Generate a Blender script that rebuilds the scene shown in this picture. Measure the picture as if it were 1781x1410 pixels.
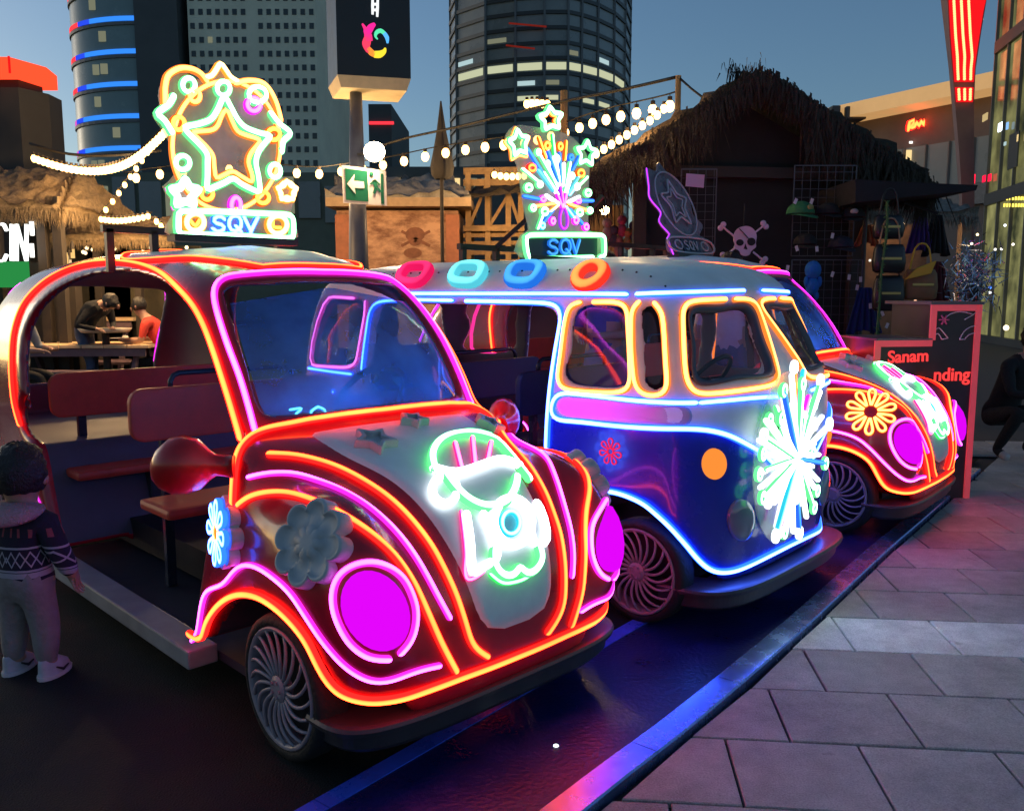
import bpy, bmesh, math, random
import numpy as np
from mathutils import Vector, Matrix
from mathutils.bvhtree import BVHTree

for _o in list(bpy.data.objects):
    bpy.data.objects.remove(_o)
SC = bpy.context.scene
COL = SC.collection
R = math.radians
PI = math.pi

# ------------------------------------------------------------------ camera
FPX, HOR, CAMH = 1520.0, 508.0, 1.45           # focal length and horizon of the 1781x1410 photograph
PITCH = math.atan((705 - HOR) / FPX)
cam_d = bpy.data.cameras.new('camera')
cam_d.sensor_width = 36.0
cam_d.lens = 36.0 * FPX / 1781.0
cam_d.clip_start = 0.05
cam_d.clip_end = 2000.0
cam = bpy.data.objects.new('camera', cam_d)
cam.location = (0, 0, CAMH)
cam.rotation_euler = (PI / 2 - PITCH, 0, 0)
COL.objects.link(cam)
SC.camera = cam

# ------------------------------------------------------------------ dusk sky, weak soft sun, exposure
world = bpy.data.worlds.new('World')
SC.world = world
world.use_nodes = True
_n = world.node_tree.nodes
_bg = _n['Background']
_sky = _n.new('ShaderNodeTexSky')
_sky.sky_type = 'NISHITA'
_sky.sun_disc = False
_sky.sun_elevation = R(8.0)
_sky.sun_rotation = R(300)
_sky.air_density = 1.0
_sky.dust_density = 0.9
_sky.ozone_density = 3.2
world.node_tree.links.new(_sky.outputs['Color'], _bg.inputs['Color'])
_bg.inputs['Strength'].default_value = 0.102
sun_d = bpy.data.lights.new('sun', 'SUN')
sun_d.energy = 0.05
sun_d.angle = R(12)
sun_d.color = (1.0, 0.86, 0.72)
sun = bpy.data.objects.new('sun', sun_d)
sun.rotation_euler = (R(82), 0, R(180 - 300))
COL.objects.link(sun)
SC.view_settings.view_transform = 'Standard'
SC.view_settings.look = 'None'
SC.view_settings.gamma = 1.0
SC.view_settings.exposure = 0.4
SC.view_settings.use_curve_mapping = False
SC.render.engine = 'CYCLES'
SC.cycles.use_denoising = True
SC.cycles.max_bounces = 8
SC.cycles.diffuse_bounces = 3
SC.cycles.transparent_max_bounces = 16
SC.cycles.sample_clamp_indirect = 4.0
SC.cycles.caustics_reflective = False
SC.cycles.caustics_refractive = False

# ------------------------------------------------------------------ measuring helpers (photo pixel -> place in the world)
_c, _s = math.cos(PITCH), math.sin(PITCH)
EYE = np.array([0.0, 0.0, CAMH])
def ray(x, y):
    a = (x - 890.5) / FPX
    b = (705 - y) / FPX
    return np.array([a, _c + b * _s, -_s + b * _c])
def U(x, y, Y):
    d = ray(x, y)
    return EYE + d * (Y / d[1])
def G(x, y, z=0.0):
    d = ray(x, y)
    return EYE + d * ((z - CAMH) / d[2])
class Frame:
    """local car frame: x forward, y to its left, z up"""
    def __init__(s, O, ang, sc=1.0):
        a = R(ang)
        s.ang, s.sc = a, sc
        s.O = np.array([O[0], O[1], 0.0])
        s.M = np.array([[math.cos(a), -math.sin(a), 0], [math.sin(a), math.cos(a), 0], [0, 0, 1.0]])
    def loc(s, X): return (np.asarray(X, float) - s.O) @ s.M
    def wld(s, L): return np.asarray(L, float) @ s.M.T + s.O
    def ray(s, x, y): return s.loc(EYE), ray(x, y) @ s.M
    def plane(s, x, y, axis, val):
        C, d = s.ray(x, y)
        return C + d * ((val - C[axis]) / d[axis])

# ------------------------------------------------------------------ object helpers
def tag(o, label=None, cat=None, group=None, kind=None):
    if label: o['label'] = label
    if cat: o['category'] = cat
    if group: o['group'] = group
    if kind: o['kind'] = kind
    return o
def thing(name, loc=(0, 0, 0), rz=0.0, label=None, cat=None, group=None):
    o = bpy.data.objects.new(name, None)
    o.empty_display_size = 0.1
    o.location = Vector([float(v) for v in loc])
    o.rotation_euler = (0, 0, rz)
    COL.objects.link(o)
    return tag(o, label, cat, group)
def link(name, me, parent=None, m=None):
    o = bpy.data.objects.new(name, me)
    COL.objects.link(o)
    if parent is not None: o.parent = parent
    if m is not None:
        ms = m if isinstance(m, (list, tuple)) else [m]
        if not len(me.materials):
            for q in ms: me.materials.append(q)
    return o
def kids(o): return [c for c in bpy.data.objects if c.parent is o]
def copy_tree(o, parent=None, childmap=None):
    if childmap is None:
        childmap = {}
        for c in bpy.data.objects:
            if c.parent: childmap.setdefault(c.parent.name, []).append(c)
    n = o.copy()
    COL.objects.link(n)
    n.parent = parent
    for c in childmap.get(o.name, []): copy_tree(c, n, childmap)
    return n
class MB:
    """collects simple solids, then links them as one mesh object"""
    def __init__(s): s.v, s.f, s.mi = [], [], []
    def add(s, vs, fs, mi=0):
        b = len(s.v)
        s.v += [tuple(map(float, p)) for p in vs]
        s.f += [tuple(b + i for i in f) for f in fs]
        s.mi += [mi] * len(fs)
        return s
    def box(s, lo, hi, mi=0, M=None):
        x0, y0, z0 = lo; x1, y1, z1 = hi
        vs = [(x0,y0,z0),(x1,y0,z0),(x1,y1,z0),(x0,y1,z0),(x0,y0,z1),(x1,y0,z1),(x1,y1,z1),(x0,y1,z1)]
        if M is not None: vs = [M @ Vector(p) for p in vs]
        return s.add(vs, [(0,3,2,1),(4,5,6,7),(0,1,5,4),(1,2,6,5),(2,3,7,6),(3,0,4,7)], mi)
    def bar(s, a, b, w, h=None, mi=0, up=(0,0,1)):
        """square bar from a to b"""
        a, b = Vector([float(q) for q in a]), Vector([float(q) for q in b])
        h = h or w
        t = (b - a).normalized(); u = Vector(up)
        if abs(t.dot(u)) > 0.98: u = Vector((1, 0, 0))
        p = t.cross(u).normalized() * w / 2; q = p.cross(t).normalized() * h / 2
        vs = [a-p-q, a+p-q, a+p+q, a-p+q, b-p-q, b+p-q, b+p+q, b-p+q]
        return s.add(vs, [(0,3,2,1),(4,5,6,7),(0,1,5,4),(1,2,6,5),(2,3,7,6),(3,0,4,7)], mi)
    def tube(s, pts, r, n=8, mi=0, cap=True, closed=False):
        pts = [Vector([float(q) for q in p]) for p in pts]
        rs = r if isinstance(r, (list, tuple)) else [r] * len(pts)
        vs, fs, m = [], [], len(pts)
        u = None
        for i, p in enumerate(pts):
            if closed: t = pts[(i+1) % m] - pts[i-1]
            else: t = pts[min(i+1, m-1)] - pts[max(i-1, 0)]
            if t.length < 1e-9: t = Vector((0, 0, 1))
            t.normalize()
            if u is None:
                u = t.orthogonal().normalized()
            u = (u - t * u.dot(t)).normalized(); w = t.cross(u)
            for k in range(n):
                a = 2 * PI * k / n
                vs.append(p + (u * math.cos(a) + w * math.sin(a)) * rs[i])
        for i in range(m if closed else m - 1):
            j = (i + 1) % m
            for k in range(n):
                l = (k + 1) % n
                fs.append((i*n+k, i*n+l, j*n+l, j*n+k))
        if cap and not closed:
            fs.append(tuple(reversed(range(n)))); fs.append(tuple(range((m-1)*n, m*n)))
        return s.add(vs, fs, mi)
    def prism(s, poly, d, mi=0, M=None):
        """poly: list of 3D points in a plane (counter clockwise seen against d), extruded by vector d"""
        n = len(poly); d = Vector([float(q) for q in d])
        a = [Vector([float(q) for q in p]) for p in poly]
        vs = a + [p + d for p in a]
        if M is not None: vs = [M @ p for p in vs]
        return s.add(vs, [tuple(reversed(range(n))), tuple(range(n, 2*n))] + [(i, (i+1) % n, n+(i+1) % n, n+i) for i in range(n)], mi)
    def ball(s, c, r, nu=10, nv=7, mi=0, M=None):
        rx, ry, rz = r if isinstance(r, (list, tuple)) else (r, r, r)
        c = Vector([float(q) for q in c])
        vs = [Vector((0, 0, rz))]
        for j in range(1, nv):
            th = PI * j / nv
            for i in range(nu):
                ph = 2 * PI * i / nu
                vs.append(Vector((rx*math.sin(th)*math.cos(ph), ry*math.sin(th)*math.sin(ph), rz*math.cos(th))))
        vs.append(Vector((0, 0, -rz)))
        if M is not None: vs = [M @ p for p in vs]
        vs = [p + c for p in vs]
        fs = [(0, 1+i, 1+(i+1) % nu) for i in range(nu)]
        for j in range(nv-2):
            for i in range(nu):
                a = 1+j*nu+i; b = 1+j*nu+(i+1) % nu
                fs.append((a, a+nu, b+nu, b))
        e = len(vs)-1; o = 1+(nv-2)*nu
        fs += [(o+i, e, o+(i+1) % nu) for i in range(nu)]
        return s.add(vs, fs, mi)
    def mesh(s, name, smooth=False):
        me = bpy.data.meshes.new(name)
        me.from_pydata(s.v, [], s.f)
        if any(s.mi): me.polygons.foreach_set('material_index', s.mi)
        if smooth: me.polygons.foreach_set('use_smooth', [True] * len(s.f))
        me.update()
        return me
    def build(s, name, m, parent=None, smooth=False, bevel=0.0):
        me = s.mesh(name, smooth)
        if bevel:
            bm = bmesh.new(); bm.from_mesh(me)
            bmesh.ops.remove_doubles(bm, verts=bm.verts, dist=1e-5)
            es = [e for e in bm.edges if len(e.link_faces) == 2 and e.calc_face_angle(0) > 0.6]
            bmesh.ops.bevel(bm, geom=es, offset=bevel, segments=2, profile=0.6, affect='EDGES')
            bm.to_mesh(me); bm.free()
        return link(name, me, parent, m)
def mesh_of(verts, faces, name='mesh', smooth=True):
    me = bpy.data.meshes.new(name)
    me.from_pydata([tuple(map(float, v)) for v in verts], [], [tuple(map(int, f)) for f in faces])
    if smooth: me.polygons.foreach_set('use_smooth', [True] * len(me.polygons))
    me.update()
    return me

# ------------------------------------------------------------------ materials
MATS = {}
def mat(name, col, rough=0.5, metal=0.0, var=0.0, scale=8.0, bump=0.0, bscale=40.0, coat=0.0, spec=0.5, detail=5.0):
    if name in MATS: return MATS[name]
    m = bpy.data.materials.new(name); m.use_nodes = True
    nt = m.node_tree; N = nt.nodes; L = nt.links
    p = N['Principled BSDF']
    p.inputs['Base Color'].default_value = (*col, 1)
    p.inputs['Roughness'].default_value = rough
    p.inputs['Metallic'].default_value = metal
    p.inputs['Coat Weight'].default_value = coat
    p.inputs['Coat Roughness'].default_value = 0.08
    p.inputs['Specular IOR Level'].default_value = spec
    tc = N.new('ShaderNodeTexCoord')
    if var:
        no = N.new('ShaderNodeTexNoise'); no.inputs['Scale'].default_value = scale; no.inputs['Detail'].default_value = detail
        no.inputs['Roughness'].default_value = 0.65
        L.new(tc.outputs['Object'], no.inputs['Vector'])
        mr = N.new('ShaderNodeMapRange'); mr.inputs['From Min'].default_value = 0.3; mr.inputs['From Max'].default_value = 0.7
        mr.inputs['To Min'].default_value = 1 - var; mr.inputs['To Max'].default_value = 1 + var
        L.new(no.outputs['Fac'], mr.inputs['Value'])
        mx = N.new('ShaderNodeVectorMath'); mx.operation = 'SCALE'
        mx.inputs[0].default_value = col
        L.new(mr.outputs['Result'], mx.inputs['Scale'])
        L.new(mx.outputs['Vector'], p.inputs['Base Color'])
        mr2 = N.new('ShaderNodeMapRange'); mr2.inputs['From Min'].default_value = 0.3; mr2.inputs['From Max'].default_value = 0.7
        mr2.inputs['To Min'].default_value = max(0, rough - 0.12 * min(1, var * 3)); mr2.inputs['To Max'].default_value = min(1, rough + 0.12 * min(1, var * 3))
        L.new(no.outputs['Fac'], mr2.inputs['Value']); L.new(mr2.outputs['Result'], p.inputs['Roughness'])
    if bump:
        nb = N.new('ShaderNodeTexNoise'); nb.inputs['Scale'].default_value = bscale; nb.inputs['Detail'].default_value = 4
        L.new(tc.outputs['Object'], nb.inputs['Vector'])
        b = N.new('ShaderNodeBump'); b.inputs['Strength'].default_value = bump; b.inputs['Distance'].default_value = 0.02
        L.new(nb.outputs['Fac'], b.inputs['Height']); L.new(b.outputs['Normal'], p.inputs['Normal'])
    MATS[name] = m
    return m
def emat(name, col, strength):
    """plain lamp surface"""
    if name in MATS: return MATS[name]
    m = bpy.data.materials.new(name); m.use_nodes = True
    nt = m.node_tree; N = nt.nodes
    N.remove(N['Principled BSDF'])
    e = N.new('ShaderNodeEmission'); e.inputs['Color'].default_value = (*col, 1); e.inputs['Strength'].default_value = strength
    nt.links.new(e.outputs['Emission'], N['Material Output'].inputs['Surface'])
    MATS[name] = m
    return m
def neon_mat(name, col, core, edge, ecol=None):
    """light tube: strongest along its crown, weaker and deeper in colour down its flanks"""
    if name in MATS: return MATS[name]
    m = bpy.data.materials.new('neon_' + name); m.use_nodes = True
    nt = m.node_tree; N = nt.nodes; L = nt.links
    N.remove(N['Principled BSDF'])
    e = N.new('ShaderNodeEmission')
    a = N.new('ShaderNodeAttribute'); a.attribute_name = 'core'
    mr = N.new('ShaderNodeMapRange'); mr.interpolation_type = 'SMOOTHSTEP'
    mr.inputs['From Min'].default_value = 0.58; mr.inputs['From Max'].default_value = 0.97
    L.new(a.outputs['Fac'], mr.inputs['Value'])
    mx = N.new('ShaderNodeMix'); mx.data_type = 'RGBA'
    ec = ecol or col
    mx.inputs[6].default_value = (*[c*edge for c in ec], 1); mx.inputs[7].default_value = (*[c*core for c in col], 1)
    L.new(mr.outputs['Result'], mx.inputs[0]); L.new(mx.outputs[2], e.inputs['Color'])
    no = N.new('ShaderNodeTexNoise'); no.inputs['Scale'].default_value = 3.0; no.inputs['Detail'].default_value = 2
    tc = N.new('ShaderNodeTexCoord'); L.new(tc.outputs['Object'], no.inputs['Vector'])
    mv = N.new('ShaderNodeMapRange'); mv.inputs['From Min'].default_value = 0.3; mv.inputs['From Max'].default_value = 0.7
    mv.inputs['To Min'].default_value = 0.8; mv.inputs['To Max'].default_value = 1.15
    L.new(no.outputs['Fac'], mv.inputs['Value'])
    L.new(mv.outputs['Result'], e.inputs['Strength'])
    L.new(e.outputs['Emission'], N['Material Output'].inputs['Surface'])
    MATS[name] = m
    return m
NEON = {
    'red': neon_mat('red', (1.0, 0.050, 0.009), 14.0, 2.6, (1.0, .010, .008)),
    'magenta': neon_mat('magenta', (0.95, 0.085, 1.0), 6.0, 1.3, (.9, .02, .75)),
    'blue': neon_mat('blue', (0.055, 0.14, 1.0), 15.0, 3.0, (.012, .08, 1.0)),
    'yellow': neon_mat('yellow', (1.0, 0.30, 0.06), 6.5, 1.2, (1.0, .20, .025)),
    'green': neon_mat('green', (0.14, 1.0, 0.26), 7.0, 1.0, (.05, 1.0, .15)),
    'pink': neon_mat('pink', (1.0, 0.13, 0.45), 4.5, 1.1, (1.0, .03, .3)),
    'orange': neon_mat('orange', (1.0, 0.24, 0.03), 6.5, 1.0, (1.0, .12, .01)),
    'white': neon_mat('white', (0.80, 0.9, 1.0), 6.0, 1.6),
    'cyan': neon_mat('cyan', (0.16, 0.8, 1.0), 5.0, 1.0, (.03, .6, .8)),
    'azure': neon_mat('azure', (0.03, 0.16, 1.0), 3.2, 0.9),
    'violet': neon_mat('violet', (0.45, 0.04, 1.0), 2.2, 0.7),
    'white_green': neon_mat('white_green', (0.35, 1.0, 0.5), 7.0, 1.3, (.12, 1.0, .25)),
    'white_orange': neon_mat('white_orange', (1.0, .62, .22), 5.0, 1.2, (1.0, .3, .03)),
    'ring_pink': neon_mat('ring_pink', (1.0, 0.03, 0.16), 1.25, 0.8, (.9, .01, .12)),
    'ring_cyan': neon_mat('ring_cyan', (0.20, 0.9, 0.95), 1.3, 0.8, (.1, .65, .8)),
    'ring_blue': neon_mat('ring_blue', (0.08, 0.45, 1.0), 1.1, 0.8, (.02, .2, .9)),
    'ring_orange': neon_mat('ring_orange', (1.0, 0.22, 0.05), 2.0, 0.9, (1.0, .04, .02)),
}
# ------------------------------------------------------------------ curves and light tubes
def dense(pts, step=8.0, closed=False):
    """Catmull-Rom through traced points"""
    P = np.asarray(pts, float); n = len(P)
    if n == 2 and not closed:
        k = max(2, int(np.linalg.norm(P[1]-P[0]) / step))
        return [P[0] + (P[1]-P[0]) * t / k for t in range(k+1)]
    out = []
    for i in range(n if closed else n-1):
        a, b, c, d = (P[(i-1) % n], P[i], P[(i+1) % n], P[(i+2) % n]) if closed else (P[max(i-1, 0)], P[i], P[i+1], P[min(i+2, n-1)])
        k = max(1, int(np.linalg.norm(c-b) / step + 0.5))
        for j in range(k):
            t = j / k
            out.append(0.5*((2*b) + (-a+c)*t + (2*a-5*b+4*c-d)*t*t + (-a+3*b-3*c+d)*t**3))
    if not closed: out.append(P[-1])
    return out
def neon(pts, nrm, r, color, parent, name='neon_tube', closed=False, n=10, lift=0.5):
    P = np.asarray(pts, float); Nn = np.asarray(nrm, float)
    if Nn.ndim == 1: Nn = np.tile(Nn, (len(P), 1))
    m = len(P)
    P = P + Nn * r * lift
    T = (np.roll(P, -1, 0) - np.roll(P, 1, 0)) if closed else np.gradient(P, axis=0)
    T /= np.linalg.norm(T, axis=1)[:, None] + 1e-12
    Nn = Nn - T * (Nn*T).sum(1)[:, None]; Nn /= np.linalg.norm(Nn, axis=1)[:, None] + 1e-12
    Bn = np.cross(T, Nn)
    rows, rad = list(range(m)), [r]*m
    cen = [P[i] for i in rows]; idx = rows[:]
    if not closed:
        cen = [P[0]-T[0]*r*0.95, P[0]-T[0]*r*0.6] + cen + [P[-1]+T[-1]*r*0.6, P[-1]+T[-1]*r*0.95]
        idx = [0, 0] + idx + [m-1, m-1]
        rad = [r*0.3, r*0.8] + rad + [r*0.8, r*0.3]
    V, C = [], []
    ang = [PI/2 + 2*PI*k/n for k in range(n)]
    for c0, i, q in zip(cen, idx, rad):
        for a in ang:
            V.append(c0 + (Bn[i]*math.cos(a) + Nn[i]*math.sin(a))*q); C.append(max(0.0, math.sin(a)))
    F = []; k = len(cen)
    for i in range(k if closed else k-1):
        j = (i+1) % k
        for a in range(n): F.append((i*n+a, i*n+(a+1) % n, j*n+(a+1) % n, j*n+a))
    if not closed:
        F.append(tuple(reversed(range(n)))); F.append(tuple(range((k-1)*n, k*n)))
    me = mesh_of(V, F, name)
    at = me.attributes.new('core', 'FLOAT', 'POINT'); at.data.foreach_set('value', C)
    return link(name, me, parent, NEON[color])

# ------------------------------------------------------------------ implicit solids for the moulded car bodies
def spl(xs, ys):
    """monotone cubic through knots, returns a function"""
    xs, ys = np.asarray(xs, float), np.asarray(ys, float)
    h = np.diff(xs); d = np.diff(ys)/h
    m = np.zeros(len(xs)); m[0], m[-1] = d[0], d[-1]
    for i in range(1, len(xs)-1):
        if d[i-1]*d[i] > 0:
            w1, w2 = 2*h[i]+h[i-1], h[i]+2*h[i-1]
            m[i] = (w1+w2)/(w1/d[i-1]+w2/d[i])
    def f(q):
        q = np.clip(np.asarray(q, float), xs[0], xs[-1])
        i = np.clip(np.searchsorted(xs, q)-1, 0, len(xs)-2)
        t = (q-xs[i])/h[i]
        return ((1+2*t)*(1-t)**2*ys[i] + t*(1-t)**2*h[i]*m[i] + t*t*(3-2*t)*ys[i+1] + t*t*(t-1)*h[i]*m[i+1])
    return f
def smin(a, b, k):
    h = np.clip(0.5+0.5*(b-a)/k, 0, 1)
    return b*(1-h)+a*h - k*h*(1-h)
def poly_sd(px, py, poly):
    """signed distance to a polygon (negative inside)"""
    P = np.asarray(poly, float); d = np.full(px.shape, 1e9); ins = np.zeros(px.shape, bool)
    for i in range(len(P)):
        a, b = P[i], P[(i+1) % len(P)]
        e = b-a; wx, wy = px-a[0], py-a[1]
        t = np.clip((wx*e[0]+wy*e[1])/(e@e+1e-12), 0, 1)
        d = np.minimum(d, (wx-e[0]*t)**2+(wy-e[1]*t)**2)
        c = (a[1] <= py) != (b[1] <= py)
        with np.errstate(divide='ignore', invalid='ignore'):
            xi = a[0] + (py-a[1])*e[0]/(e[1] if abs(e[1]) > 1e-12 else 1e-12)
        ins ^= c & (px < xi)
    d = np.sqrt(d)
    return np.where(ins, -d, d)
def unit_dist(F, h):
    g = np.gradient(F, h)
    return F/np.maximum(np.sqrt(g[0]**2+g[1]**2+g[2]**2), 1e-3)
def surface_nets(F, org, h):
    S = F < 0
    nx, ny, nz = F.shape
    cs = [(i, j, k) for i in (0, 1) for j in (0, 1) for k in (0, 1)]
    sl = lambda A, c: A[c[0]:nx-1+c[0], c[1]:ny-1+c[1], c[2]:nz-1+c[2]]
    cnt = sum(sl(S, c).astype(np.int8) for c in cs)
    act = (cnt > 0) & (cnt < 8)
    I = np.argwhere(act)
    idx = -np.ones(act.shape, np.int64); idx[act] = np.arange(len(I))
    pos = np.zeros((len(I), 3)); num = np.zeros(len(I))
    for a in cs:
        for ax in range(3):
            if a[ax]: continue
            b = list(a); b[ax] = 1
            fa = F[I[:,0]+a[0], I[:,1]+a[1], I[:,2]+a[2]]; fb = F[I[:,0]+b[0], I[:,1]+b[1], I[:,2]+b[2]]
            x = (fa < 0) != (fb < 0)
            t = np.where(x, fa/np.where(x, fa-fb, 1), 0)
            p = np.tile(np.array(a, float), (len(I), 1)); p[:, ax] += t
            pos += p*x[:, None]; num += x
    V = (I + pos/num[:, None])*h + org
    Q = []
    for ax in range(3):
        a0, a1 = [(1, 2), (2, 0), (0, 1)][ax]
        A = np.moveaxis(S, (ax, a0, a1), (0, 1, 2)); D = np.moveaxis(idx, (ax, a0, a1), (0, 1, 2))
        c = A[:-1, 1:-1, 1:-1] != A[1:, 1:-1, 1:-1]
        E = np.argwhere(c)
        if not len(E): continue
        i, j, k = E[:,0], E[:,1]+1, E[:,2]+1
        q = np.stack([D[i, j-1, k-1], D[i, j, k-1], D[i, j, k], D[i, j-1, k]], 1)
        flip = ~A[i, j, k]
        q[flip] = q[flip][:, ::-1]
        Q.append(q)
    Q = np.concatenate(Q); Q = Q[(Q >= 0).all(1)]
    return V, Q
def soften(V, Q, it=2, w=0.5):
    e = np.concatenate([Q[:, [0, 1]], Q[:, [1, 2]], Q[:, [2, 3]], Q[:, [3, 0]]])
    for _ in range(it):
        s = np.zeros_like(V); c = np.zeros(len(V))
        for a, b in ((0, 1), (1, 0)):
            np.add.at(s, e[:, a], V[e[:, b]]); np.add.at(c, e[:, a], 1)
        V = V*(1-w) + w*s/np.maximum(c, 1)[:, None]
    return V
class Skin:
    """surface that traced lines are laid on"""
    def __init__(s, V, Q):
        s.t = BVHTree.FromPolygons([tuple(v) for v in V], [tuple(int(i) for i in q) for q in Q])
    def hit(s, C, d):
        p, n, i, t = s.t.ray_cast(Vector(C), Vector(d).normalized())
        if p is None: return None
        n = np.array(n); 
        if n @ np.asarray(d) > 0: n = -n
        return np.array(p), n
    def near(s, p):
        q, n, i, t = s.t.find_nearest(Vector([float(v) for v in p]))
        return np.array(q), np.array(n)
    def cast(s, fr, px, step=8.0, closed=False):
        P, N = [], []
        for x, y in dense(px, step, closed):
            C, d = fr.ray(x, y); r = s.hit(C, d)
            if r is None:
                continue
            P.append(r[0]); N.append(r[1])
        if len(P) < 2: print('no surface under', px[:2]); return np.zeros((0, 3)), np.zeros((0, 3))
        P, N = np.array(P), np.array(N)
        for _ in range(3):
            if len(P) > 4:
                if closed:
                    P = 0.5*P+0.25*(np.roll(P, 1, 0)+np.roll(P, -1, 0)); N = 0.5*N+0.25*(np.roll(N, 1, 0)+np.roll(N, -1, 0))
                else:
                    P[1:-1] = 0.5*P[1:-1]+0.25*(P[:-2]+P[2:]); N[1:-1] = 0.5*N[1:-1]+0.25*(N[:-2]+N[2:])
        N /= np.linalg.norm(N, axis=1)[:, None]
        return P, N
FL = np.array([1.0, -1.0, 1.0])
def halves(P, N):
    """keep the near half of a symmetrical line, add its mirror image"""
    k = P[:, 1] < -0.004
    i = len(P)
    for j in range(len(P)):
        if not k[j]: i = j; break
    A, B = P[:i], N[:i]
    return np.concatenate([A, A[::-1]*FL]), np.concatenate([B, B[::-1]*FL])
# ================================================================== GROUND
def sheet(name, poly, z, m, kind='structure'):
    b = MB(); b.add([(p[0], p[1], z) for p in poly], [tuple(range(len(poly)))])
    return tag(b.build(name, m), kind=kind)
def clip(poly, a, b):
    """keep the part of the 2D polygon to the right of the line a -> b"""
    out = []; d = (b[0]-a[0], b[1]-a[1])
    sd = lambda p: d[0]*(p[1]-a[1]) - d[1]*(p[0]-a[0])
    for i in range(len(poly)):
        p, q = poly[i], poly[(i+1) % len(poly)]; sp, sq = sd(p), sd(q)
        if sp <= 0: out.append(p)
        if (sp < 0) != (sq < 0) and abs(sp-sq) > 1e-9:
            t = sp/(sp-sq); out.append((p[0]+(q[0]-p[0])*t, p[1]+(q[1]-p[1])*t))
    return out
def offset_line(pts, o):
    P = np.array(pts); T = np.gradient(P, axis=0); T /= np.linalg.norm(T, axis=1)[:, None]
    return P + np.stack([T[:, 1], -T[:, 0]], 1)*o
M_ground = mat('far_ground', (.07, .065, .06), .8, var=.2, scale=1.2)
M_rfloor = mat('ride_floor_carpet', (.012, .018, .019), .78, var=.35, scale=5, bump=.5, bscale=140, spec=.15)
M_joint = mat('paving_joint', (.022, .021, .022), .9, var=.2)
M_kerb = mat('kerb_metal', (.34, .48, .98), .26, metal=.85, var=.16, scale=9)
sheet('ground', [(-400, -40), (400, -40), (400, 500), (-400, 500)], -.035, M_ground)
KERB = [(-2.2, -.85), (-1.2, .44), (-.4, 1.50), (.278, 2.356), (.617, 2.765), (1.231, 3.558), (2.054, 4.672), (2.664, 5.471), (3.4, 6.44), (4.2, 7.5)]
KL = offset_line(KERB, -.11); KR = offset_line(KERB, 0.0)
sheet('ride_floor', [tuple(p) for p in KL] + [(2.2, 8.4), (-3.6, 5.5), (-14, 5.2), (-14, -3), (-4, -3)], 0.0, M_rfloor)
# kerb laid in lengths
kerb = tag(thing('kerb', (0, 0, 0)), kind='structure')
dl = np.array(dense(KERB, .02)); L_ = np.r_[0, np.cumsum(np.linalg.norm(np.diff(dl, axis=0), axis=1))]
seg = .62; k = 0
while (k+1)*seg < L_[-1]:
    t0, t1 = k*seg+.002, (k+1)*seg-.002
    ts = np.linspace(t0, t1, 5)
    mid = np.stack([np.interp(ts, L_, dl[:, 0]), np.interp(ts, L_, dl[:, 1])], 1)
    A, B_ = offset_line(mid, -.108), offset_line(mid, -.004)
    V = []; Fc = []
    for (a, b) in zip(A, B_):
        q = a+(b-a)*.06; r = a+(b-a)*.94
        V += [(a[0], a[1], -.03), (a[0], a[1], .016), (q[0], q[1], .021), (r[0], r[1], .021), (b[0], b[1], .016), (b[0], b[1], -.03)]
    for i in range(4):
        for j in range(5): Fc.append((i*6+j, (i+1)*6+j, (i+1)*6+j+1, i*6+j+1))
    Fc += [tuple(range(6)), tuple(reversed(range(24, 30)))]
    Fc = [tuple(reversed(f)) for f in Fc]
    link('kerb_stone', mesh_of(V, Fc, 'kerb_stone', False), kerb, M_kerb); k += 1
# metal strip let into the floor, under the noses of the cars
ST = [(-2.0, .48), (-.542, 2.324), (.154, 3.197), (.497, 3.63), (1.6, 5.02), (3.0, 6.8)]
dS = dense(ST, .4); strip = tag(thing('floor_strip', (0, 0, 0)), kind='structure')
for i in range(len(dS)-1):
    a, b = np.array(dS[i]), np.array(dS[i+1]); t = (b-a)/np.linalg.norm(b-a); n_ = np.array([t[1], -t[0]])*.033
    a, b = a+t*.002, b-t*.002
    q = MB(); q.box((0, 0, 0), (1, 1, 1)); q.v = [(p[0], p[1], z) for z in (.001, .007) for p in (a-n_, a+n_, b+n_, b-n_)]
    q.build('strip_plate', mat('strip_blue_paint', (.05, .12, .80), .3, var=.25, scale=7), strip)
pp_ = [tuple(p) for p in offset_line(KERB, -.112)][1:9]; sheet('blue_wash_sheet', pp_ + [(2.55, 6.35), (1.6, 5.06), (.497, 3.665), (.13, 3.22), (-.57, 2.345), (-1.6, 1.05)], .0035, mat('blue_wash_navy', (.008, .016, .12), .34, var=.35, scale=3, bump=.2, bscale=60))  # navy sheet: the blue light wash put into the floor colour
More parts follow.
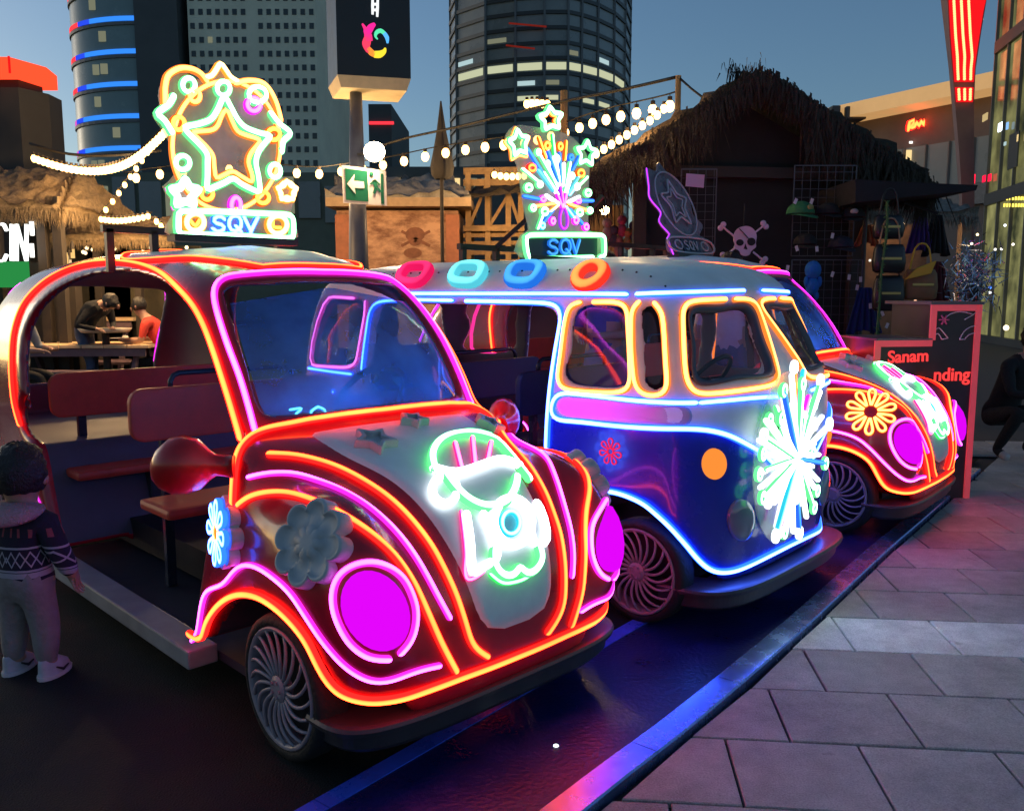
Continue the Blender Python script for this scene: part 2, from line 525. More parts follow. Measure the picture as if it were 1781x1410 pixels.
# paving slabs in running bond; slabs at the kerb are cut to it
pave = tag(thing('pavement', (0, 0, 0)), kind='structure')
base = [tuple(p) for p in KR] + [(4.6, 8.1), (30, 14), (30, -3), (0, -3)]
b = MB(); b.add([(p[0], p[1], -.02) for p in base], [tuple(range(len(base)))]); b.build('paving_bed', M_joint, pave)
def paver_mat(name, col):
    m = bpy.data.materials.new(name); m.use_nodes = True; nt = m.node_tree; N = nt.nodes; L = nt.links; p = N['Principled BSDF']
    g = N.new('ShaderNodeNewGeometry')
    def noise(sc, det, lo, hi, a, b):
        n = N.new('ShaderNodeTexNoise'); n.inputs['Scale'].default_value = sc; n.inputs['Detail'].default_value = det; n.inputs['Roughness'].default_value = .7; L.new(g.outputs['Position'], n.inputs['Vector'])
        r = N.new('ShaderNodeMapRange'); r.inputs['From Min'].default_value = lo; r.inputs['From Max'].default_value = hi; r.inputs['To Min'].default_value = a; r.inputs['To Max'].default_value = b; L.new(n.outputs['Fac'], r.inputs['Value']); return r.outputs['Result'], n
    def mul(a, b):
        q = N.new('ShaderNodeMath'); q.operation = 'MULTIPLY'; L.new(a, q.inputs[0]); L.new(b, q.inputs[1]); return q.outputs[0]
    big, _ = noise(1.7, 6, .35, .68, .66, 1.12); mid_, _ = noise(11, 5, .3, .7, .84, 1.12); fine, nf = noise(170, 2, .3, .7, .72, 1.22); spot, _ = noise(5.5, 3, .66, .72, 1.0, .58)
    f = mul(mul(big, mid_), mul(fine, spot))
    v = N.new('ShaderNodeVectorMath'); v.operation = 'SCALE'; v.inputs[0].default_value = col; L.new(f, v.inputs['Scale']); L.new(v.outputs['Vector'], p.inputs['Base Color'])
    p.inputs['Roughness'].default_value = .62; bp = N.new('ShaderNodeBump'); bp.inputs['Strength'].default_value = .5; bp.inputs['Distance'].default_value = .01; L.new(nf.outputs['Fac'], bp.inputs['Height']); L.new(bp.outputs[0], p.inputs['Normal'])
    return m
pm = [paver_mat('paver_grey_%d' % i, c) for i, c in enumerate([(.50, .49, .46), (.56, .545, .515), (.45, .435, .41)])]
pl_ = paver_mat('paver_light', (.92, .91, .88))
yaw = -.0969; e1 = np.array([math.cos(yaw), math.sin(yaw)]); e2 = np.array([math.sin(yaw), -math.cos(yaw)])
rng = random.Random(3); PW, PD = .4209, .3832; kr = offset_line(KERB, .012)
cnt = 0
for v in range(-13, 8):
    off = (v % 2)*.5
    for u in range(-9, 13):
        g = .0045
        c4 = [np.array([1.4384, 3.7854]) + e1*(u+off+a)*PW + e2*(v+b_)*PD for a, b_ in ((g/PW, g/PD), (1-g/PW, g/PD), (1-g/PW, 1-g/PD), (g/PW, 1-g/PD))]
        poly = [tuple(p) for p in c4][::-1]
        cx, cy = np.mean(c4, 0)
        if cy < 1.2 or cx > 6.6 or cx > cy*.62+1.75: continue
        if cy > 6.8 and (cx > cy*.62+.6): continue
        for i in range(len(kr)-1):
            if kr[i][1]-.35 < cy < kr[i+1][1]+.35:
                poly = clip(poly, kr[i], kr[i+1])
                if len(poly) < 3: break
        if len(poly) < 3: continue
        A = abs(sum(poly[i][0]*poly[i-1][1]-poly[i-1][0]*poly[i][1] for i in range(len(poly))))/2
        if A < .004: continue
        ctr = np.mean(poly, 0); zt = rng.uniform(-.0022, .0022)
        inn = [tuple(ctr+(np.array(p)-ctr)*(1-.004/max(.05, np.linalg.norm(np.array(p)-ctr)))) for p in poly]
        n = len(poly); q = MB()
        q.add([(p[0], p[1], -.02) for p in poly]+[(p[0], p[1], zt-.0035) for p in poly]+[(p[0], p[1], zt) for p in inn],
              [(i, (i+1) % n, n+(i+1) % n, n+i) for i in range(n)]+[(n+i, n+(i+1) % n, 2*n+(i+1) % n, 2*n+i) for i in range(n)]+[tuple(range(2*n, 3*n))])
        o = q.build('paver', pl_ if v == 0 else rng.choice(pm), pave); cnt += 1
print('pavers', cnt)
# pale path behind the ride, low edging and the lawn
M_path = mat('pale_path', (.26, .245, .25), .7, var=.25, scale=2.2, bump=.3, bscale=20)
sheet('path', [(-14, 5.7), (-3.6, 5.75), (2.2, 8.45), (4.5, 8.3), (4.5, 8.9), (-14, 8.4)], -.006, M_path)
b = MB(); b.box((-14, 8.25, -.03), (1.0, 8.45, .13)); e_ = b.build('lawn_edging', mat('edging_concrete', (.32, .30, .31), .7, var=.2, scale=4), bevel=.012); tag(e_, kind='structure')
M_lawn = mat('lawn_turf', (.050, .062, .018), .9, var=.3, scale=6, bump=.6, bscale=160)
sheet('lawn', [(-40, 8.45), (3.0, 8.45), (3.0, 26), (-40, 26)], -.004, M_lawn)
def grass(x0, x1, y0, y1, n):
    rg = np.random.default_rng(5); V = []; Fc = []
    xs, ys = rg.uniform(x0, x1, n), rg.uniform(y0, y1, n); a = rg.uniform(0, PI, n); hh = rg.uniform(.02, .05, n); w = .006
    for i in range(n):
        c_, s_ = math.cos(a[i])*w, math.sin(a[i])*w; k = len(V)
        V += [(xs[i]-c_, ys[i]-s_, 0), (xs[i]+c_, ys[i]+s_, 0), (xs[i]+rg.normal()*.012, ys[i]+rg.normal()*.012, hh[i])]; Fc.append((k, k+1, k+2))
    o = link('grass', mesh_of(V, Fc, 'grass', False), None, M_lawn); tag(o, kind='stuff'); return o
grass(-7.5, .5, 8.5, 13.5, 26000)

# ================================================================== BUILDINGS
def rect_px(x0, y0, x1, y1, Y):
    a, b = U(x0, y1, Y), U(x1, y0, Y)
    return a[0], min(a[2], b[2]), b[0], max(a[2], b[2])
M_conc = mat('tower_concrete', (.80, .76, .58), .8, var=.10, scale=.25)
M_dglass = mat('tower_dark_glass', (.24, .255, .25), .3, var=.2, scale=.2)
M_dcore = mat('tower_dark_core', (.085, .09, .09), .6, var=.2, scale=.2)
M_mull = mat('tower_mullion', (.16, .165, .17), .5)
M_litw = emat('office_light', (.86, .90, .58), .50)
M_litc = emat('office_light_cold', (.62, .85, .88), .55)
M_lith = emat('office_light_warm', (1.0, .72, .32), .8)
M_dim = emat('office_light_dim', (.48, .50, .34), .3)

def tower_left():
    Y = 110.0
    t = thing('office_tower', U(350, 508, Y)*[1, 1, 0], 0, 'grey tower with a curved glass end ringed by red and blue light bands', 'tower')
    o = np.array(t.location)
    top = 62.0
    x0, _, x1, _ = rect_px(325, 300, 556, 0, Y)
    b = MB(); b.box((x0-o[0], 0, 0), (x1-o[0], 22, top)); b.build('grey_facade', M_conc, t)
    # the small square windows, set in frames
    w = MB()
    nc, z = 15, 12.0; rg = random.Random(2)
    pz = (U(0, 100, Y)[2]-U(0, 124, Y)[2]); px = (x1-x0)/nc
    lits = []
    while z < top-2:
        for i in range(nc):
            if i in (7,) : continue
            xx = x0-o[0]+px*(i+.28)
            if rg.random() > .012: w.box((xx, -.06, z), (xx+px*.52, .05, z+pz*.42))
            else: MB().box((xx, -.06, z), (xx+px*.52, .05, z+pz*.42)).build('lit_window', M_dim, t)
        z += pz
    q = w.build('windows', mat('small_window', (.05, .06, .06), .2, var=.3, scale=.3), t); q['kind'] = 'stuff'
    d0, _, d1, _ = rect_px(236, 300, 325, 0, Y)
    b = MB(); b.box((d0-o[0], -.8, 0), (d1-o[0], 18, top)); b.build('dark_core', M_dcore, t)
    # curved glass end
    c0 = rect_px(134, 300, 236, 0, Y)[0]; rx = d0-c0*1.085; ry = 9.0
    ang = [PI + PI/2*i/14 for i in range(15)]
    P = [(d0-o[0]+rx*math.cos(a), ry*(1+math.sin(a))-.3) for a in ang]
    n = len(P); b = MB(); fl = pz*2.18
    b.add([(p[0], p[1], 0) for p in P]+[(p[0], p[1], top) for p in P], [(i, i+1, n+i+1, n+i) for i in range(n-1)]); b.build('curved_glass', mat('curved_glass_green', (.20, .28, .28), .25, var=.12, scale=.3), t, True)
    zb = U(236, 258, Y)[2]
    red, pur, blu = emat('band_red', (1.0, .05, .06), 1.0), emat('band_pink', (.75, .12, .6), .8), emat('band_blue', (.03, .22, .85), 1.0)
    lw = 0
    for k in range(12):
        z = zb+k*U(0, 0, Y)[2]*0+k*3.76
        if z > top-1: break
        cut = 6+min(k, 6)//2
        for i0, i1, m in ((0, cut-1, red if k > 1 else pur), (cut-1, cut+1, emat('band_deep_blue', (.02, .06, .7), 1.0)), (cut+1, n-1, blu)):
            V = []; Fc = []
            for i in range(i0, i1+1):
                for zz in (-.28, .28): V.append((P[i][0]*1.0-.10, P[i][1]-.12, z+zz))
            for i in range(i1-i0): Fc.append((2*i, 2*i+2, 2*i+3, 2*i+1))
            link('light_band', mesh_of(V, Fc, 'light_band', False), t, m)
        # slab edge and the few lit rooms on this floor
        b = MB()
        for i in range(n-1): b.bar((P[i][0]-.05, P[i][1]-.06, z-.55), (P[i+1][0]-.05, P[i+1][1]-.06, z-.55), .2, .35)
        b.build('slab_edge', M_mull, t)
        for q in rg.sample(range(8, 13), 1 if k % 3 else 2):
            b = MB(); m_ = (np.array(P[q])+np.array(P[q+1]))/2
            b.box((m_[0]-.45, m_[1]-.16, z-2.5), (m_[0]+.45, m_[1]-.05, z-1.3)); b.build('lit_window', M_dim, t)
    return t
tower_left()
def tower_mid():
    Y = 140.0
    t = thing('office_tower', U(940, 508, Y)*[1, 1, 0], 0, 'dark rounded glass tower with rows of lit offices behind the firework sign', 'tower')
    o = np.array(t.location); top = 70.0
    px = [(787, 152), (797, 146), (846, 141), (896, 139), (945, 138), (985, 138), (1008, 139.5), (1035, 142), (1062, 146), (1080, 151), (1089, 158)]
    P = [np.array([(x-890.5)/FPX*y*(_c+.0)+0, y])-o[:2] for x, y in px]
    n = len(P)
    b = MB(); b.add([(p[0], p[1], 0) for p in P]+[(p[0], p[1], top) for p in P]+[(P[-1][0], 45, 0), (P[0][0], 45, 0), (P[-1][0], 45, top), (P[0][0], 45, top)],
                    [(i, i+1, n+i+1, n+i) for i in range(n-1)]+[(n-1, 2*n, 2*n+2, 2*n-1), (2*n+1, 0, n, 2*n+3)]); b.build('glass_wall', M_dglass, t)
    fh = U(0, 100, Y)[2]-U(0, 126, Y)[2]; z0 = U(900, 130, Y)[2]
    rg = random.Random(8)
    lit = {0: range(1, 9), -1: [3, 4], -2: [3, 4, 6, 7], 1: [5, 7], -6: [3], 3: []}
    sp = mat('spandrel_grey', (.16, .16, .155), .5, var=.15, scale=.3); sp2 = mat('spandrel_dark', (.045, .048, .05), .5)
    k0 = -int(z0/fh)
    for k in range(k0, int((top-z0)/fh)):
        z = z0+k*fh
        for i in range(n-1):
            a, c = P[i], P[i+1]; nn = np.array([c[1]-a[1], -(c[0]-a[0])]); nn /= np.linalg.norm(nn)
            if i == 0: continue
            if k in lit and i in lit[k] or (rg.random() < .035 and k > -8):
                f0, f1 = .08, (.92 if k == 0 else rg.uniform(.4, .9))
                q0, q1 = a+(c-a)*f0+nn*.10, a+(c-a)*f1+nn*.10
                b = MB(); b.box((0, 0, 0), (1, 1, 1)); b.v = [(p[0], p[1], zz) for zz in (z+.25, z+fh*(.62 if k == 0 else .45)) for p in (q0-nn*.05, q1-nn*.05, q1, q0)]
                b.v = [(p[0], p[1], zz) for zz in (z+.25, z+fh*(.60 if k == 0 else .42)) for p in (q0, q1, q1-nn*.05, q0-nn*.05)]
                b.build('lit_window', M_litw if k in (0, -2) else rg.choice((M_dim, M_litc, M_dim)), t)
        b = MB()
        for i in range(n-1):
            a, c = P[i], P[i+1]; nn = np.array([c[1]-a[1], -(c[0]-a[0])]); nn /= np.linalg.norm(nn)
            q0, q1 = a+nn*.12, c+nn*.12
            b.bar((q0[0], q0[1], z-fh*.12), (q1[0], q1[1], z-fh*.12), .24, fh*.24, mi=0 if i != 1 else 1)
        b.build('floor_band', [sp2, sp], t)
    for i in range(n):
        b = MB(); a = P[i]; b.box((a[0]-.16, a[1]-.35, 0), (a[0]+.16, a[1]+.1, top)); b.build('mullion', M_mull, t)
    for (x0, x1, y) in ((885, 950, 45), (880, 930, 83)):
        a, c = U(x0, y, 138.6), U(x1, y+6, 138.2); b = MB(); b.bar(a-o-[0, 1.2, 0], c-o-[0, 1.2, 0], .2, .22); b.build('red_light_line', emat('red_line', (1.0, .08, .05), .12), t)
tower_mid()
def low_block():
    Y = 62.0
    t = thing('low_building', U(790, 508, Y)*[1, 1, 0], 0, 'low dark grey building with a red light line below the tall pylon', 'building'); o = np.array(t.location)
    b = MB()
    x0, z0, x1, z1 = rect_px(600, 508, 930, 290, Y); b.box((x0-o[0], 0, 0), (x1-o[0], 20, z1)); b.build('wall', mat('block_grey', (.12, .12, .11), .8, var=.25, scale=.4), t)
    x0, z0, x1, z1 = rect_px(628, 508, 676, 165, Y); b = MB(); b.box((x0-o[0], 3, 0), (x1-o[0], 14, z1)); b.build('stair_tower', mat('block_dark', (.06, .07, .07), .7, var=.2, scale=.4), t)
    a, c = U(630, 200, Y), U(675, 200, Y); b = MB(); b.box((a[0]-o[0], 2.85, a[2]-.1), (c[0]-o[0], 2.98, a[2]+.1)); b.build('red_light_line', emat('red_line2', (1.0, .04, .06), 1.0), t)
    for k in range(7):
        x = 700+k*30; a = U(x, 318, Y); b = MB(); b.box((a[0]-o[0]-.5, -.08, a[2]-.4), (a[0]-o[0]+.4, -.01, a[2]+.3)); b.build('window', M_dim if k % 3 else M_lith, t)
    for (x, y, w, h) in ((700, 292, 40, 16), (850, 288, 60, 22)):
        x0, z0, x1, z1 = rect_px(x, y+h, x+w, y-h, Y); b = MB(); b.box((x0-o[0], 4, z0-.4), (x1-o[0], 9, z1)); b.build('roof_unit', M_dcore, t)
low_block()
def left_block():
    Y = 45.0
    t = thing('low_building', U(150, 508, Y)*[1, 1, 0], 0, 'greenish glass low building behind the string of lights at left', 'building'); o = np.array(t.location)
    x0, z0, x1, z1 = rect_px(-160, 508, 620, 300, Y)
    b = MB(); b.box((x0-o[0], 0, 0), (x1-o[0], 12, z1)); b.build('wall', mat('block_green', (.13, .15, .11), .5, var=.2, scale=.5), t)
    for k in range(12):
        x = 60+k*46; a = U(x, 340+8*(k % 3), Y); b = MB(); b.box((a[0]-o[0], -.14, a[2]-.9), (a[0]-o[0]+1.1, -.02, a[2]+.9)); b.build('window', M_dim if k in (2, 5, 9) else M_dglass, t)
    a = U(112, 338, Y); b = MB(); b.box((a[0]-o[0]-.4, -.22, a[2]-.14), (a[0]-o[0]+.5, -.15, a[2]+.14)); b.build('lit_window', emat('cold_white', (.85, .95, 1.0), 3.0), t)
left_block()
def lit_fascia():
    m = mat('fascia_tan_uplight', (.55, .38, .20), .6, var=.15, scale=.6); p = m.node_tree.nodes['Principled BSDF']
    p.inputs['Emission Color'].default_value = (1.0, .55, .20, 1); p.inputs['Emission Strength'].default_value = .38  # emission stands in for the uplight on the fascia
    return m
def right_block():
    t = thing('cafe_building', (25.0, 46, 0), 0, 'two-storey building with a lit tan roof edge and small red neon script', 'building'); o = np.array(t.location)
    A, B_ = U(1445, 222, 50), U(1668, 178, 43.5)          # lower edge of the lit fascia, going away to the left
    d = B_-A; d[2] = 0; L = np.linalg.norm(d[:2]); d /= L; n_ = np.array([d[1], -d[0], 0])
    E_ = A+d*(L+8); za, zb = A[2], B_[2]
    ztop = (za+zb)/2
    P0, P1 = A-o, E_-o
    P0[2] = P1[2] = 0
    def slab(z0, z1, f0, f1, back, name, m):
        b = MB(); b.box((0, 0, 0), (1, 1, 1)); p, q = P0+n_*f0, P1+n_*f0; r, s = P1-n_*back, P0-n_*back
        b.v = [(v[0], v[1], z) for z in (z0, z1) for v in (p, q, r, s)]; return b.build(name, m, t)
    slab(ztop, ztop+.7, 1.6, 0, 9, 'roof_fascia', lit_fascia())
    slab(0, ztop-.01, 0, 0, 8, 'wall', mat('cafe_wall', (.20, .15, .13), .7, var=.2, scale=.5))
    za_, zb_ = U(1560, 335, 46.5)[2], U(1560, 262, 46.5)[2]
    slab(za_, zb_, .06, 0, 0, 'glazing', M_dglass)
    for k in range(11):
        p = P0+d*(1.0+k*1.25)+n_*.10; b = MB(); b.box((p[0]-.05, p[1]-.05, za_), (p[0]+.05, p[1]+.05, zb_)); b.build('mullion', M_mull, t)
    slab(za_-1.0, za_-.05, .3, 0, 0, 'balcony_front', mat('balcony_panel', (.25, .23, .22), .6, var=.2))
    rg = random.Random(1)
    for (x, y, w, h, m) in ((1580, 275, 9, 26, M_lith), (1630, 268, 9, 26, emat('shop_orange', (1.0, .25, .06), .7)), (1608, 242, 5, 4, emat('spot_white', (1, .95, .85), 3)), (1584, 248, 5, 3, emat('spot_white', (1, .95, .85), 3)), (1542, 257, 3, 3, M_lith)):
        p = U(x, y, 45.4)-o; s_ = 45.4/1520; b = MB(); b.box((p[0]-w*s_/2, p[1]-.05, p[2]-h*s_/2), (p[0]+w*s_/2, p[1], p[2]+h*s_/2)); b.build('lit_window', m, t)
    # red neon script: a flourish, too blurred in the photograph to read as letters
    f = lambda x, y: U(x, y, 45.2)-o
    pts = [(1578,226),(1580,214),(1587,210),(1586,217),(1580,224),(1588,222),(1592,214),(1596,221),(1600,212),(1604,220),(1607,208),(1609,219),(1613,210),(1617,217),(1621,206),(1622,214)]
    P = dense([f(*q) for q in pts], .15); neon(np.array(P), np.array([0, -1.0, .1]), .12, 'red', t, 'neon_script')
    for (x, y, w, h) in ((1455, 195, 14, 22), (1490, 192, 34, 14), (1522, 188, 12, 12)):
        p = U(x, y, 47)-o; s_ = 47/1520; b = MB(); b.box((p[0]-w*s_/2, p[1], p[2]-h*s_), (p[0]+w*s_/2, p[1]+1.2, p[2]+h*s_/2)); b.build('roof_unit', M_dcore, t, bevel=.05)
right_block()
def glass_block():
    t = thing('glass_building', (15.2, 24, 0), 0, 'olive lit glass building at the right edge of the picture', 'building'); o = np.array(t.location)
    # wall runs from near the pylon towards the viewer, so it widens to the right
    A, B_ = np.array([(1700-890.5)/FPX*27.0, 27.0, 0]), np.array([(1990-890.5)/FPX*17.0, 17.0, 0])
    d = B_-A; L = np.linalg.norm(d); d /= L; n_ = np.array([d[1], -d[0], 0]); 
    if n_ @ A > 0: n_ = -n_
    H_ = 18.0
    nt = 9
    rg = random.Random(6)
    def lit_glass(k):
        m = bpy.data.materials.new('olive_glass_%d' % k); m.use_nodes = True; N = m.node_tree.nodes; Lk = m.node_tree.links; p = N['Principled BSDF']
        p.inputs['Base Color'].default_value = (.05, .055, .03, 1); p.inputs['Roughness'].default_value = .12
        tc = N.new('ShaderNodeTexCoord'); no = N.new('ShaderNodeTexNoise'); no.inputs['Scale'].default_value = 1.3; no.inputs['Detail'].default_value = 6
        Lk.new(tc.outputs['Object'], no.inputs['Vector'])
        cr = N.new('ShaderNodeValToRGB'); cr.color_ramp.elements[0].position = .3; cr.color_ramp.elements[0].color = (.012, .014, .006, 1); cr.color_ramp.elements[1].position = .75; cr.color_ramp.elements[1].color = (.20, .19, .07, 1)
        Lk.new(no.outputs['Fac'], cr.inputs['Fac']); Lk.new(cr.outputs['Color'], p.inputs['Emission Color']); p.inputs['Emission Strength'].default_value = [1.0, .75, 1.3][k]
        return m
    gm = [lit_glass(k) for k in range(3)]
    fl = [0, 4.2, 8.6, 13.0, 17.5]
    for k in range(nt):
        a, c = A+d*(L*k/nt), A+d*(L*(k+1)/nt)
        for j in range(4):
            b = MB(); b.box((0, 0, 0), (1, 1, 1)); p, q = a+d*.04, c-d*.04
            b.v = [(v[0]-o[0], v[1]-o[1], z) for z in (fl[j]+.18, fl[j+1]-.18) for v in (p, q, q-n_*.05, p-n_*.05)]
            b.build('glass_pane', rg.choice(gm), t)
        b = MB(); b.box((0, 0, 0), (1, 1, 1)); b.v = [(v[0]-o[0], v[1]-o[1], z) for z in (0, H_) for v in (a+n_*.08-d*.03, a+n_*.08+d*.03, a-n_*.1+d*.03, a-n_*.1-d*.03)]; b.build('mullion', M_mull, t)
    for z in fl:
        b = MB(); b.box((0, 0, 0), (1, 1, 1)); b.v = [(v[0]-o[0], v[1]-o[1], zz) for zz in (z-.17, z+.17) for v in (A+n_*.10, B_+n_*.10, B_-n_*.2, A-n_*.2)]; b.build('floor_edge', M_dcore, t)
    b = MB(); b.box((0, 0, 0), (1, 1, 1)); b.v = [(v[0]-o[0], v[1]-o[1], zz) for zz in (0, H_) for v in (A-n_*1.2, B_-n_*1.2, B_-n_*2, A-n_*2)]; b.build('back_wall', M_dcore, t)
    def glow(x, y, w, h, m, name='lit_panel'):
        r0 = ray(x, y); # meet the wall
        tt = ((A-EYE) @ n_)/(r0 @ n_); p = EYE+r0*tt+n_*.06-o; s_ = tt/FPX
        b = MB(); b.box((0, 0, 0), (1, 1, 1)); b.v = [(p[0]+d[0]*a*w*s_*.7, p[1]+d[1]*a*w*s_*.7, p[2]+zz*h*s_/2) for zz in (-1, 1) for a in (-1, 1)]
        V = [p+d*a*w*s_*.7+np.array([0, 0, zz*h*s_/2])+n_*g for g in (0, .03) for a, zz in ((-1, -1), (1, -1), (1, 1), (-1, 1))]
        b = MB(); b.add(V, [(0, 1, 2, 3), (7, 6, 5, 4), (0, 4, 5, 1), (1, 5, 6, 2), (2, 6, 7, 3), (3, 7, 4, 0)]); b.build(name, m, t)
    glow(1745, 221, 14, 14, emat('lamp_cold', (.8, .95, 1), 4.0)); glow(1757, 219, 6, 12, emat('lamp_sky', (.25, .5, .9), .9))
    glow(1718, 204, 18, 12, emat('lamp_tan', (.75, .55, .25), .6)); glow(1713, 32, 7, 8, emat('lamp_pale', (.8, .85, .6), .7))
    glow(1768, 262, 34, 60, M_dcore); glow(1776, 240, 6, 12, M_lith); glow(1753, 250, 6, 6, M_litc)
    ye = emat('yellow_letters', (1.0, .75, .10), 1.8)
    for r in (0, 1):
        for k in range(9): glow(1752+k*5, 345+r*12, 2.4, 6, ye, 'yellow_letter_block')
    rd = emat('red_sign', (1.0, .01, .05), 1.3)
    glow(1698, 312, 9, 16, rd, 'red_sign'); glow(1716, 311, 10, 11, rd, 'red_sign'); glow(1726, 309, 10, 12, rd, 'red_sign')
glass_block()
def lit_pylon():
    Y = 28.0
    t = thing('light_pylon', U(1682, 508, Y)*[1, 1, 0], 0, 'tall tapering pylon with columns of red lights at right', 'pylon'); o = np.array(t.location)
    L = [(-140, 1622, 1640, 1760), (0, 1636, 1648, 1716), (60, 1643, 1651, 1706), (120, 1650, 1656, 1697), (180, 1655, 1661, 1694), (260, 1662, 1668, 1694), (340, 1668, 1673, 1695), (420, 1671, 1675, 1694), (520, 1672, 1676, 1695)]
    V = []; Fc = []
    for (y, a, m, c) in L:
        V += [U(a, y, Y+.5)-o, U(m, y, Y)-o, U(c, y, Y)-o, U(c, y, Y+1.0)-o, U(a, y, Y+1.0)-o]
    n = 5
    for i in range(len(L)-1):
        for j in range(n): Fc.append((i*n+j, i*n+(j+1) % n, (i+1)*n+(j+1) % n, (i+1)*n+j))
    link('shaft', mesh_of(V, [tuple(reversed(f)) for f in Fc], 'shaft', False), t, mat('pylon_pink', (.34, .19, .18), .5, var=.15, scale=1.0))
    panel = emat('pylon_red_panel', (1.0, .01, .015), .75); bulb = emat('pylon_bulb', (1.0, .28, .10), 3.0)
    def edge(y): return [np.interp(y, [l[0] for l in L], [l[k] for l in L]) for k in (2, 3)]
    for (y0, y1) in ((-110, 143), (152, 178)):
        V = []; Fc = []; ys = np.linspace(y0, y1, 9)
        for y in ys:
            m_, c = edge(y); V += [U(m_+2, y, Y-.03)-o, U(c-2, y, Y-.03)-o]
        for i in range(8): Fc.append((2*i, 2*i+1, 2*i+3, 2*i+2))
        link('light_panel', mesh_of(V, [tuple(reversed(f)) for f in Fc], 'light_panel', False), t, panel)
        for f in (.24, .52, .80):
            b = MB(); y = y0+4
            while y < y1-2:
                m_, c = edge(y); w = c-m_
                x = m_+(min(w, 46))*f if w > 46 else m_+w*f
                b.ball(U(x, y, Y-.07)-o, .045, 5, 4); y += 4.2
            q = b.build('light_column', bulb, t); q['kind'] = 'stuff'
lit_pylon()
# ================================================================== RIDE CARS
M_red = mat('car_red_paint', (0.46, 0.009, 0.026), 0.24, coat=0.6, var=0.12, scale=3.0, bump=.12, bscale=7)
M_white = mat('car_white_paint', (0.90, 0.90, 0.89), 0.5, coat=0.08, var=0.10, scale=4.0, bump=.08, bscale=7)
M_blue = mat('car_blue_paint', (0.012, 0.04, 0.50), 0.27, coat=0.5, var=0.12, scale=3.0, bump=.10, bscale=7)
M_liner = mat('car_inner_lining', (0.21, 0.19, 0.25), 0.6, var=0.1, scale=5.0)
M_black = mat('black_metal', (0.012, 0.012, 0.014), 0.45, var=0.15, scale=15)
M_rubber = mat('tyre_rubber', (0.012, 0.012, 0.013), 0.75, bump=0.3, bscale=60)
M_rim = mat('rim_paint', (0.30, 0.25, 0.29), 0.4, var=0.2, scale=12)
M_bumper = mat('bumper_moulding', (0.045, 0.04, 0.045), 0.35, var=0.2, scale=6)
M_seat = mat('seat_red_board', (0.62, 0.055, 0.03), 0.5, var=0.15, scale=9)
M_seatb = mat('seat_blue_board', (0.012, 0.03, 0.10), 0.5, var=0.15, scale=9)
M_rail = mat('handrail_paint', (0.02, 0.03, 0.05), 0.25, var=0.1)
M_step = mat('step_plate', (0.30, 0.29, 0.31), 0.45, var=0.2, scale=7)
M_floor = mat('car_floor_dark', (0.03, 0.03, 0.045), 0.6, var=0.2)
M_grey = mat('unlit_acrylic', (0.52, 0.51, 0.51), 0.5, var=0.12, scale=10)
M_lampm = emat('headlight_magenta', (0.76, 0.002, 0.95), 0.78)
M_mirrorglass = mat('mirror_red', (0.62, 0.014, 0.018), 0.28, coat=0.4)
def glass_mat(name, tint, haze, col, rough=0.03):
    m = bpy.data.materials.new(name); m.use_nodes = True
    nt = m.node_tree; N = nt.nodes; L = nt.links
    N.remove(N['Principled BSDF'])
    tr = N.new('ShaderNodeBsdfTransparent'); tr.inputs['Color'].default_value = (*tint, 1)
    gl = N.new('ShaderNodeBsdfGlossy'); gl.inputs['Roughness'].default_value = rough
    lw = N.new('ShaderNodeLayerWeight'); lw.inputs['Blend'].default_value = .5
    pw = N.new('ShaderNodeMath'); pw.operation = 'POWER'; pw.inputs[1].default_value = 3.5; L.new(lw.outputs['Facing'], pw.inputs[0])
    fr = N.new('ShaderNodeMath'); fr.operation = 'MULTIPLY_ADD'; fr.inputs[1].default_value = .75; fr.inputs[2].default_value = .045; L.new(pw.outputs[0], fr.inputs[0])
    a = N.new('ShaderNodeMixShader'); L.new(fr.outputs[0], a.inputs[0]); L.new(tr.outputs[0], a.inputs[1]); L.new(gl.outputs[0], a.inputs[2])
    df = N.new('ShaderNodeBsdfDiffuse'); df.inputs['Color'].default_value = (*col, 1)
    tl = N.new('ShaderNodeBsdfTranslucent'); tl.inputs['Color'].default_value = (*col, 1)
    d2 = N.new('ShaderNodeMixShader'); d2.inputs[0].default_value = 0.5; L.new(df.outputs[0], d2.inputs[1]); L.new(tl.outputs[0], d2.inputs[2])
    no = N.new('ShaderNodeTexNoise'); no.inputs['Scale'].default_value = 5.0; no.inputs['Detail'].default_value = 6
    tc = N.new('ShaderNodeTexCoord'); L.new(tc.outputs['Object'], no.inputs['Vector'])
    mr = N.new('ShaderNodeMapRange'); mr.inputs['From Min'].default_value = 0.3; mr.inputs['From Max'].default_value = 0.7
    mr.inputs['To Min'].default_value = haze*0.6; mr.inputs['To Max'].default_value = haze*1.4
    L.new(no.outputs['Fac'], mr.inputs['Value'])
    b = N.new('ShaderNodeMixShader'); L.new(mr.outputs['Result'], b.inputs[0]); L.new(a.outputs[0], b.inputs[1]); L.new(d2.outputs[0], b.inputs[2])
    L.new(b.outputs[0], N['Material Output'].inputs['Surface'])
    return m
M_glass = glass_mat('dusty_windshield', (0.42, 0.60, 1.0), 0.38, (0.16, 0.38, 0.95))
M_pane = glass_mat('window_pane', (0.92, 0.93, 0.95), 0.05, (0.6, 0.6, 0.65))
M_acryl = glass_mat('clear_acrylic', (0.93, 0.95, 0.93), 0.42, (0.75, 0.75, 0.72), 0.08)

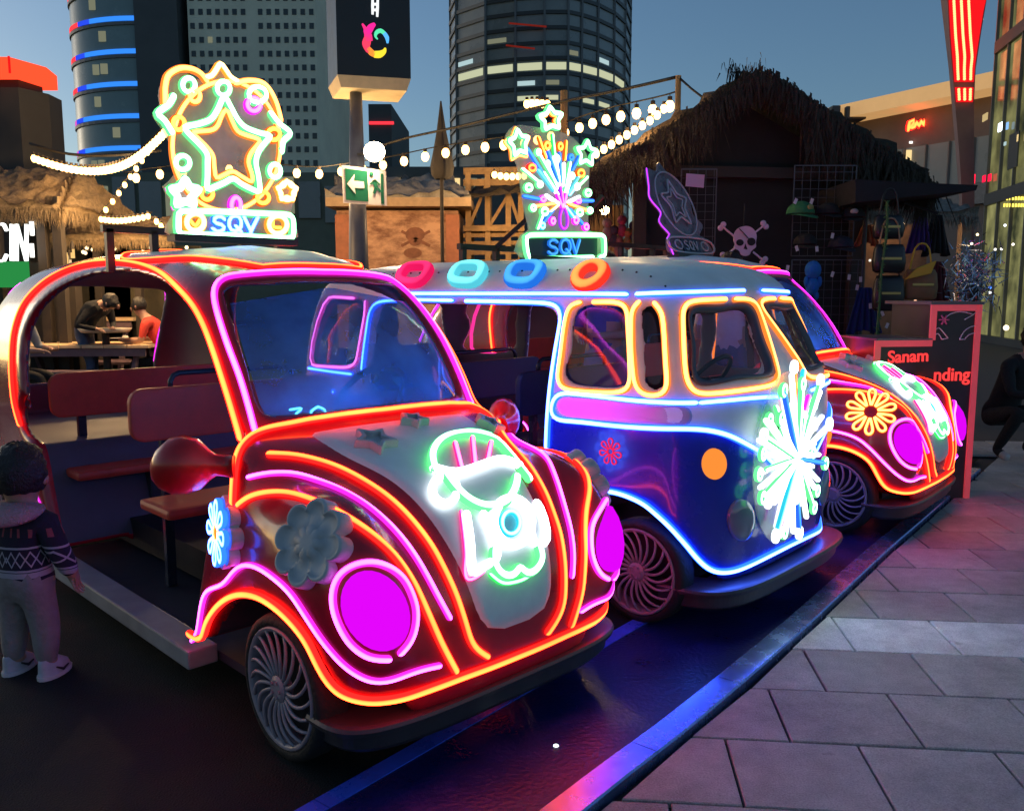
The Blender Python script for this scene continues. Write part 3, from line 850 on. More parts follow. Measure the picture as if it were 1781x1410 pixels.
BC = -2.00                     # middle of the cabin
BX = -1.45                     # middle of the round car; nose and tail mirror each other about it
def MIRC(P): return np.asarray(P)*np.array([-1, 1, 1]) + np.array([2*BC, 0, 0])
def MIRX(P):
    Q = np.array(P, float)*np.array([-1, 1, 1]) + np.array([2*BX, 0, 0])     # the tail is a little longer than the nose
    d = BX-Q[..., 0]; Q[..., 0] = BX-(d+.35*np.clip((d-1)/.4, 0, 1)); return Q

def round_car_fields(h):
    x = np.arange(-3.84, 0.50, h); y = np.arange(-0.76, 0.761, h); z = np.arange(0.10, 1.74, h)
    X = x[:, None, None]; Y = np.abs(y)[None, :, None]; Z = z[None, None, :]
    D_ = BX-X; D_ = np.where(D_ < 1, D_, np.where(D_ < 1.75, 1+(D_-1)*.4/.75, D_-.35))
    u = np.where(X > BX, X-BX, D_)           # distance from the middle, same for nose and tail
    uc = np.abs(X-BC)
    xf = spl([.05,.22,.3,.4,.5,.6,.7,.8,.88,.94,.97,1.0,1.06,1.8], [.33,.345,.358,.36,.345,.31,.245,.14,.0,-.15,-.27,-.42,-.52,-.7])(z)[None, None, :]
    wn = spl([.05,.25,.4,.55,.7,.8,.88,.94,.98,1.02,1.8], [.56,.58,.60,.60,.565,.50,.40,.27,.14,.03,.02])(z)[None, None, :]
    wc = spl([.05,.2,.7,.85,.93,.98,1.02,1.06,1.1,1.8], [.58,.60,.61,.60,.575,.52,.42,.25,.04,.02])(z)[None, None, :]
    t = np.clip((u+BX+0.40)/0.50, 0, 1); t = t*t*(3-2*t)          # 0 at the cowl, 1 at the nose
    w = wc*(1-t) + wn*t
    e = np.maximum(u-(xf-BX-0.50), 0)/0.50
    low = ((Y/w)**4 + e**4 + 1e-9)**0.25 - 1
    low = np.broadcast_to(low, (len(x), len(y), len(z)))
    low = unit_dist(np.ascontiguousarray(low), h)
    low = np.maximum(np.maximum(low, 0.19-Z), Z-1.005)
    fb = np.sqrt(((u+BX-0.02)/.33)**2 + ((Y-.49)/.155)**2 + ((Z-.50)/.34)**2 + 1e-9) - 1
    fb = unit_dist(np.ascontiguousarray(np.broadcast_to(fb, low.shape)), h)
    fb = np.maximum(fb, 0.19-Z)
    low = smin(low, fb, 0.09)
    cf = spl([.2,.9,1.0,1.1,1.2,1.3,1.4,1.48,1.53,1.57,1.60,1.625,1.645,1.8], [-.26,-.30,-.33,-.38,-.44,-.51,-.59,-.67,-.75,-.86,-.98,-1.12,-1.3,-1.42])(z)[None, None, :]
    cw = spl([.1,.2,.8,1.0,1.2,1.35,1.45,1.52,1.57,1.61,1.635,1.655,1.8], [.60,.61,.62,.615,.59,.55,.50,.44,.37,.27,.18,.04,.02])(z)[None, None, :]
    af = np.minimum(0.45, np.maximum(cf-BC, .03))
    e = np.maximum(uc-(cf-BC-af), 0)/af
    cab = ((Y/cw)**3 + e**3 + 1e-9)**(1/3.) - 1
    cab = unit_dist(np.ascontiguousarray(np.broadcast_to(cab, low.shape)), h)
    cab = np.maximum(cab, Z-1.648)
    out = smin(low, np.maximum(cab, 0.19-Z), 0.035)
    return x, y, z, X, Y, Z, u, low, cab, out

F1 = Frame([-.235, 2.97], -45.5)
F2 = Frame([1.038, 4.231], -42)
F3 = Frame([2.40, 5.62], -39.8, 1.04)

# traced lines, photograph pixels
B_ARCH = [(37,737),(27,701),(22,648),(23,595),(30,560),(46,524),(78,492),(117,471),(160,460),(206,458),(248,464),(284,478),(312,503),(337,531),(358,570),(376,620),(394,677),(408,723),(420,765)]
B_HOLE = [(46,735),(40,700),(36,648),(38,595),(46,566),(62,536),(90,508),(125,488),(163,477),(206,474),(242,480),(273,492),(300,515),(323,543),(344,580),(362,630),(381,686),(396,735),(408,772)]
B_COWL = [(408,872),(409,845),(411,818),(417,785),(436,762),(461,748),(500,739),(548,730),(619,719),(690,712),(730,709)]
B_HOOD = [(470,792),(513,795),(560,806),(601,822),(648,849),(683,875),(713,905),(745,946),(768,987),(788,1030),(803,1073),(815,1112),(825,1127),(844,1139)]
B_CREST = [(419,877),(436,864),(464,858),(503,860),(550,874),(596,897),(643,930),(682,967),(713,1010),(737,1057),(764,1115),(790,1164)]
B_LOW = [(333,1100),(337,1124),(345,1132),(355,1115),(364,1080),(382,1053),(405,1036),(429,1031),(456,1037),(487,1057),(515,1084),(538,1115),(557,1154),(577,1186),(600,1205),(632,1214),(663,1215),(702,1209),(752,1193),(803,1174),(850,1157),(900,1137),(950,1115)]
B_SHIELD = [(443,747),(434,712),(417,655),(396,599),(378,542),(373,513),(376,497),(389,486),(413,481),(477,476),(548,475),(619,479),(640,482)]
B_M2 = [(435,830),(468,824),(511,825),(550,837),(596,856),(643,885),(686,924),(717,963),(741,1002),(760,1037),(780,1073)]
B_M3 = [(337,1112),(345,1106),(349,1084),(355,1045),(364,1024),(392,1016),(407,995),(425,981),(442,982),(458,989),(487,1010),(511,1034),(534,1069),(565,1115),(596,1151),(624,1172),(651,1182),(678,1180),(713,1168),(737,1161),(762,1156)]
B_RING = [(674,1144),(643,1141),(612,1119),(591,1084),(581,1049),(583,1018),(596,995),(620,981),(647,978),(674,987),(698,1006),(713,1034),(721,1061),(719,1092),(708,1119),(695,1133)]
B_GLASS = [(470,724),(461,716),(435,627),(399,508),(402,503),(413,501),(470,497),(513,495),(570,494),(619,495),(660,498)]
B_GLASSB = [(470,724),(548,719),(655,707),(690,703)]
B_PANEL = [(525,752),(560,776),(602,800),(640,817),(680,840),(727,883),(770,942),(805,1008),(828,1070),(840,1092),(852,1101),(868,1103),(895,1094),(912,1087)]
B_EDGE = [(410,775),(402,830),(396,872),(362,905),(345,1000),(334,1085),(331,1112)]

class Wheel:
    meshes = None
def wheel_meshes():
    r = 0.232
    prof = [(.19,-.05),(.205,-.058),(.226,-.05),(r,-.03),(r,.03),(.226,.05),(.205,.058),(.19,.05)]
    n = 40; V, Fc = [], []
    for i in range(n):
        a = 2*PI*i/n
        for q, y in prof: V.append((q*math.cos(a), y, q*math.sin(a)))
    k = len(prof)
    for i in range(n):
        for j in range(k): Fc.append((i*k+j, i*k+(j+1) % k, ((i+1) % n)*k+(j+1) % k, ((i+1) % n)*k+j))
    tyre = mesh_of(V, Fc, 'tyre')
    prof = [(.176,-.052),(.188,-.060),(.193,-.056),(.193,.05),(.180,.05)]
    V, Fc = [], []; k = len(prof)
    for i in range(n):
        a = 2*PI*i/n
        for q, y in prof: V.append((q*math.cos(a), y, q*math.sin(a)))
    for i in range(n):
        for j in range(k): Fc.append((i*k+j, i*k+(j+1) % k, ((i+1) % n)*k+(j+1) % k, ((i+1) % n)*k+j))
    rim = mesh_of(V, Fc, 'rim')
    b = MB()
    b.tube([(0,-.066,0),(0,-.06,0),(0,-.03,0)], [.030,.042,.044], 16)
    for i in range(5):
        a = 2*PI*i/5
        b.tube([(.024*math.cos(a),-.072,.024*math.sin(a)),(.024*math.cos(a),-.06,.024*math.sin(a))], .006, 6)
    hub = b.mesh('hub', False)
    b = MB()
    pts = []
    for i in range(8):
        t = i/7; q = .036+t*.148; a = 0.45*t*t
        pts.append((q*math.cos(a), -.050-.010*math.sin(t*PI), q*math.sin(a)))
    b.tube(pts, [.0072-.002*i/7 for i in range(8)], 6)
    spoke = b.mesh('spoke', True)
    b = MB(); b.tube([(0,.02,0),(0,.03,0)], [.176,.176], 32); disc = b.mesh('brake_disc')
    for me, m in ((tyre, M_rubber), (rim, M_rim), (hub, M_rim), (spoke, M_rim), (disc, M_black)): me.materials.append(m)
    return tyre, rim, hub, spoke, disc
def add_wheel(parent, x, y, side, lift=0.0):
    if Wheel.meshes is None: Wheel.meshes = wheel_meshes()
    tyre, rim, hub, spoke, disc = Wheel.meshes
    w = link('wheel', tyre, parent); w.location = (x, y, 0.232+lift)
    w.rotation_euler = (0, 0, 0 if side < 0 else PI)
    link('rim', rim, w); link('hub', hub, w); link('brake_disc', disc, w)
    for i in range(20):
        s = link('spoke', spoke, w); s.rotation_euler = (0, 2*PI*i/20, 0)
    return w
def bench(parent, x, seat_m, wide=.50, rail=True, zs=.58):
    b = MB(); b.box((x, -wide, zs-.045), (x+.30, wide, zs)); b.build('seat', seat_m, parent, bevel=.018)
    # backrest with rounded ends
    t = .035
    poly = []
    for (cy, cz, a0) in ((wide-.06, .98, 0), (-wide+.06, .98, 90), (-wide+.06, .87, 180), (wide-.06, .87, 270)):
        for k in range(5):
            a = R(a0+k*22.5); poly.append((x-.04, cy+.06*math.cos(a), cz+.06*math.sin(a)))
    b = MB(); b.prism(poly, (-t, 0, 0)); b.build('backrest', seat_m, parent, bevel=.008)
    for y in (-wide+.16, wide-.16):
        b = MB(); b.box((x-.105, y-.02, .14), (x-.076, y+.02, .95)); b.build('backrest_post', M_rail, parent)
    b = MB(); b.box((x+.05, -.12, .14), (x+.22, .12, zs-.05)); b.build('seat_base', M_floor, parent, bevel=.01)
    if rail:
        pts = [(x-.09, -wide+.20, 1.02), (x-.09, -wide+.20, 1.06), (x-.09, -wide+.215, 1.085), (x-.09, -wide+.24, 1.095), (x-.09, wide-.24, 1.095), (x-.09, wide-.215, 1.085), (x-.09, wide-.20, 1.06), (x-.09, wide-.20, 1.02)]
        b = MB(); b.tube(pts, .012, 8); b.build('handrail', M_rail, parent, True)

def plate(name, outline, skin, parent, m, thick=.012, rim=True, dome=0.0):
    """a flat moulded piece: outline points (3D, on the body) pushed out along the mean normal"""
    P, N = outline
    c = P.mean(0); n = N.mean(0); n /= np.linalg.norm(n)
    k = len(P); V = []; Fc = []
    for s, o in ((1.0, 0.0), (1.0, thick*.7), (.95, thick), (.6, thick+dome*.7), (.25, thick+dome*.96)):
        for i in range(k):
            p = c+(P[i]-c)*s
            base, bn = skin.near(p) if s < 1 else (P[i], N[i])
            q = p if s == 1 else base
            V.append(q+n*o)
    V.append(skin.near(c)[0]+n*(thick+dome))
    for r in range(4):
        for i in range(k): Fc.append((r*k+i, r*k+(i+1) % k, (r+1)*k+(i+1) % k, (r+1)*k+i))
    for i in range(k): Fc.append((4*k+i, 4*k+(i+1) % k, 5*k))
    V = np.array(V)
    # orient faces outwards
    f = Fc[-1]; nn = np.cross(V[f[1]]-V[f[0]], V[f[2]]-V[f[0]])
    if nn @ n < 0: Fc = [tuple(reversed(f)) for f in Fc]
    return link(name, mesh_of(V, Fc, name), parent, m), c, n

def flower_lines(c, n, up, r, petals, inner=.42, tip=.30):
    """closed petal outlines round a centre, in the plane through c with normal n"""
    n = np.asarray(n)/np.linalg.norm(n); up = np.asarray(up, float); up = up-n*(up@n); up /= np.linalg.norm(up); rt = np.cross(up, n)
    loops = []
    for i in range(petals):
        a = 2*PI*i/petals
        L = []
        for (rr, da) in ((inner*.75, -.10), (.62, -.30*tip*3), (.86, -.30*tip*3.1), (1.0, -.12), (1.0, .12), (.86, .30*tip*3.1), (.62, .30*tip*3), (inner*.75, .10)):
            aa = a+da*(6.0/petals)
            L.append(c + r*rr*(up*math.cos(aa)+rt*math.sin(aa)))
        loops.append(np.array(dense(L, r*.08)))
    t = np.linspace(0, 2*PI, 25)[:-1]
    ring = np.array([c+r*inner*.62*(up*math.cos(a)+rt*math.sin(a)) for a in t])
    return loops, ring
def flower_plate(name, c, n, up, r, petals, parent, m, thick=.02):
    n = np.asarray(n)/np.linalg.norm(n); up = np.asarray(up, float); up = up-n*(up@n); up /= np.linalg.norm(up); rt = np.cross(up, n)
    out = []
    K = petals*12
    for i in range(K):
        a = 2*PI*i/K
        rr = r*(.80+.26*abs(math.cos(petals*a/2))**.6)
        out.append(c+rr*(up*math.cos(a)+rt*math.sin(a)))
    V = []; Fc = []
    for s, o in ((1, -.03), (1, thick*.75), (.965, thick), (.90, thick), (.86, thick*.6), (.42, thick*.6), (.38, thick), (.15, thick*1.05)):
        V += [c+(p-c)*s+n*o for p in out]
    V.append(c+n*thick*1.05)
    for q in range(7):
        for i in range(K): Fc.append((q*K+i, q*K+(i+1) % K, (q+1)*K+(i+1) % K, (q+1)*K+i))
    for i in range(K): Fc.append((7*K+i, 7*K+(i+1) % K, 8*K))
    V = np.array(V); f = Fc[-1]
    if np.cross(V[f[1]]-V[f[0]], V[f[2]]-V[f[0]]) @ n < 0: Fc = [tuple(reversed(f)) for f in Fc]
    return link(name, mesh_of(V, Fc, name), parent, m)
def star_pts(r, ri=.5, n=5, rot=0.0, soft=.12):
    P = []
    for i in range(2*n):
        a = PI/2 + rot + PI*i/n
        rr = r if i % 2 == 0 else r*ri
        P.append(np.array([rr*math.cos(a), rr*math.sin(a)]))
    Q = []
    for i in range(2*n):                      # rounded corners
        a, b, c = P[i-1], P[i], P[(i+1) % (2*n)]
        Q += [b+(a-b)*soft*1.6, b+((a-b)+(c-b))*soft*.35, b+(c-b)*soft*1.6]
    return Q

def bumper(root, hw, xb, dx, z0, z1, mir=None, deep=.16):
    ol = []
    for i in range(41):
        a = -PI/2 + PI*i/40
        ca, sa = math.cos(a), math.sin(a)
        ol.append((xb+dx*abs(ca)**.5, hw*math.copysign(abs(sa)**.5, sa)))
    prof = [(deep, z0), (.030, z0-.004), (.018, z0+.010), (.014, z1-.030), (-.008, z1-.024), (-.012, z1-.010), (-.006, z1), (.010, z1+.002), (deep, z1-.004)]
    V, Fc = [], []; k = len(prof)
    for (px, py) in ol:
        for (o, zz) in prof:
            f = 1-o/.62
            p = np.array([xb-.2+(px-xb+.2)*f-.0*o, py*f, zz]); V.append(mir(p) if mir else p)
    for i in range(40):
        for j in range(k): Fc.append((i*k+j, (i+1)*k+j, (i+1)*k+(j+1) % k, i*k+(j+1) % k))
    Fc.append(tuple(range(k))); Fc.append(tuple(range(40*k, 41*k)))
    if not mir: Fc = [tuple(reversed(f)) for f in Fc]
    return link('bumper', mesh_of(V, Fc, 'bumper', False), root, M_bumper)
def make_round_car():
    fr = F1
    # pass 1: closed body, coarse, to lay the traced outlines on
    x, y, z, X, Y, Z, u, low, cab, out = round_car_fields(.03)
    V, Q = surface_nets(out, np.array([x[0], y[0], z[0]]), .03)
    sk0 = Skin(soften(V, Q, 1), Q)
    hole, _ = sk0.cast(fr, B_HOLE, 10)
    edge, _ = sk0.cast(fr, B_EDGE, 10)
    side = [tuple(p[[0, 2]]) for p in edge[::-1]] 
    side = [(-.62, .02)] + side + [tuple(p[[0, 2]]) for p in hole[::-1]]
    # close at the rear with the mirror image of the front edge
    side += [tuple(MIRX(p)[[0, 2]]) for p in edge] + [(MIRX(np.array([-.62, 0, 0]))[0], .02)]
    lowl, _ = sk0.cast(fr, B_LOW, 8)
    well = [tuple(p[[0, 2]]) for p in lowl if p[1] < -.50 and p[0] < .30]
    well = [(a-.004, b-.014) for a, b in well]
    well = [(well[0][0]-.1, -.1)] + well + [(well[-1][0]+.02, -.1)]
    gl, _ = sk0.cast(fr, B_GLASS, 10); glb, _ = sk0.cast(fr, B_GLASSB, 10)
    gz = [tuple(p[[1, 2]]) for p in gl if p[1] < -.004]
    gb = [tuple(p[[1, 2]]) for p in glb if p[1] < -.004]
    glass_half = gb[::-1] + gz[1:]
    glass_poly = glass_half + [(-a, b) for a, b in glass_half[::-1]]
    # pass 2: openings
    h = .0145
    x, y, z, X, Y, Z, u, low, cab, out = round_car_fields(h)
    x0, y0, z0 = x[0], y[0], z[0]
    inner = np.maximum(cab+.045, np.where(X < -1.6, .70, .95)-Z)
    S = poly_sd(*np.meshgrid(x, z, indexing='ij'), side)[:, None, :]
    W = poly_sd(*np.meshgrid(u[:, 0, 0]+BX, z, indexing='ij'), well)[:, None, :]
    W = np.maximum(W, .26-Y)
    Gm = poly_sd(*np.meshgrid(y, z, indexing='ij'), glass_poly)[None, :, :]
    Gr = poly_sd(*np.meshgrid(y, z, indexing='ij'), [(a*1.05, b-(.14 if b < 1.1 else 0)) for a, b in glass_poly])[None, :, :]
    Gm = np.where(X > BC, Gm, Gr)
    Gm = np.maximum(Gm, .80+(-.0)-(np.abs(X-BC)+0*Z))
    body = -smin(-out, smin(smin(inner, S+0*Y, .012), np.minimum(W+0*X, Gm), .01), .036)
    body = np.maximum(body, np.broadcast_to(.185-Z, body.shape))
    V, Q = surface_nets(body.astype(np.float32), np.array([x0, y0, z0]), h)
    V = soften(V, Q, 4, .45)
    root = thing('ride_car')
    me = mesh_of(V, Q, 'body')
    C = V[Q].mean(1)
    ii = np.clip(np.round((C-np.array([x0, y0, z0]))/h).astype(int), 0, np.array(out.shape)-1)
    gx, gy, gz_a = np.gradient(out.astype(np.float32), h)
    fn = np.cross(V[Q[:, 1]]-V[Q[:, 0]], V[Q[:, 2]]-V[Q[:, 0]]); fn /= np.linalg.norm(fn, axis=1)[:, None]+1e-12
    gr = np.stack([gx[ii[:, 0], ii[:, 1], ii[:, 2]], gy[ii[:, 0], ii[:, 1], ii[:, 2]], gz_a[ii[:, 0], ii[:, 1], ii[:, 2]]], 1)
    inward = ((fn*gr).sum(1) < -.25) & (out[ii[:, 0], ii[:, 1], ii[:, 2]] < -.006) | (out[ii[:, 0], ii[:, 1], ii[:, 2]] < -.055)
    ins = inward.astype(np.int32)
    me.polygons.foreach_set('material_index', ins)
    link('body', me, root, [M_red, mat('round_car_lining', (.085, .065, .10), .6, var=.15, scale=5)])
    sk = Skin(V, Q)
    r = .0125
    def two(P, N, color, rear=True, rr=r, **k):
        for sgn in (1, -1):
            f = np.array([1, sgn, 1.0])
            neon(P*f, N*f, rr, color, root, **k)
            if rear: neon(MIRX(P*f), N*f*np.array([-1, 1, 1]), rr, color, root, **k)
    def mid(P, N, color, rear=True, rr=r):
        P, N = halves(P, N)
        neon(P, N, rr, color, root)
        if rear: neon(MIRX(P), N*np.array([-1, 1, 1]), rr, color, root)
    P, N = sk0.cast(fr, B_ARCH); two(P, N, 'red', False, .0135)
    P, N = sk0.cast(fr, B_COWL); mid(P, N, 'red', False)
    P, N = sk.cast(fr, B_HOOD); two(P, N, 'red', False)
    P, N = sk.cast(fr, B_CREST); two(P, N, 'red')
    P, N = sk0.cast(fr, B_LOW); mid(P, N, 'red', rr=.0135)
    P, N = sk0.cast(fr, B_SHIELD); P, N = halves(P, N); neon(P, N, r, 'magenta', root); neon(MIRC(P), N*np.array([-1, 1, 1]), r, 'magenta', root)
    P, N = sk.cast(fr, B_M2); two(P, N, 'magenta', False, rr=.010)
    P, N = sk0.cast(fr, B_M3); two(P, N, 'magenta', rr=.010)
    P, N = sk.cast(fr, B_RING); two(P, N, 'magenta', rr=.0115)
    c = np.array([652, 1061.0])
    E = []
    for i in range(28):
        a = 2*PI*i/28
        E.append((c[0]+62*math.cos(a)+6*math.sin(a), c[1]+72*math.sin(a)+8*math.cos(a)))
    P, N = sk.cast(fr, E, 30, closed=True)
    for fx in (0, 1):
        for sgn in (1, -1):
            f = np.array([1, sgn, 1.0]); A, B = P*f, N*f
            if fx: A, B = MIRX(A), B*np.array([-1, 1, 1])
            else: plate('headlight', (A, B), sk, root, M_lampm, .02, dome=.012); continue
            plate('tail_lamp', (A, B), sk, root, M_lampm, .02, dome=.012)
    # white bonnet panel: a thin moulded sheet on the bonnet
    P, N = sk.cast(fr, B_PANEL, 12)
    d = np.array([-.72, 0, -.69]); e = np.array([-.69, 0, .72])
    k = P[:, 1] < -.004
    P = P[:np.argmin(k)] if not k.all() else P
    vv = P @ e; hw = -P[:, 1]
    top, bot = vv.max(), vv.min()
    o = np.argsort(vv); vv, hw = vv[o], hw[o]
    rows = 34; cols = 19; V2 = []; F2_ = []
    ts = np.linspace(bot, top, rows)
    for i, t in enumerate(ts):
        w = np.interp(t, vv, hw)
        for j in range(cols):
            yy = w*(2*j/(cols-1)-1)
            edge_ = (i in (0, rows-1)) or (j in (0, cols-1))
            o_ = e*t + np.array([0, yy, 0]) - d*2.0
            hit = sk.hit(o_, d)
            p, nn = hit if hit else (e*t+np.array([0, yy, 0]), -d)
            V2.append(p+nn*(-.004 if edge_ else .007))
    for i in range(rows-1):
        for j in range(cols-1): F2_.append((i*cols+j, i*cols+j+1, (i+1)*cols+j+1, (i+1)*cols+j))
    V2 = np.array(V2); n0 = np.cross(V2[F2_[300][1]]-V2[F2_[300][0]], V2[F2_[300][3]]-V2[F2_[300][0]])
    if n0 @ d > 0: F2_ = [tuple(reversed(f)) for f in F2_]
    link('bonnet_panel', mesh_of(V2, F2_, 'bonnet_panel'), root, M_white)
    skp = Skin(V2, np.array(F2_))
    # white roof panel and its light line
    def roof_patch(x0, x1, hw, name, m, off):
        rows, cols = 30, 15; V2, F_ = [], []
        for i in range(rows):
            xx = x0+(x1-x0)*i/(rows-1)
            s = 1-abs(2*i/(rows-1)-1)**5*.35
            for j in range(cols):
                ed = i in (0, rows-1) or j in (0, cols-1)
                hit = sk0.hit((xx, hw*s*(2*j/(cols-1)-1), 2.5), (0, 0, -1))
                V2.append(hit[0]+hit[1]*(-.006 if ed else off))
        for i in range(rows-1):
            for j in range(cols-1): F_.append((i*cols+j, (i+1)*cols+j, (i+1)*cols+j+1, i*cols+j+1))
        link(name, mesh_of(V2, F_, name), root, m)
        edge_ = [V2[i*cols] for i in range(rows)] + [V2[(rows-1)*cols+j] for j in range(1, cols)] + [V2[i*cols+cols-1] for i in range(rows-2, -1, -1)] + [V2[j] for j in range(cols-2, 0, -1)]
        return np.array(edge_)
    ed = roof_patch(-2.1, -.80, .34, 'roof_panel', M_white, .006)
    PN = [sk0.near(p) for p in dense(ed, .03, True)]
    neon(np.array([p for p, n in PN]), np.array([n for p, n in PN]), .011, 'red', root, closed=True)
    # windshield pane; the back is open
    for s in (0,):
        cols, rows = 13, 9; V2, F_ = [], []
        zs = [b for a, b in glass_half]; zlo, zhi = min(zs), max(zs)
        lp = np.array(glass_half); 
        gz_ = np.array([q for q in gz]); oo = np.argsort(gz_[:, 1])
        for i in range(rows):
            for j in range(cols):
                f = 2*j/(cols-1)-1
                wtop = np.interp(1e9, gz_[oo][:, 1], -gz_[oo][:, 0])
                zb = np.interp(abs(f)*.42, -np.array(gb)[:, 0][::-1], np.array(gb)[:, 1][::-1]) if len(gb) > 1 else zlo
                zz = zb-.01 + (zhi+.012-zb)*i/(rows-1)
                ww = np.interp(zz, gz_[oo][:, 1], -gz_[oo][:, 0])+.008
                hit = sk0.hit((1.0, f*ww, zz), (-1, 0, 0))
                p = hit[0]-hit[1]*.022
                if s: p = MIRC(p)
                V2.append(p)
        for i in range(rows-1):
            for j in range(cols-1): F_.append((i*cols+j, i*cols+j+1, (i+1)*cols+j+1, (i+1)*cols+j))
        link('windshield', mesh_of(V2, F_, 'pane'), root, M_glass)
    # bumpers
    for s in (0, 1): bumper(root, .62, .10, .256, .125, .208, MIRX if s else None)
    # floor, step edges, underframe
    b = MB(); b.box((-2.45, -.52, .10), (-.45, .52, .135)); b.build('floor_board', M_floor, root)
    for s in (-1, 1):
        b = MB(); b.box((-2.22, min(s*.525, s*.64), .095), (-.68, max(s*.525, s*.64), .165)); b.build('door_step', M_step, root, bevel=.008)
    b = MB(); b.box((-3.2, -.24, .16), (.10, .24, .30)); b.build('underframe', M_black, root)
    bench(root, -1.42, M_seat); bench(root, -2.46, M_seat, rail=False)
    # dashboard with a lit strip and digits, steering wheel
    b = MB(); b.tube([(-.505, -.36, .972), (-.485, 0, .976), (-.505, .36, .972)], .008, 8); b.build('dash_light', emat('dash_cyan', (.03, .30, 1.0), 30.0), root)
    for k, st in enumerate(([(0,1),(.8,1),(.35,.55),(.8,.3),(.5,0),(0,.05)], [(.5,1),(0,.7),(0,.3),(.5,0),(1,.3),(1,.7),(.5,1)])):
        P = [np.array([-.50, -.30+k*.085+a*.055, .985+c*.045]) for a, c in st]; neon(np.array(dense(P, .008)), np.array([1.0, 0, .3]), .006, 'cyan', root, 'dash_digit')
    b = MB(); b.box((-.56, -.42, .74), (-.46, .42, .955)); b.build('dashboard', M_floor, root, bevel=.03)
    sw = MB(); t = np.linspace(0, 2*PI, 29)[:-1]
    Rm = Matrix.Rotation(R(-62), 3, 'Y')
    sw.tube([Rm @ Vector((.16*math.cos(a), .16*math.sin(a), 0)) + Vector((-.74, .22, 1.0)) for a in t], .014, 8, closed=True)
    for a in (0, 2.1, 4.2): sw.tube([Vector((-.74, .22, 1.0)), Rm @ Vector((.16*math.cos(a), .16*math.sin(a), 0)) + Vector((-.74, .22, 1.0))], .010, 6)
    sw.tube([Vector((-.74, .22, 1.0)), Vector((-.58, .22, .90))], .016, 8)
    sw.build('steering_wheel', M_black, root, True)
    for (wx, wy) in ((-.06, -.57), (-.06, .57), (MIRX(np.array([-.06, 0, 0]))[0], -.57), (MIRX(np.array([-.06, 0, 0]))[0], .57)): add_wheel(root, wx, wy, wy)
    # mirrors: tear-shaped head on an arm from the pillar foot
    for s in (-1, 1):
        A = F1.plane(408, 812, 1, -.60); Bq = F1.plane(262, 818, 1, -.80)
        pts, rad = [], []
        prof = [(0, .040), (.12, .036), (.22, .036), (.30, .052), (.42, .084), (.58, .097), (.75, .093), (.9, .066), (.97, .038), (1, .008)]
        V2 = []; F_ = []; n = 16
        for t, q in prof:
            p = A+(Bq-A)*t + np.array([0, 0, .015*math.sin(t*PI)])
            ax = (Bq-A)/np.linalg.norm(Bq-A); sd = np.cross(ax, [0, 0, 1]); sd /= np.linalg.norm(sd); up = np.cross(sd, ax)
            for i in range(n):
                a = 2*PI*i/n
                v = p+sd*math.cos(a)*q*.75+up*math.sin(a)*q
                V2.append(v if s < 0 else v*FL)
        for i in range(len(prof)-1):
            for j in range(n): F_.append((i*n+j, i*n+(j+1) % n, (i+1)*n+(j+1) % n, (i+1)*n+j))
        F_.append(tuple(range(n))); F_.append(tuple(range((len(prof)-1)*n, len(prof)*n)))
        link('mirror', mesh_of(V2, F_, 'mirror'), root, M_mirrorglass)
    # roof frame that carries the sign
    b = MB()
    for ya in (-.42, -.22, .22, .42): b.bar((-1.80, ya, 1.54), (-1.80, ya, 1.73), .032)
    b.bar((-1.80, -.45, 1.73), (-1.80, .45, 1.73), .032)
    b.build('roof_frame', M_black, root)
    return root, sk, sk0, skp

def plane_pts(fr, px, xl, tilt, zb, step=6, closed=False):
    """traced pixels onto a board that stands across the car at x=xl and leans back by tilt from height zb"""
    n = np.array([math.cos(tilt), 0, math.sin(tilt)]); p0 = np.array([xl, 0, zb]); C = fr.loc(EYE)
    out = []
    for (x, y) in dense(px, step, closed):
        d = ray(x, y) @ fr.M
        t = ((p0-C) @ n)/(d @ n); out.append(C+d*t)
    return np.array(out), n
def acrylic(name, P, n, parent, m, thick=.012, back=.02):
    b = MB(); b.prism([p-n*(back+thick) for p in P], n*thick); return b.build(name, m, parent)

# ---- light strokes for the letters S Q V in a unit box (x right, y up)
LET = {'S': [[(.92,.86),(.7,.99),(.35,1.0),(.1,.86),(.08,.68),(.3,.54),(.7,.46),(.93,.3),(.88,.12),(.62,.0),(.3,.0),(.06,.14)]],
       'Q': [[(.5,1.0),(.2,.92),(.04,.68),(.04,.32),(.2,.08),(.5,0),(.8,.08),(.96,.32),(.96,.68),(.8,.92),(.5,1.0)], [(.62,.28),(.98,-.06)]],
       'V': [[(.0,1.0),(.5,.0)], [(.5,.0),(1.0,1.0)]]}
def sqv(parent, p0, right, up, hgt, n, r, color):
    wd = hgt*.86
    for k, ch in enumerate('SQV'):
        for st in LET[ch]:
            pts = [p0 + right*(k*wd*1.22+a*wd) + up*(b*hgt) for a, b in st]
            pts = dense(pts, hgt*.07)
            neon(pts, n, r, color, parent, 'neon_letter')
NEON['flower_red'] = neon_mat('flower_red', (1.0, .02, .12), 1.0, .8)
M_acryl2 = mat('flower_acrylic', (.6, .6, .62), .3)
M_grey2 = mat('unlit_board', (.16, .13, .15), .3, var=.2, scale=9)
M_tube = mat('unlit_tube_white', (.5, .48, .5), .35)
M_amber = emat('amber_lamp', (1.0, .28, .04), .8)
M_hl = mat('van_headlight_lens', (.20, .22, .30), .12, coat=.8)
M_surround = mat('window_rubber', (.10, .10, .13), .45, var=.15)
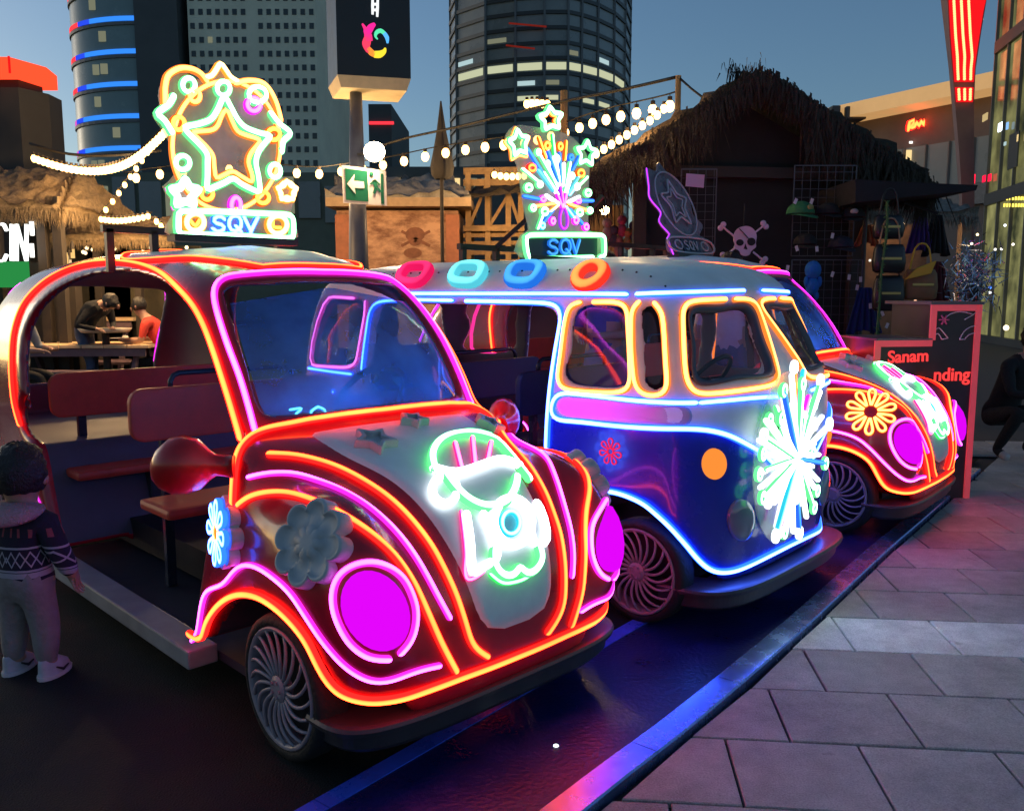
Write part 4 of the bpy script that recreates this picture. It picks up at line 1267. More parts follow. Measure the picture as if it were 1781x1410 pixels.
def _sidepan():
    m = bpy.data.materials.new('side_panel_painted_glow'); m.use_nodes = True
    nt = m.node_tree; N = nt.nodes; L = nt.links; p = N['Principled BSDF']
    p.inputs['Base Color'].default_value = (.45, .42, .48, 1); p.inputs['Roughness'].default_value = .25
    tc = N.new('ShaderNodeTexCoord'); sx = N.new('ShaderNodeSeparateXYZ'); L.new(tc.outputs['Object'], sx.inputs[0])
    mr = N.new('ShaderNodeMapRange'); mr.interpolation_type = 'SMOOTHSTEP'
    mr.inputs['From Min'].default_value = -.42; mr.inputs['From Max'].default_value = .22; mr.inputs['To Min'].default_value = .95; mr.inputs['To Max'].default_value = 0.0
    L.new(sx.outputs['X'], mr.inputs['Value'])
    p.inputs['Emission Color'].default_value = (.80, .012, .92, 1); L.new(mr.outputs['Result'], p.inputs['Emission Strength'])  # magenta light on the band put in as emission, fading forward
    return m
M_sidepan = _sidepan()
# ------------------------------------------------------------------ extra pieces on the round car
def zp(pts, s, ox, oy): return [(ox+x/s, oy+y/s) for x, y in pts]
def oval(cx, cy, rx, ry, n=28, rot=0.0):
    return [(cx+rx*math.cos(a)*math.cos(rot)-ry*math.sin(a)*math.sin(rot), cy+rx*math.cos(a)*math.sin(rot)+ry*math.sin(a)*math.cos(rot)) for a in [2*PI*i/n for i in range(n)]]
def finish_round_car(root, sk, skp):
    fr = F1
    # winged badge of light tubes on the white bonnet panel
    def em(px, color, r=.014, closed=False):
        r *= .86
        P, N = skp.cast(fr, px, 6, closed)
        if len(P) > 2: neon(P, N, r, color, root, 'emblem_tube', closed, lift=1.2)
    em([(752,822),(748,800),(760,778),(785,765),(820,762),(858,772),(886,792),(903,818),(912,838)], 'white_green', .019)
    em([(752,822),(790,830),(830,818),(870,806),(905,820)], 'white', .019)
    for a, b in (((790,776),(800,818)), ((820,766),(824,812)), ((852,774),(846,806)), ((880,792),(868,804))): em([a, b], 'pink', .012)
    em([(772,836),(790,860),(815,880),(845,888),(872,880),(888,860),(893,838)], 'white_green', .021)
    em(oval(770,858,22,24), 'white', .017, True)
    em(oval(927,816,22,25), 'white', .017, True)
    em(oval(884,912,34,40), 'white', .021, True)
    em(oval(884,912,16,20), 'cyan', .011, True)
    em([(806,900),(812,945),(816,996),(835,985),(858,972),(850,930),(836,900)], 'white', .018)
    em([(928,880),(950,905),(968,944),(945,946),(922,948),(916,916)], 'white', .018)
    em([(852,962),(852,985),(868,1002),(886,1000),(894,985),(905,998),(922,992),(934,972),(930,955)], 'white_green', .019)
    em([(760,826),(748,798),(766,770),(800,753),(840,754),(878,772),(906,800),(920,842)], 'green', .008)
    em([(800,892),(806,950),(811,1008),(838,994)], 'pink', .008); em([(936,876),(960,905),(977,950),(948,954)], 'pink', .008)
    em([(850,1000),(868,1014),(890,1012),(912,1004),(938,980)], 'green', .009)
    # unlit star shapes standing proud of the bonnet
    for (cx, cy, r) in ((650,774,47), (718,739,34), (848,744,38)):
        P, N = sk.cast(fr, [(cx, cy), (cx+1, cy), (cx+2, cy)], 1)
        c, n = P[0], N[0]; rr = r/1520*2.75
        up = np.array([-1.0, 0, 0]); up -= n*(up@n); up /= np.linalg.norm(up); rt = np.cross(up, n)
        o = star_pts(rr, .52, rot=.3)
        i_ = star_pts(rr*.62, .52, rot=.3)
        b = MB(); k = len(o)
        V = [c+rt*a+up*q-n*.02 for a, q in o] + [c+rt*a+up*q+n*.028 for a, q in o] + [c+rt*a*.93+up*q*.93+n*.034 for a, q in o] + [c+rt*a+up*q+n*.034 for a, q in i_] + [c+rt*a+up*q+n*.016 for a, q in i_] + [c+n*.016]
        Fc = []
        for q in range(4):
            for i in range(k): Fc.append((q*k+i, q*k+(i+1) % k, (q+1)*k+(i+1) % k, (q+1)*k+i))
        for i in range(k): Fc.append((4*k+i, 4*k+(i+1) % k, 5*k))
        b.add(V, Fc); o = b.build('bonnet_star', M_grey, root)
        tag(o, 'unlit grey star shape on the white bonnet panel')
    # lit flower on the rear face of the fender
    P, N = sk.cast(fr, [(392, 925), (393, 926), (394, 927)], 1)
    if len(P):
        c = P[0]; n = N[0]*.6+np.array([-.3, -.8, .1]); n /= np.linalg.norm(n)
        for s in (1, -1):
            f = np.array([1, s, 1.0])
            loops, ring = flower_lines(c*f+n*f*.02, n*f, (0, 0, 1), .105, 8)
            for L in loops: neon(L, n*f, .011, 'blue', root, 'flower_tube', True)
            neon(ring, n*f, .010, 'yellow', root, 'flower_tube', True)
            lp = flower_plate('flower', c*f, n*f, (0, 0, 1), .118, 8, root, M_acryl2, .012)
def sign_of_star(root):
    """tall round sign with a star in it, on the roof of the first car"""
    fr = F1; xl, tl, zb = -1.42, R(8), 1.70; s, ox, oy = 1154/270., 260, 100
    def tube(pts, color, r=.010, closed=False, name='sign_tube'):
        P, n = plane_pts(fr, zp(pts, s, ox, oy), xl, tl, zb, 5, closed)
        neon(P, n, r*1.45, color, root, name, closed)
    W1 = [(540,305),(490,400),(440,470),(350,505),(250,530),(285,585),(350,650),(410,725),(415,800),(415,900),(415,985),(470,970),(540,940),(605,910),(670,950),(740,985),(800,1000),(795,900),(775,790),(795,710),(845,640),(880,592),(800,570),(700,530),(640,470),(590,380)]
    W2 = [(552,400),(525,440),(490,520),(440,550),(315,565),(350,610),(420,680),(460,740),(470,830),(485,900),(540,880),(605,855),(670,890),(745,930),(748,880),(722,790),(740,720),(805,635),(780,610),(700,585),(640,555),(600,480),(575,420)]
    tube(W1, 'white_green', .0125, True); tube(W2, 'yellow', .010, True)
    tube(oval(560,665,400,480,40), 'yellow', .009, True)
    for (x, y, a, b, c) in ((537,240,48,52,'white_green'),(325,295,38,45,'yellow'),(762,360,48,48,'magenta'),(205,500,42,48,'orange'),(910,580,45,42,'orange'),(235,790,52,52,'white_green'),(920,850,42,50,'white_green'),(415,1022,42,42,'orange'),(830,1048,44,42,'orange'),(630,1105,34,58,'magenta'),(280,215,46,52,'white_green'),(790,285,66,58,'white_green'),(1010,1000,58,68,'white_orange')):
        tube(oval(x,y,a,b,18), c, .0105, True)
    tube([(105,370),(103,300),(105,220),(130,140),(210,92),(300,95),(370,130),(410,180)], 'yellow', .0115)
    tube([(640,200),(720,182),(820,195),(880,250),(930,350),(962,470)], 'yellow', .0115)
    tube([(400,160),(450,145),(480,105),(515,58),(555,105),(590,155),(645,190)], 'white_orange', .0115)
    tube([(165,300),(130,360),(50,425),(100,480),(150,560)], 'white_green', .0125)
    tube([(895,430),(950,500),(1030,570),(980,630),(970,700)], 'white_green', .0125)
    for rr, c, q in ((118, 'white_green', .0135), (96, 'white', .012), (138, 'magenta', .006)):
        tube([(250+a, 1020-b) for a, b in star_pts(rr, .55)], c, q, True)
    tube([(1008+a, 1000-b) for a, b in star_pts(80, .55)], 'white_orange', .011, True)
    tube([(225,1150),(400,1152),(620,1158),(850,1168),(1000,1175),(1045,1195),(1055,1260),(1050,1330),(1020,1348),(850,1345),(640,1332),(400,1325),(240,1322),(205,1300),(200,1240),(204,1170)], 'white_green', .0125, True)
    tube(oval(325,1232,64,64,22), 'white_orange', .0125, True); tube([(290,1215),(330,1255),(365,1210)], 'orange', .009)
    tube(oval(938,1250,66,66,22), 'white_orange', .0125, True); tube([(905,1215),(910,1265),(960,1270)], 'orange', .009)
    for k, (x0, x1, y0, y1) in enumerate(((462,548,1188,1298),(578,672,1182,1296),(690,795,1190,1296))):
        for st in LET['SQV'[k]]: tube([(x0+(x1-x0)*a, y1-(y1-y0)*b) for a, b in st], 'blue', .009, False, 'neon_letter')
    P, n = plane_pts(fr, zp([(190,1140),(190,1330),(1060,1360),(1062,1170),(1090,990),(1000,880),(970,700),(1045,570),(965,470),(900,250),(740,180),(640,180),(515,40),(400,160),(210,75),(85,220),(90,370),(35,420),(150,600),(200,860),(110,950),(170,1050)], s, ox, oy), xl, tl, zb, 12, True)
    acrylic('sign_backing', P, n, root, M_acryl, .006, .018)
    b = MB(); b.box((xl-.05, -.30, zb-.035), (xl+.03, .29, zb-.005)); b.build('sign_foot', M_black, root)

def fireworks_sign(root):
    fr = F2; xl, tl, zb = -.97, R(3), 1.66; s, ox, oy = 1102/250., 860, 150
    def tube(pts, color, r=.010, closed=False, name='sign_tube'):
        P, n = plane_pts(fr, zp(pts, s, ox, oy), xl, tl, zb, 5, closed)
        neon(P, n, r*1.32, color, root, name, closed)
    tube([(228,1180),(250,1145),(500,1140),(760,1142),(812,1150),(828,1180),(828,1290),(800,1308)], 'white_green', .0125)
    tube([(735,1312),(500,1320),(280,1325),(240,1290),(225,1190)], 'white_green', .0125)
    for k, (x0, x1, y0, y1) in enumerate(((405,478,1180,1288),(498,574,1176,1284),(585,645,1182,1282))):
        for st in LET['SQV'[k]]: tube([(x0+(x1-x0)*a, y1-(y1-y0)*b) for a, b in st], 'cyan' if k == 9 else 'ring_blue', .0075, False, 'neon_letter')
    tube([(415+a, 255-b) for a, b in star_pts(95, .55, rot=.1)], 'white_green', .0125, True)
    tube([(412+a, 258-b) for a, b in star_pts(62, .55, rot=.1)], 'orange', .006, True)
    tube([(170+a, 440-b*1.3) for a, b in star_pts(82, .55, rot=.15)], 'white_green', .0115, True)
    tube([(170+a, 450-b*1.3) for a, b in star_pts(108, .6, rot=.15)], 'yellow', .005, True)
    tube([(690+a, 520-b*1.2) for a, b in star_pts(85, .5, rot=-.1)], 'white_green', .0115, True)
    L = [((245,485),(440,800),'azure'),((400,500),(480,730),'azure'),((490,520),(500,740),'azure'),((640,540),(590,640),'azure'),((320,500),(470,760),'white_green'),((330,400),(382,545),'orange'),((540,430),(530,560),'orange'),((435,380),(450,520),'green'),((570,590),(530,800),'white_green'),((465,590),(490,760),'white'),((395,600),(470,780),'white_green'),((525,600),(515,760),'white'),((370,670),(475,830),'white'),((580,690),(540,820),'white'),((620,760),(570,830),'cyan'),((330,650),(440,800),'ring_cyan'),((640,690),(560,820),'ring_cyan'),((210,640),(340,745),'white_green'),((700,700),(615,785),'white_green'),((220,845),(340,868),'azure'),((745,880),(650,880),'azure'),((310,920),(450,900),'yellow'),((690,950),(560,905),'yellow'),((370,1040),(440,950),'azure'),((575,950),(665,1055),'azure'),((360,985),(325,1085),'white_green'),((460,800),(508,925),'magenta'),((545,800),(520,925),'magenta'),((490,740),(512,900),'violet'),((505,820),(515,920),'red'),((390,840),(480,900),'white'),((640,850),(560,890),'white'),((420,960),(480,910),'white_orange'),((600,1010),(540,930),'cyan')]
    for a, b, c in L: tube([a, b], c, .0085)
    for (x, y, rx, ry, c) in ((392,460,26,36,'orange'),(492,465,22,34,'orange'),(575,550,20,26,'azure'),(275,630,36,34,'red'),(650,670,34,36,'orange'),(250,780,34,34,'white_green'),(705,820,30,32,'white_green'),(335,755,26,26,'white_green'),(360,868,22,24,'magenta'),(630,880,26,20,'magenta'),(285,935,24,26,'white_green'),(720,955,24,24,'white_green'),(372,962,34,36,'white_green'),(640,970,32,32,'white_green'),(355,1070,22,28,'cyan'),(435,1035,20,30,'magenta'),(612,1030,22,32,'magenta'),(690,1080,22,28,'magenta'),(325,510,20,26,'white_green'),(465,560,22,34,'white'),(395,600,20,30,'white_green'),(580,690,24,28,'white_green'),(620,770,26,26,'white')):
        tube(oval(x, y, rx*.7, ry*.7, 14), c, .0088, True)
    tube([(515,930),(495,1000),(500,1070),(525,1095),(550,1070),(552,1000),(530,930)], 'violet', .007)
    P, n = plane_pts(fr, zp([(230,850),(250,960),(280,1100),(220,1140),(220,1310),(830,1310),(830,1140),(745,1100),(740,800),(740,560),(640,410),(520,345),(340,310),(170,300),(100,420),(190,600)], s, ox, oy), xl, tl, zb, 12, True)
    acrylic('sign_backing', P, n, root, M_acryl, .006, .016)
    P, n = plane_pts(fr, zp([(245,1165),(245,1300),(800,1295),(800,1165)], s, ox, oy), xl, tl, zb, 500, True)
    for y0, y1 in ((-.25, -.06), (.28, .34)):
        b = MB(); b.bar((-1.30, y0, 1.69), (xl-.03, y1, 2.0), .022); b.build('sign_stay', M_black, root)
    acrylic('letter_board', P, n, root, mat('letter_board_dark', (.02, .03, .05), .3), .004, .011)
    b = MB(); b.box((xl-.05, -.36, zb-.05), (xl+.03, .36, zb-.02)); b.build('sign_foot', M_black, root)

def unlit_sign(parent):
    """switched-off sign leaning back on the roof of the farthest car (car coordinates)"""
    root = thing('roof_sign', (0, 0, 0), 0, 'switched-off grey acrylic star sign leaning back on the farthest car roof', 'sign', 'roof signs')
    n = np.array([math.cos(R(24)), 0, math.sin(R(24))]); up = np.array([-n[2], 0, n[0]]); rt = np.array([0, 1.0, 0])
    p0 = np.array([-1.36, .07, 1.66])
    def P3(pts): return np.array([p0+rt*a+up*b for a, b in pts])
    o = [(-.29,0),(.29,0),(.29,.14),(.22,.17),(.33,.26),(.24,.34),(.27,.46),(.20,.60),(.08,.66),(.0,.74),(-.08,.66),(-.22,.66),(-.28,.52),(-.33,.42),(-.25,.32),(-.32,.24),(-.24,.15),(-.29,.12)]
    acrylic('sign_backing', P3(dense(o, .03, True)), n, root, M_grey2, .012, .016)
    g = lambda pts, r=.008, closed=True: MBtube(P3(dense(pts, .02, closed))+n*.002, r, closed, root)
    def MBtube(P, r, closed, root):
        b = MB(); b.tube(list(P), r, 6, closed=closed); b.build('unlit_tube', M_tube, root, True)
    g([(a*.95, .40+b*.95) for a, b in star_pts(.21, .5)]); g([(a, .40+b) for a, b in star_pts(.13, .5)], .006)
    g([(.25*math.cos(t), .40+.25*math.sin(t)) for t in np.linspace(0, 2*PI, 25)[:-1]], .006)
    g([(-.27,.02),(.27,.02),(.27,.12),(-.27,.12)], .008)
    g([(.05*math.cos(t)-.19, .07+.035*math.sin(t)) for t in np.linspace(0, 2*PI, 13)[:-1]], .006)
    g([(.05*math.cos(t)+.19, .07+.035*math.sin(t)) for t in np.linspace(0, 2*PI, 13)[:-1]], .006)
    for k, ch in enumerate('SQV'):
        for st in LET[ch]: g([(-.10+k*.07+a*.05, .035+b*.07) for a, b in st], .005, False)
    b = MB(); b.prism([p-n*.014 for p in P3([(-.12,.02),(.12,.02),(.12,.12),(-.12,.12)])], n*.010); b.build('letter_board', mat('letter_board_dark', (.02, .03, .05), .3), root)
    neon(P3(dense([(-.29,.0),(-.29,.12),(-.24,.15),(-.32,.24),(-.25,.32),(-.33,.42),(-.28,.52),(-.22,.66)], .03))-n*.012, np.array([.2,-1,0]), .006, 'violet', root, 'edge_tube')
    b = MB(); b.box((-1.42, -.22, 1.60), (-1.33, .36, 1.655)); b.build('sign_foot', M_black, root)
    return root

# ------------------------------------------------------------------ the van
V_ROOF = [(690,514),(715,512),(816,512),(901,512),(985,512),(1090,513)]
V_ROOFB = [(1110,513),(1172,511),(1234,509),(1290,507)]
V_DOOR = [(814,524),(873,525),(943,527),(965,530),(975,536),(979,550),(975,577),(968,616),(960,673),(955,729),(953,775)]
V_DOOR2 = [(788,523),(722,522),(690,523),(669,524),(652,530),(645,545),(640,577),(635,613),(632,641)]
V_PINK = [(617,519),(584,517),(562,517),(552,523),(545,538),(538,570),(530,599),(527,623),(534,634),(555,636),(612,639),(621,634),(626,609),(633,570),(638,542),(638,526)]
V_W1 = [(1010,527),(997,530),(990,542),(984,571),(978,619),(973,656),(977,670),(989,677),(1030,681),(1077,682),(1093,677),(1099,663),(1098,619),(1095,571),(1093,542),(1087,530),(1071,526),(1036,526)]
V_W2 = [(1111,528),(1102,538),(1100,562),(1102,619),(1107,666),(1115,681),(1134,688),(1153,685),(1161,674),(1159,634),(1154,571),(1149,543),(1139,530)]
V_W3 = [(1258,522),(1219,524),(1194,528),(1186,541),(1187,587),(1191,644),(1197,668),(1209,682),(1234,685),(1297,678),(1339,670),(1350,662),(1349,647),(1338,606),(1322,556),(1311,530),(1300,522),(1276,522)]
V_H1 = [(1004,538),(1078,537),(1084,600),(1088,667),(986,662),(992,600)]
V_H2 = [(1113,539),(1137,538),(1144,600),(1149,670),(1121,669),(1116,600)]
V_H3 = [(1203,545),(1250,541),(1300,537),(1318,590),(1338,646),(1280,652),(1216,660),(1209,600)]
V_HR = [(556,527),(628,527),(623,580),(614,628),(540,628),(547,580)]
V_HD = [(664,531),(722,531),(816,532),(950,535),(963,541),(966,560),(958,616),(950,673),(944,729),(940,800),(930,870)]
V_HDL = [(664,531),(655,545),(650,577),(645,613),(640,660),(632,720),(626,800),(620,860)]
V_BAND = [(1208,700),(1172,700),(1109,696),(1046,689),(985,683),(970,687),(963,702),(963,720),(973,729),(1014,733),(1077,740),(1140,744),(1203,745),(1234,748),(1266,757),(1297,773),(1322,788),(1340,806)]
V_BELT2 = [(1219,700),(1266,696),(1310,692),(1350,690)]
V_BLUE = [(1042,852),(1062,853),(1087,859),(1119,873),(1144,893),(1169,917),(1193,945),(1213,970),(1230,986),(1247,992),(1265,992),(1287,986),(1328,967),(1366,948)]
def van_fields(h):
    x = np.arange(-2.78, .50, h); y = np.arange(-.80, .801, h); z = np.arange(.10, 1.75, h)
    X = x[:, None, None]; Y = np.abs(y)[None, :, None]; Z = z[None, None, :]
    xf = spl([.05,.2,.3,.5,.75,.95,1.06,1.2,1.3,1.41,1.46,1.52,1.56,1.6,1.64,1.8], [.31,.335,.35,.36,.36,.35,.33,.26,.20,.135,.12,.07,.0,-.2,-.6,-.8])(z)[None, None, :]
    xr = spl([.05,.3,.9,1.2,1.46,1.52,1.56,1.6,1.64,1.8], [-2.58,-2.62,-2.64,-2.6,-2.5,-2.45,-2.38,-2.2,-1.8,-1.6])(z)[None, None, :]
    w = spl([.05,.2,.35,.6,1.0,1.2,1.4,1.46,1.5,1.54,1.565,1.585,1.605,1.62,1.64,1.8], [.64,.66,.685,.70,.70,.69,.665,.655,.63,.58,.535,.47,.37,.25,.05,.03])(z)[None, None, :]
    e = np.maximum(X-(xf-.42), 0)/.42 + np.maximum((xr+.26)-X, 0)/.26
    F = ((Y/w)**3.6 + e**3.0 + 1e-9)**(1/3.2) - 1
    out = unit_dist(np.ascontiguousarray(F), h)
    out = np.maximum(np.maximum(out, .20-Z), Z-1.632)
    return x, y, z, X, Y, Z, out
def make_van():
    fr = F2
    x, y, z, X, Y, Z, out = van_fields(.03)
    V, Q = surface_nets(out, np.array([x[0], y[0], z[0]]), .03); sk0 = Skin(soften(V, Q, 1), Q)
    def xz(px): return [tuple(p[[0, 2]]) for p in sk0.cast(fr, px, 10)[0]]
    def side_poly(px): return [tuple(p[[0, 2]]) for p in [sk0.hit(*fr.ray(*q))[0] for q in dense(px, 12, True) if sk0.hit(*fr.ray(*q))]]
    holes = [side_poly(V_H1), side_poly(V_H2), side_poly(V_HR)]
    yz = [tuple(p[[1, 2]]) for p in [sk0.hit(*fr.ray(*q))[0] for q in dense(V_H3, 12, True)]]
    door = xz(V_HDL)[::-1] + xz(V_HD)
    door = [(door[0][0], .12)] + door + [(door[-1][0]+.01, .12)]
    bl = sk0.cast(fr, V_BLUE, 8)[0]
    well = [(p[0], p[2]-.015) for p in bl if p[1] < -.56]
    well = [(-.40, -.1), (-.38, .22), (-.33, .42), (-.27, .52)] + well + [(well[-1][0]+.01, -.1)]
    band, bandn = sk0.cast(fr, V_BAND, 8)
    h = .0145
    x, y, z, X, Y, Z, out = van_fields(h)
    inner = np.maximum(out+.04, .20-Z)
    inner = np.maximum(inner, X-.25)              # solid lower nose left in place
    inner = np.maximum(inner, np.where(X > -.12, .92-Z, -1))
    mx, mz = np.meshgrid(x, z, indexing='ij')
    S = poly_sd(mx, mz, door)
    for hp in holes: S = np.minimum(S, poly_sd(mx, mz, hp))
    S = np.broadcast_to(S[:, None, :], out.shape)
    W = np.maximum(poly_sd(mx, mz, well)[:, None, :], .28-Y)
    rw = [(2*-2.45-a+2.45-.0, b) for a, b in well]
    xw = -2.05
    W2 = np.maximum(poly_sd(mx, mz, [(a+xw, b) for a, b in well])[:, None, :], .28-Y)
    my, mz2 = np.meshgrid(np.abs(y), z, indexing='ij')
    G_ = poly_sd(-my, mz2, yz)[None, :, :]
    G_ = np.maximum(G_, -.25-X)
    G2 = np.maximum(poly_sd(-my, mz2, [(a*.9, b) for a, b in yz])[None, :, :], X+2.2)
    cut = smin(np.minimum(inner, S), np.minimum(np.minimum(W, W2), np.minimum(G_, G2)), .012)
    body = -smin(-out, cut, .036)
    V, Q = surface_nets(body.astype(np.float32), np.array([x[0], y[0], z[0]]), h); V = soften(V, Q, 4, .45)
    root = thing('ride_van')
    me = mesh_of(V, Q, 'body'); C = V[Q].mean(1)
    # paint: blue below the swooping line, white above
    lo = [p for p in band[len(band)//2:] if True]
    i0 = int(np.argmin(band[:, 0])); run = band[i0:]; run = run[run[:, 2].argsort()[::-1]]
    sarc = lambda p: np.where(np.abs(p[:, 1]) > .60, p[:, 0], .10+(.62-np.abs(p[:, 1]))*1.0+np.maximum(p[:, 0]-.10, 0)*.8)
    lower = band[i0+6:]
    sa = sarc(lower); o = np.argsort(sa)
    zl = np.interp(sarc(C), sa[o], lower[o, 2], left=lower[o[0], 2], right=.60)
    mi = np.where(C[:, 2] < zl, 1, 0)
    ii = np.clip(np.round((C-np.array([x[0], y[0], z[0]]))/h).astype(int), 0, np.array(out.shape)-1)
    gx, gy, gz_a = np.gradient(out.astype(np.float32), h)
    fn = np.cross(V[Q[:, 1]]-V[Q[:, 0]], V[Q[:, 2]]-V[Q[:, 0]]); fn /= np.linalg.norm(fn, axis=1)[:, None]+1e-12
    gr = np.stack([gx[ii[:, 0], ii[:, 1], ii[:, 2]], gy[ii[:, 0], ii[:, 1], ii[:, 2]], gz_a[ii[:, 0], ii[:, 1], ii[:, 2]]], 1)
    inward = ((fn*gr).sum(1) < -.25) & (out[ii[:, 0], ii[:, 1], ii[:, 2]] < -.006) | (out[ii[:, 0], ii[:, 1], ii[:, 2]] < -.055)
    mi = np.where(inward, 2, mi).astype(np.int32)
    me.polygons.foreach_set('material_index', mi)
    link('body', me, root, [M_white, M_blue, M_liner])
    sk = Skin(V, Q); r = .0135
    def two(px, color, rr=r, closed=False, name='neon_tube', s_=sk0):
        P, N = s_.cast(fr, px, 7, closed)
        for sg in (1, -1):
            f = np.array([1, sg, 1.0]); neon(P*f, N*f, rr, color, root, name, closed)
        return P, N
    two(V_ROOF, 'blue'); two(V_ROOFB, 'blue')
    two(V_DOOR, 'blue', .0145); two(V_DOOR2, 'blue', .0125); two(V_PINK, 'pink', .0125)
    two(V_W1, 'yellow', .0145); two(V_W2, 'yellow', .0145); two(V_W3, 'yellow', .0145)
    two(V_BAND, 'blue', .0145); two(V_BELT2, 'blue')
    two([(507,636),(540,640),(580,646),(612,650)], 'blue', .0125); two([(513,669),(545,675),(580,681)], 'blue', .0125)
    P, N = sk0.cast(fr, V_BLUE, 7); P, N = halves(P, N); neon(P, N, .0145, 'blue', root)
    # chunky light rings along the roof shoulder
    for q, c in (([(704,466),(757,464),(741,499),(690,495)], 'ring_pink'), ([(796,464),(850,464),(839,499),(780,495)], 'ring_cyan'), ([(891,464),(953,464),(934,499),(880,496)], 'ring_blue')):
        cc = np.mean(q, 0); px = []
        for i in range(4):
            a, b, d = np.array(q[i-1], float), np.array(q[i], float), np.array(q[(i+1) % 4], float)
            for t in (.3, .12): px.append(tuple(b+(a-b)*t))
            for t in (.12, .3): px.append(tuple(b+(d-b)*t))
        two([tuple(cc+(np.array(p)-cc)*.86) for p in px], c, .031, True, 'light_ring')
    two([tuple(p) for p in oval(1029,483,26,16,20,-.35)], 'ring_orange', .031, True, 'light_ring')
    # round lamps on the front and an added side panel with magenta light painted in
    for (cx, cy, rx, ry, nm, m) in ((1241,806,22,28,'marker_lamp',M_amber),(1287,903,24,38,'headlight',M_hl)):
        P, N = sk0.cast(fr, oval(cx, cy, rx, ry, 26), 40, True)
        for sg in (1, -1):
            f = np.array([1, sg, 1.0]); plate(nm, (P*f, N*f), sk0, root, m, .018, dome=.012)
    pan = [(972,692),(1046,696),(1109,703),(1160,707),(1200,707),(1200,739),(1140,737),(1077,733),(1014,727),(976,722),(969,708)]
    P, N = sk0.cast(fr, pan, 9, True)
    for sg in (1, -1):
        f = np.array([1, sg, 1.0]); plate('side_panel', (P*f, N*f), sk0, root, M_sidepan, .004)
    P, N = sk0.cast(fr, [(1062,785),(1063,785),(1064,785)], 1)
    for sg in (1, -1):
        f = np.array([1, sg, 1.0]); loops, ring = flower_lines(P[0]*f, N[0]*f, (0, 0, 1), .058, 7)
        for L in loops: neon(L, N[0]*f, .0035, 'flower_red', root, 'flower_tube', True)
        neon(ring, N[0]*f, .0035, 'flower_red', root, 'flower_tube', True)
    # firework burst of light tubes on the nose
    rng = random.Random(4); cx = .375; yc = -.07
    cols = ['white']*9+['white_green']*4+['cyan']*2+['magenta', 'red', 'yellow', 'azure']
    for k in range(58):
        a = 2*PI*k/58+rng.uniform(-.05, .05)
        q = rng.choice((.62, .8, 1.0, .9, .45))
        e0, e1 = .06, q
        p = lambda t: np.array([cx+.014*(k % 3), yc+.34*t*math.cos(a), .70+.36*t*math.sin(a)+(.04 if math.sin(a) > 0 else 0)*t])
        P = np.array([p(e0+(e1-e0)*i/6) for i in range(7)])
        col = rng.choice(cols)
        neon(P, np.array([1.0, 0, .1]), .0125, col, root, 'burst_tube')
        if k % 2 == 0:
            c = p(e1+.05)
            neon(np.array([c+np.array([0, .020*math.cos(t), .024*math.sin(t)]) for t in np.linspace(0, 2*PI, 13)[:-1]]), np.array([1.0, 0, 0]), .0115, rng.choice(('white', 'white_green', 'white')), root, 'burst_tube', True)
    P = [np.array([.322, yc+.33*math.cos(t), .70+.40*math.sin(t)]) for t in np.linspace(0, 2*PI, 33)[:-1]]
    acrylic('burst_backing', [p+np.array([.04, 0, 0]) for p in P], np.array([1.0, 0, 0]), root, M_acryl, .006, .0)
    for sg in (-1, 1):
        b = MB(); b.bar((.30, sg*.1+yc, .85), (.37, sg*.1+yc, .85), .02); b.build('burst_bracket', M_black, root)
    # window panes
    def pane(poly_px, off=.02):
        P, N = sk0.cast(fr, poly_px, 14, True)
        for sg in (1, -1):
            f = np.array([1, sg, 1.0]); c = (P*f).mean(0)-(N*f).mean(0)*off
            b = MB(); b.add([c]+[p*f-q*f*off for p, q in zip(P, N)], [(0, 1+i, 1+(i+1) % len(P)) for i in range(len(P))]); b.build('window_pane', M_pane, root, True)
    pane(V_H1); pane(V_H2); pane(V_H3); pane(V_HR)
    # rubber surrounds of the front windows
    o3 = [(1199,536),(1250,532),(1304,530),(1326,590),(1347,652),(1290,659),(1211,669),(1203,600)]
    P, N = sk0.cast(fr, o3, 8, True); P2, N2 = sk0.cast(fr, V_H3, 8, True)
    t1 = np.linspace(0, 1, 80, endpoint=False)
    def res(P, N):
        d = np.r_[0, np.cumsum(np.linalg.norm(np.roll(P, -1, 0)-P, axis=1))]; d /= d[-1]
        PP = np.vstack([P, P[:1]]); NN = np.vstack([N, N[:1]])
        return np.stack([np.interp(t1, d, PP[:, i]) for i in range(3)], 1), np.stack([np.interp(t1, d, NN[:, i]) for i in range(3)], 1)
    A, An = res(P, N); B_, Bn = res(P2, N2)
    for sg in (1, -1):
        f = np.array([1, sg, 1.0]); V2 = np.vstack([A*f-An*f*.002, A*f+An*f*.010, B_*f+Bn*f*.008, B_*f-Bn*f*.025]); Fc = []
        for q in range(3):
            for i in range(80): Fc.append((q*80+i, q*80+(i+1) % 80, (q+1)*80+(i+1) % 80, (q+1)*80+i))
        link('window_surround', mesh_of(V2, Fc, 'window_surround'), root, M_surround)
    bumper(root, .70, .08, .345, .115, .205)
    mirr = lambda p: np.asarray(p)*np.array([-1, 1, 1])+np.array([-2.29, 0, 0])
    bumper(root, .70, .08, .345, .115, .205, mirr)
    b = MB(); b.box((-2.5, -.60, .12), (.05, .60, .17)); b.build('floor_board', M_floor, root)
    b = MB(); b.box((-2.3, -.24, .17), (.10, .24, .30)); b.build('underframe', M_black, root)
    bench(root, -1.55, M_seatb); bench(root, -.85, M_seatb); bench(root, -2.3, M_seatb, rail=False)
    sw = MB(); t = np.linspace(0, 2*PI, 25)[:-1]; Rm = Matrix.Rotation(R(-50), 3, 'Y')
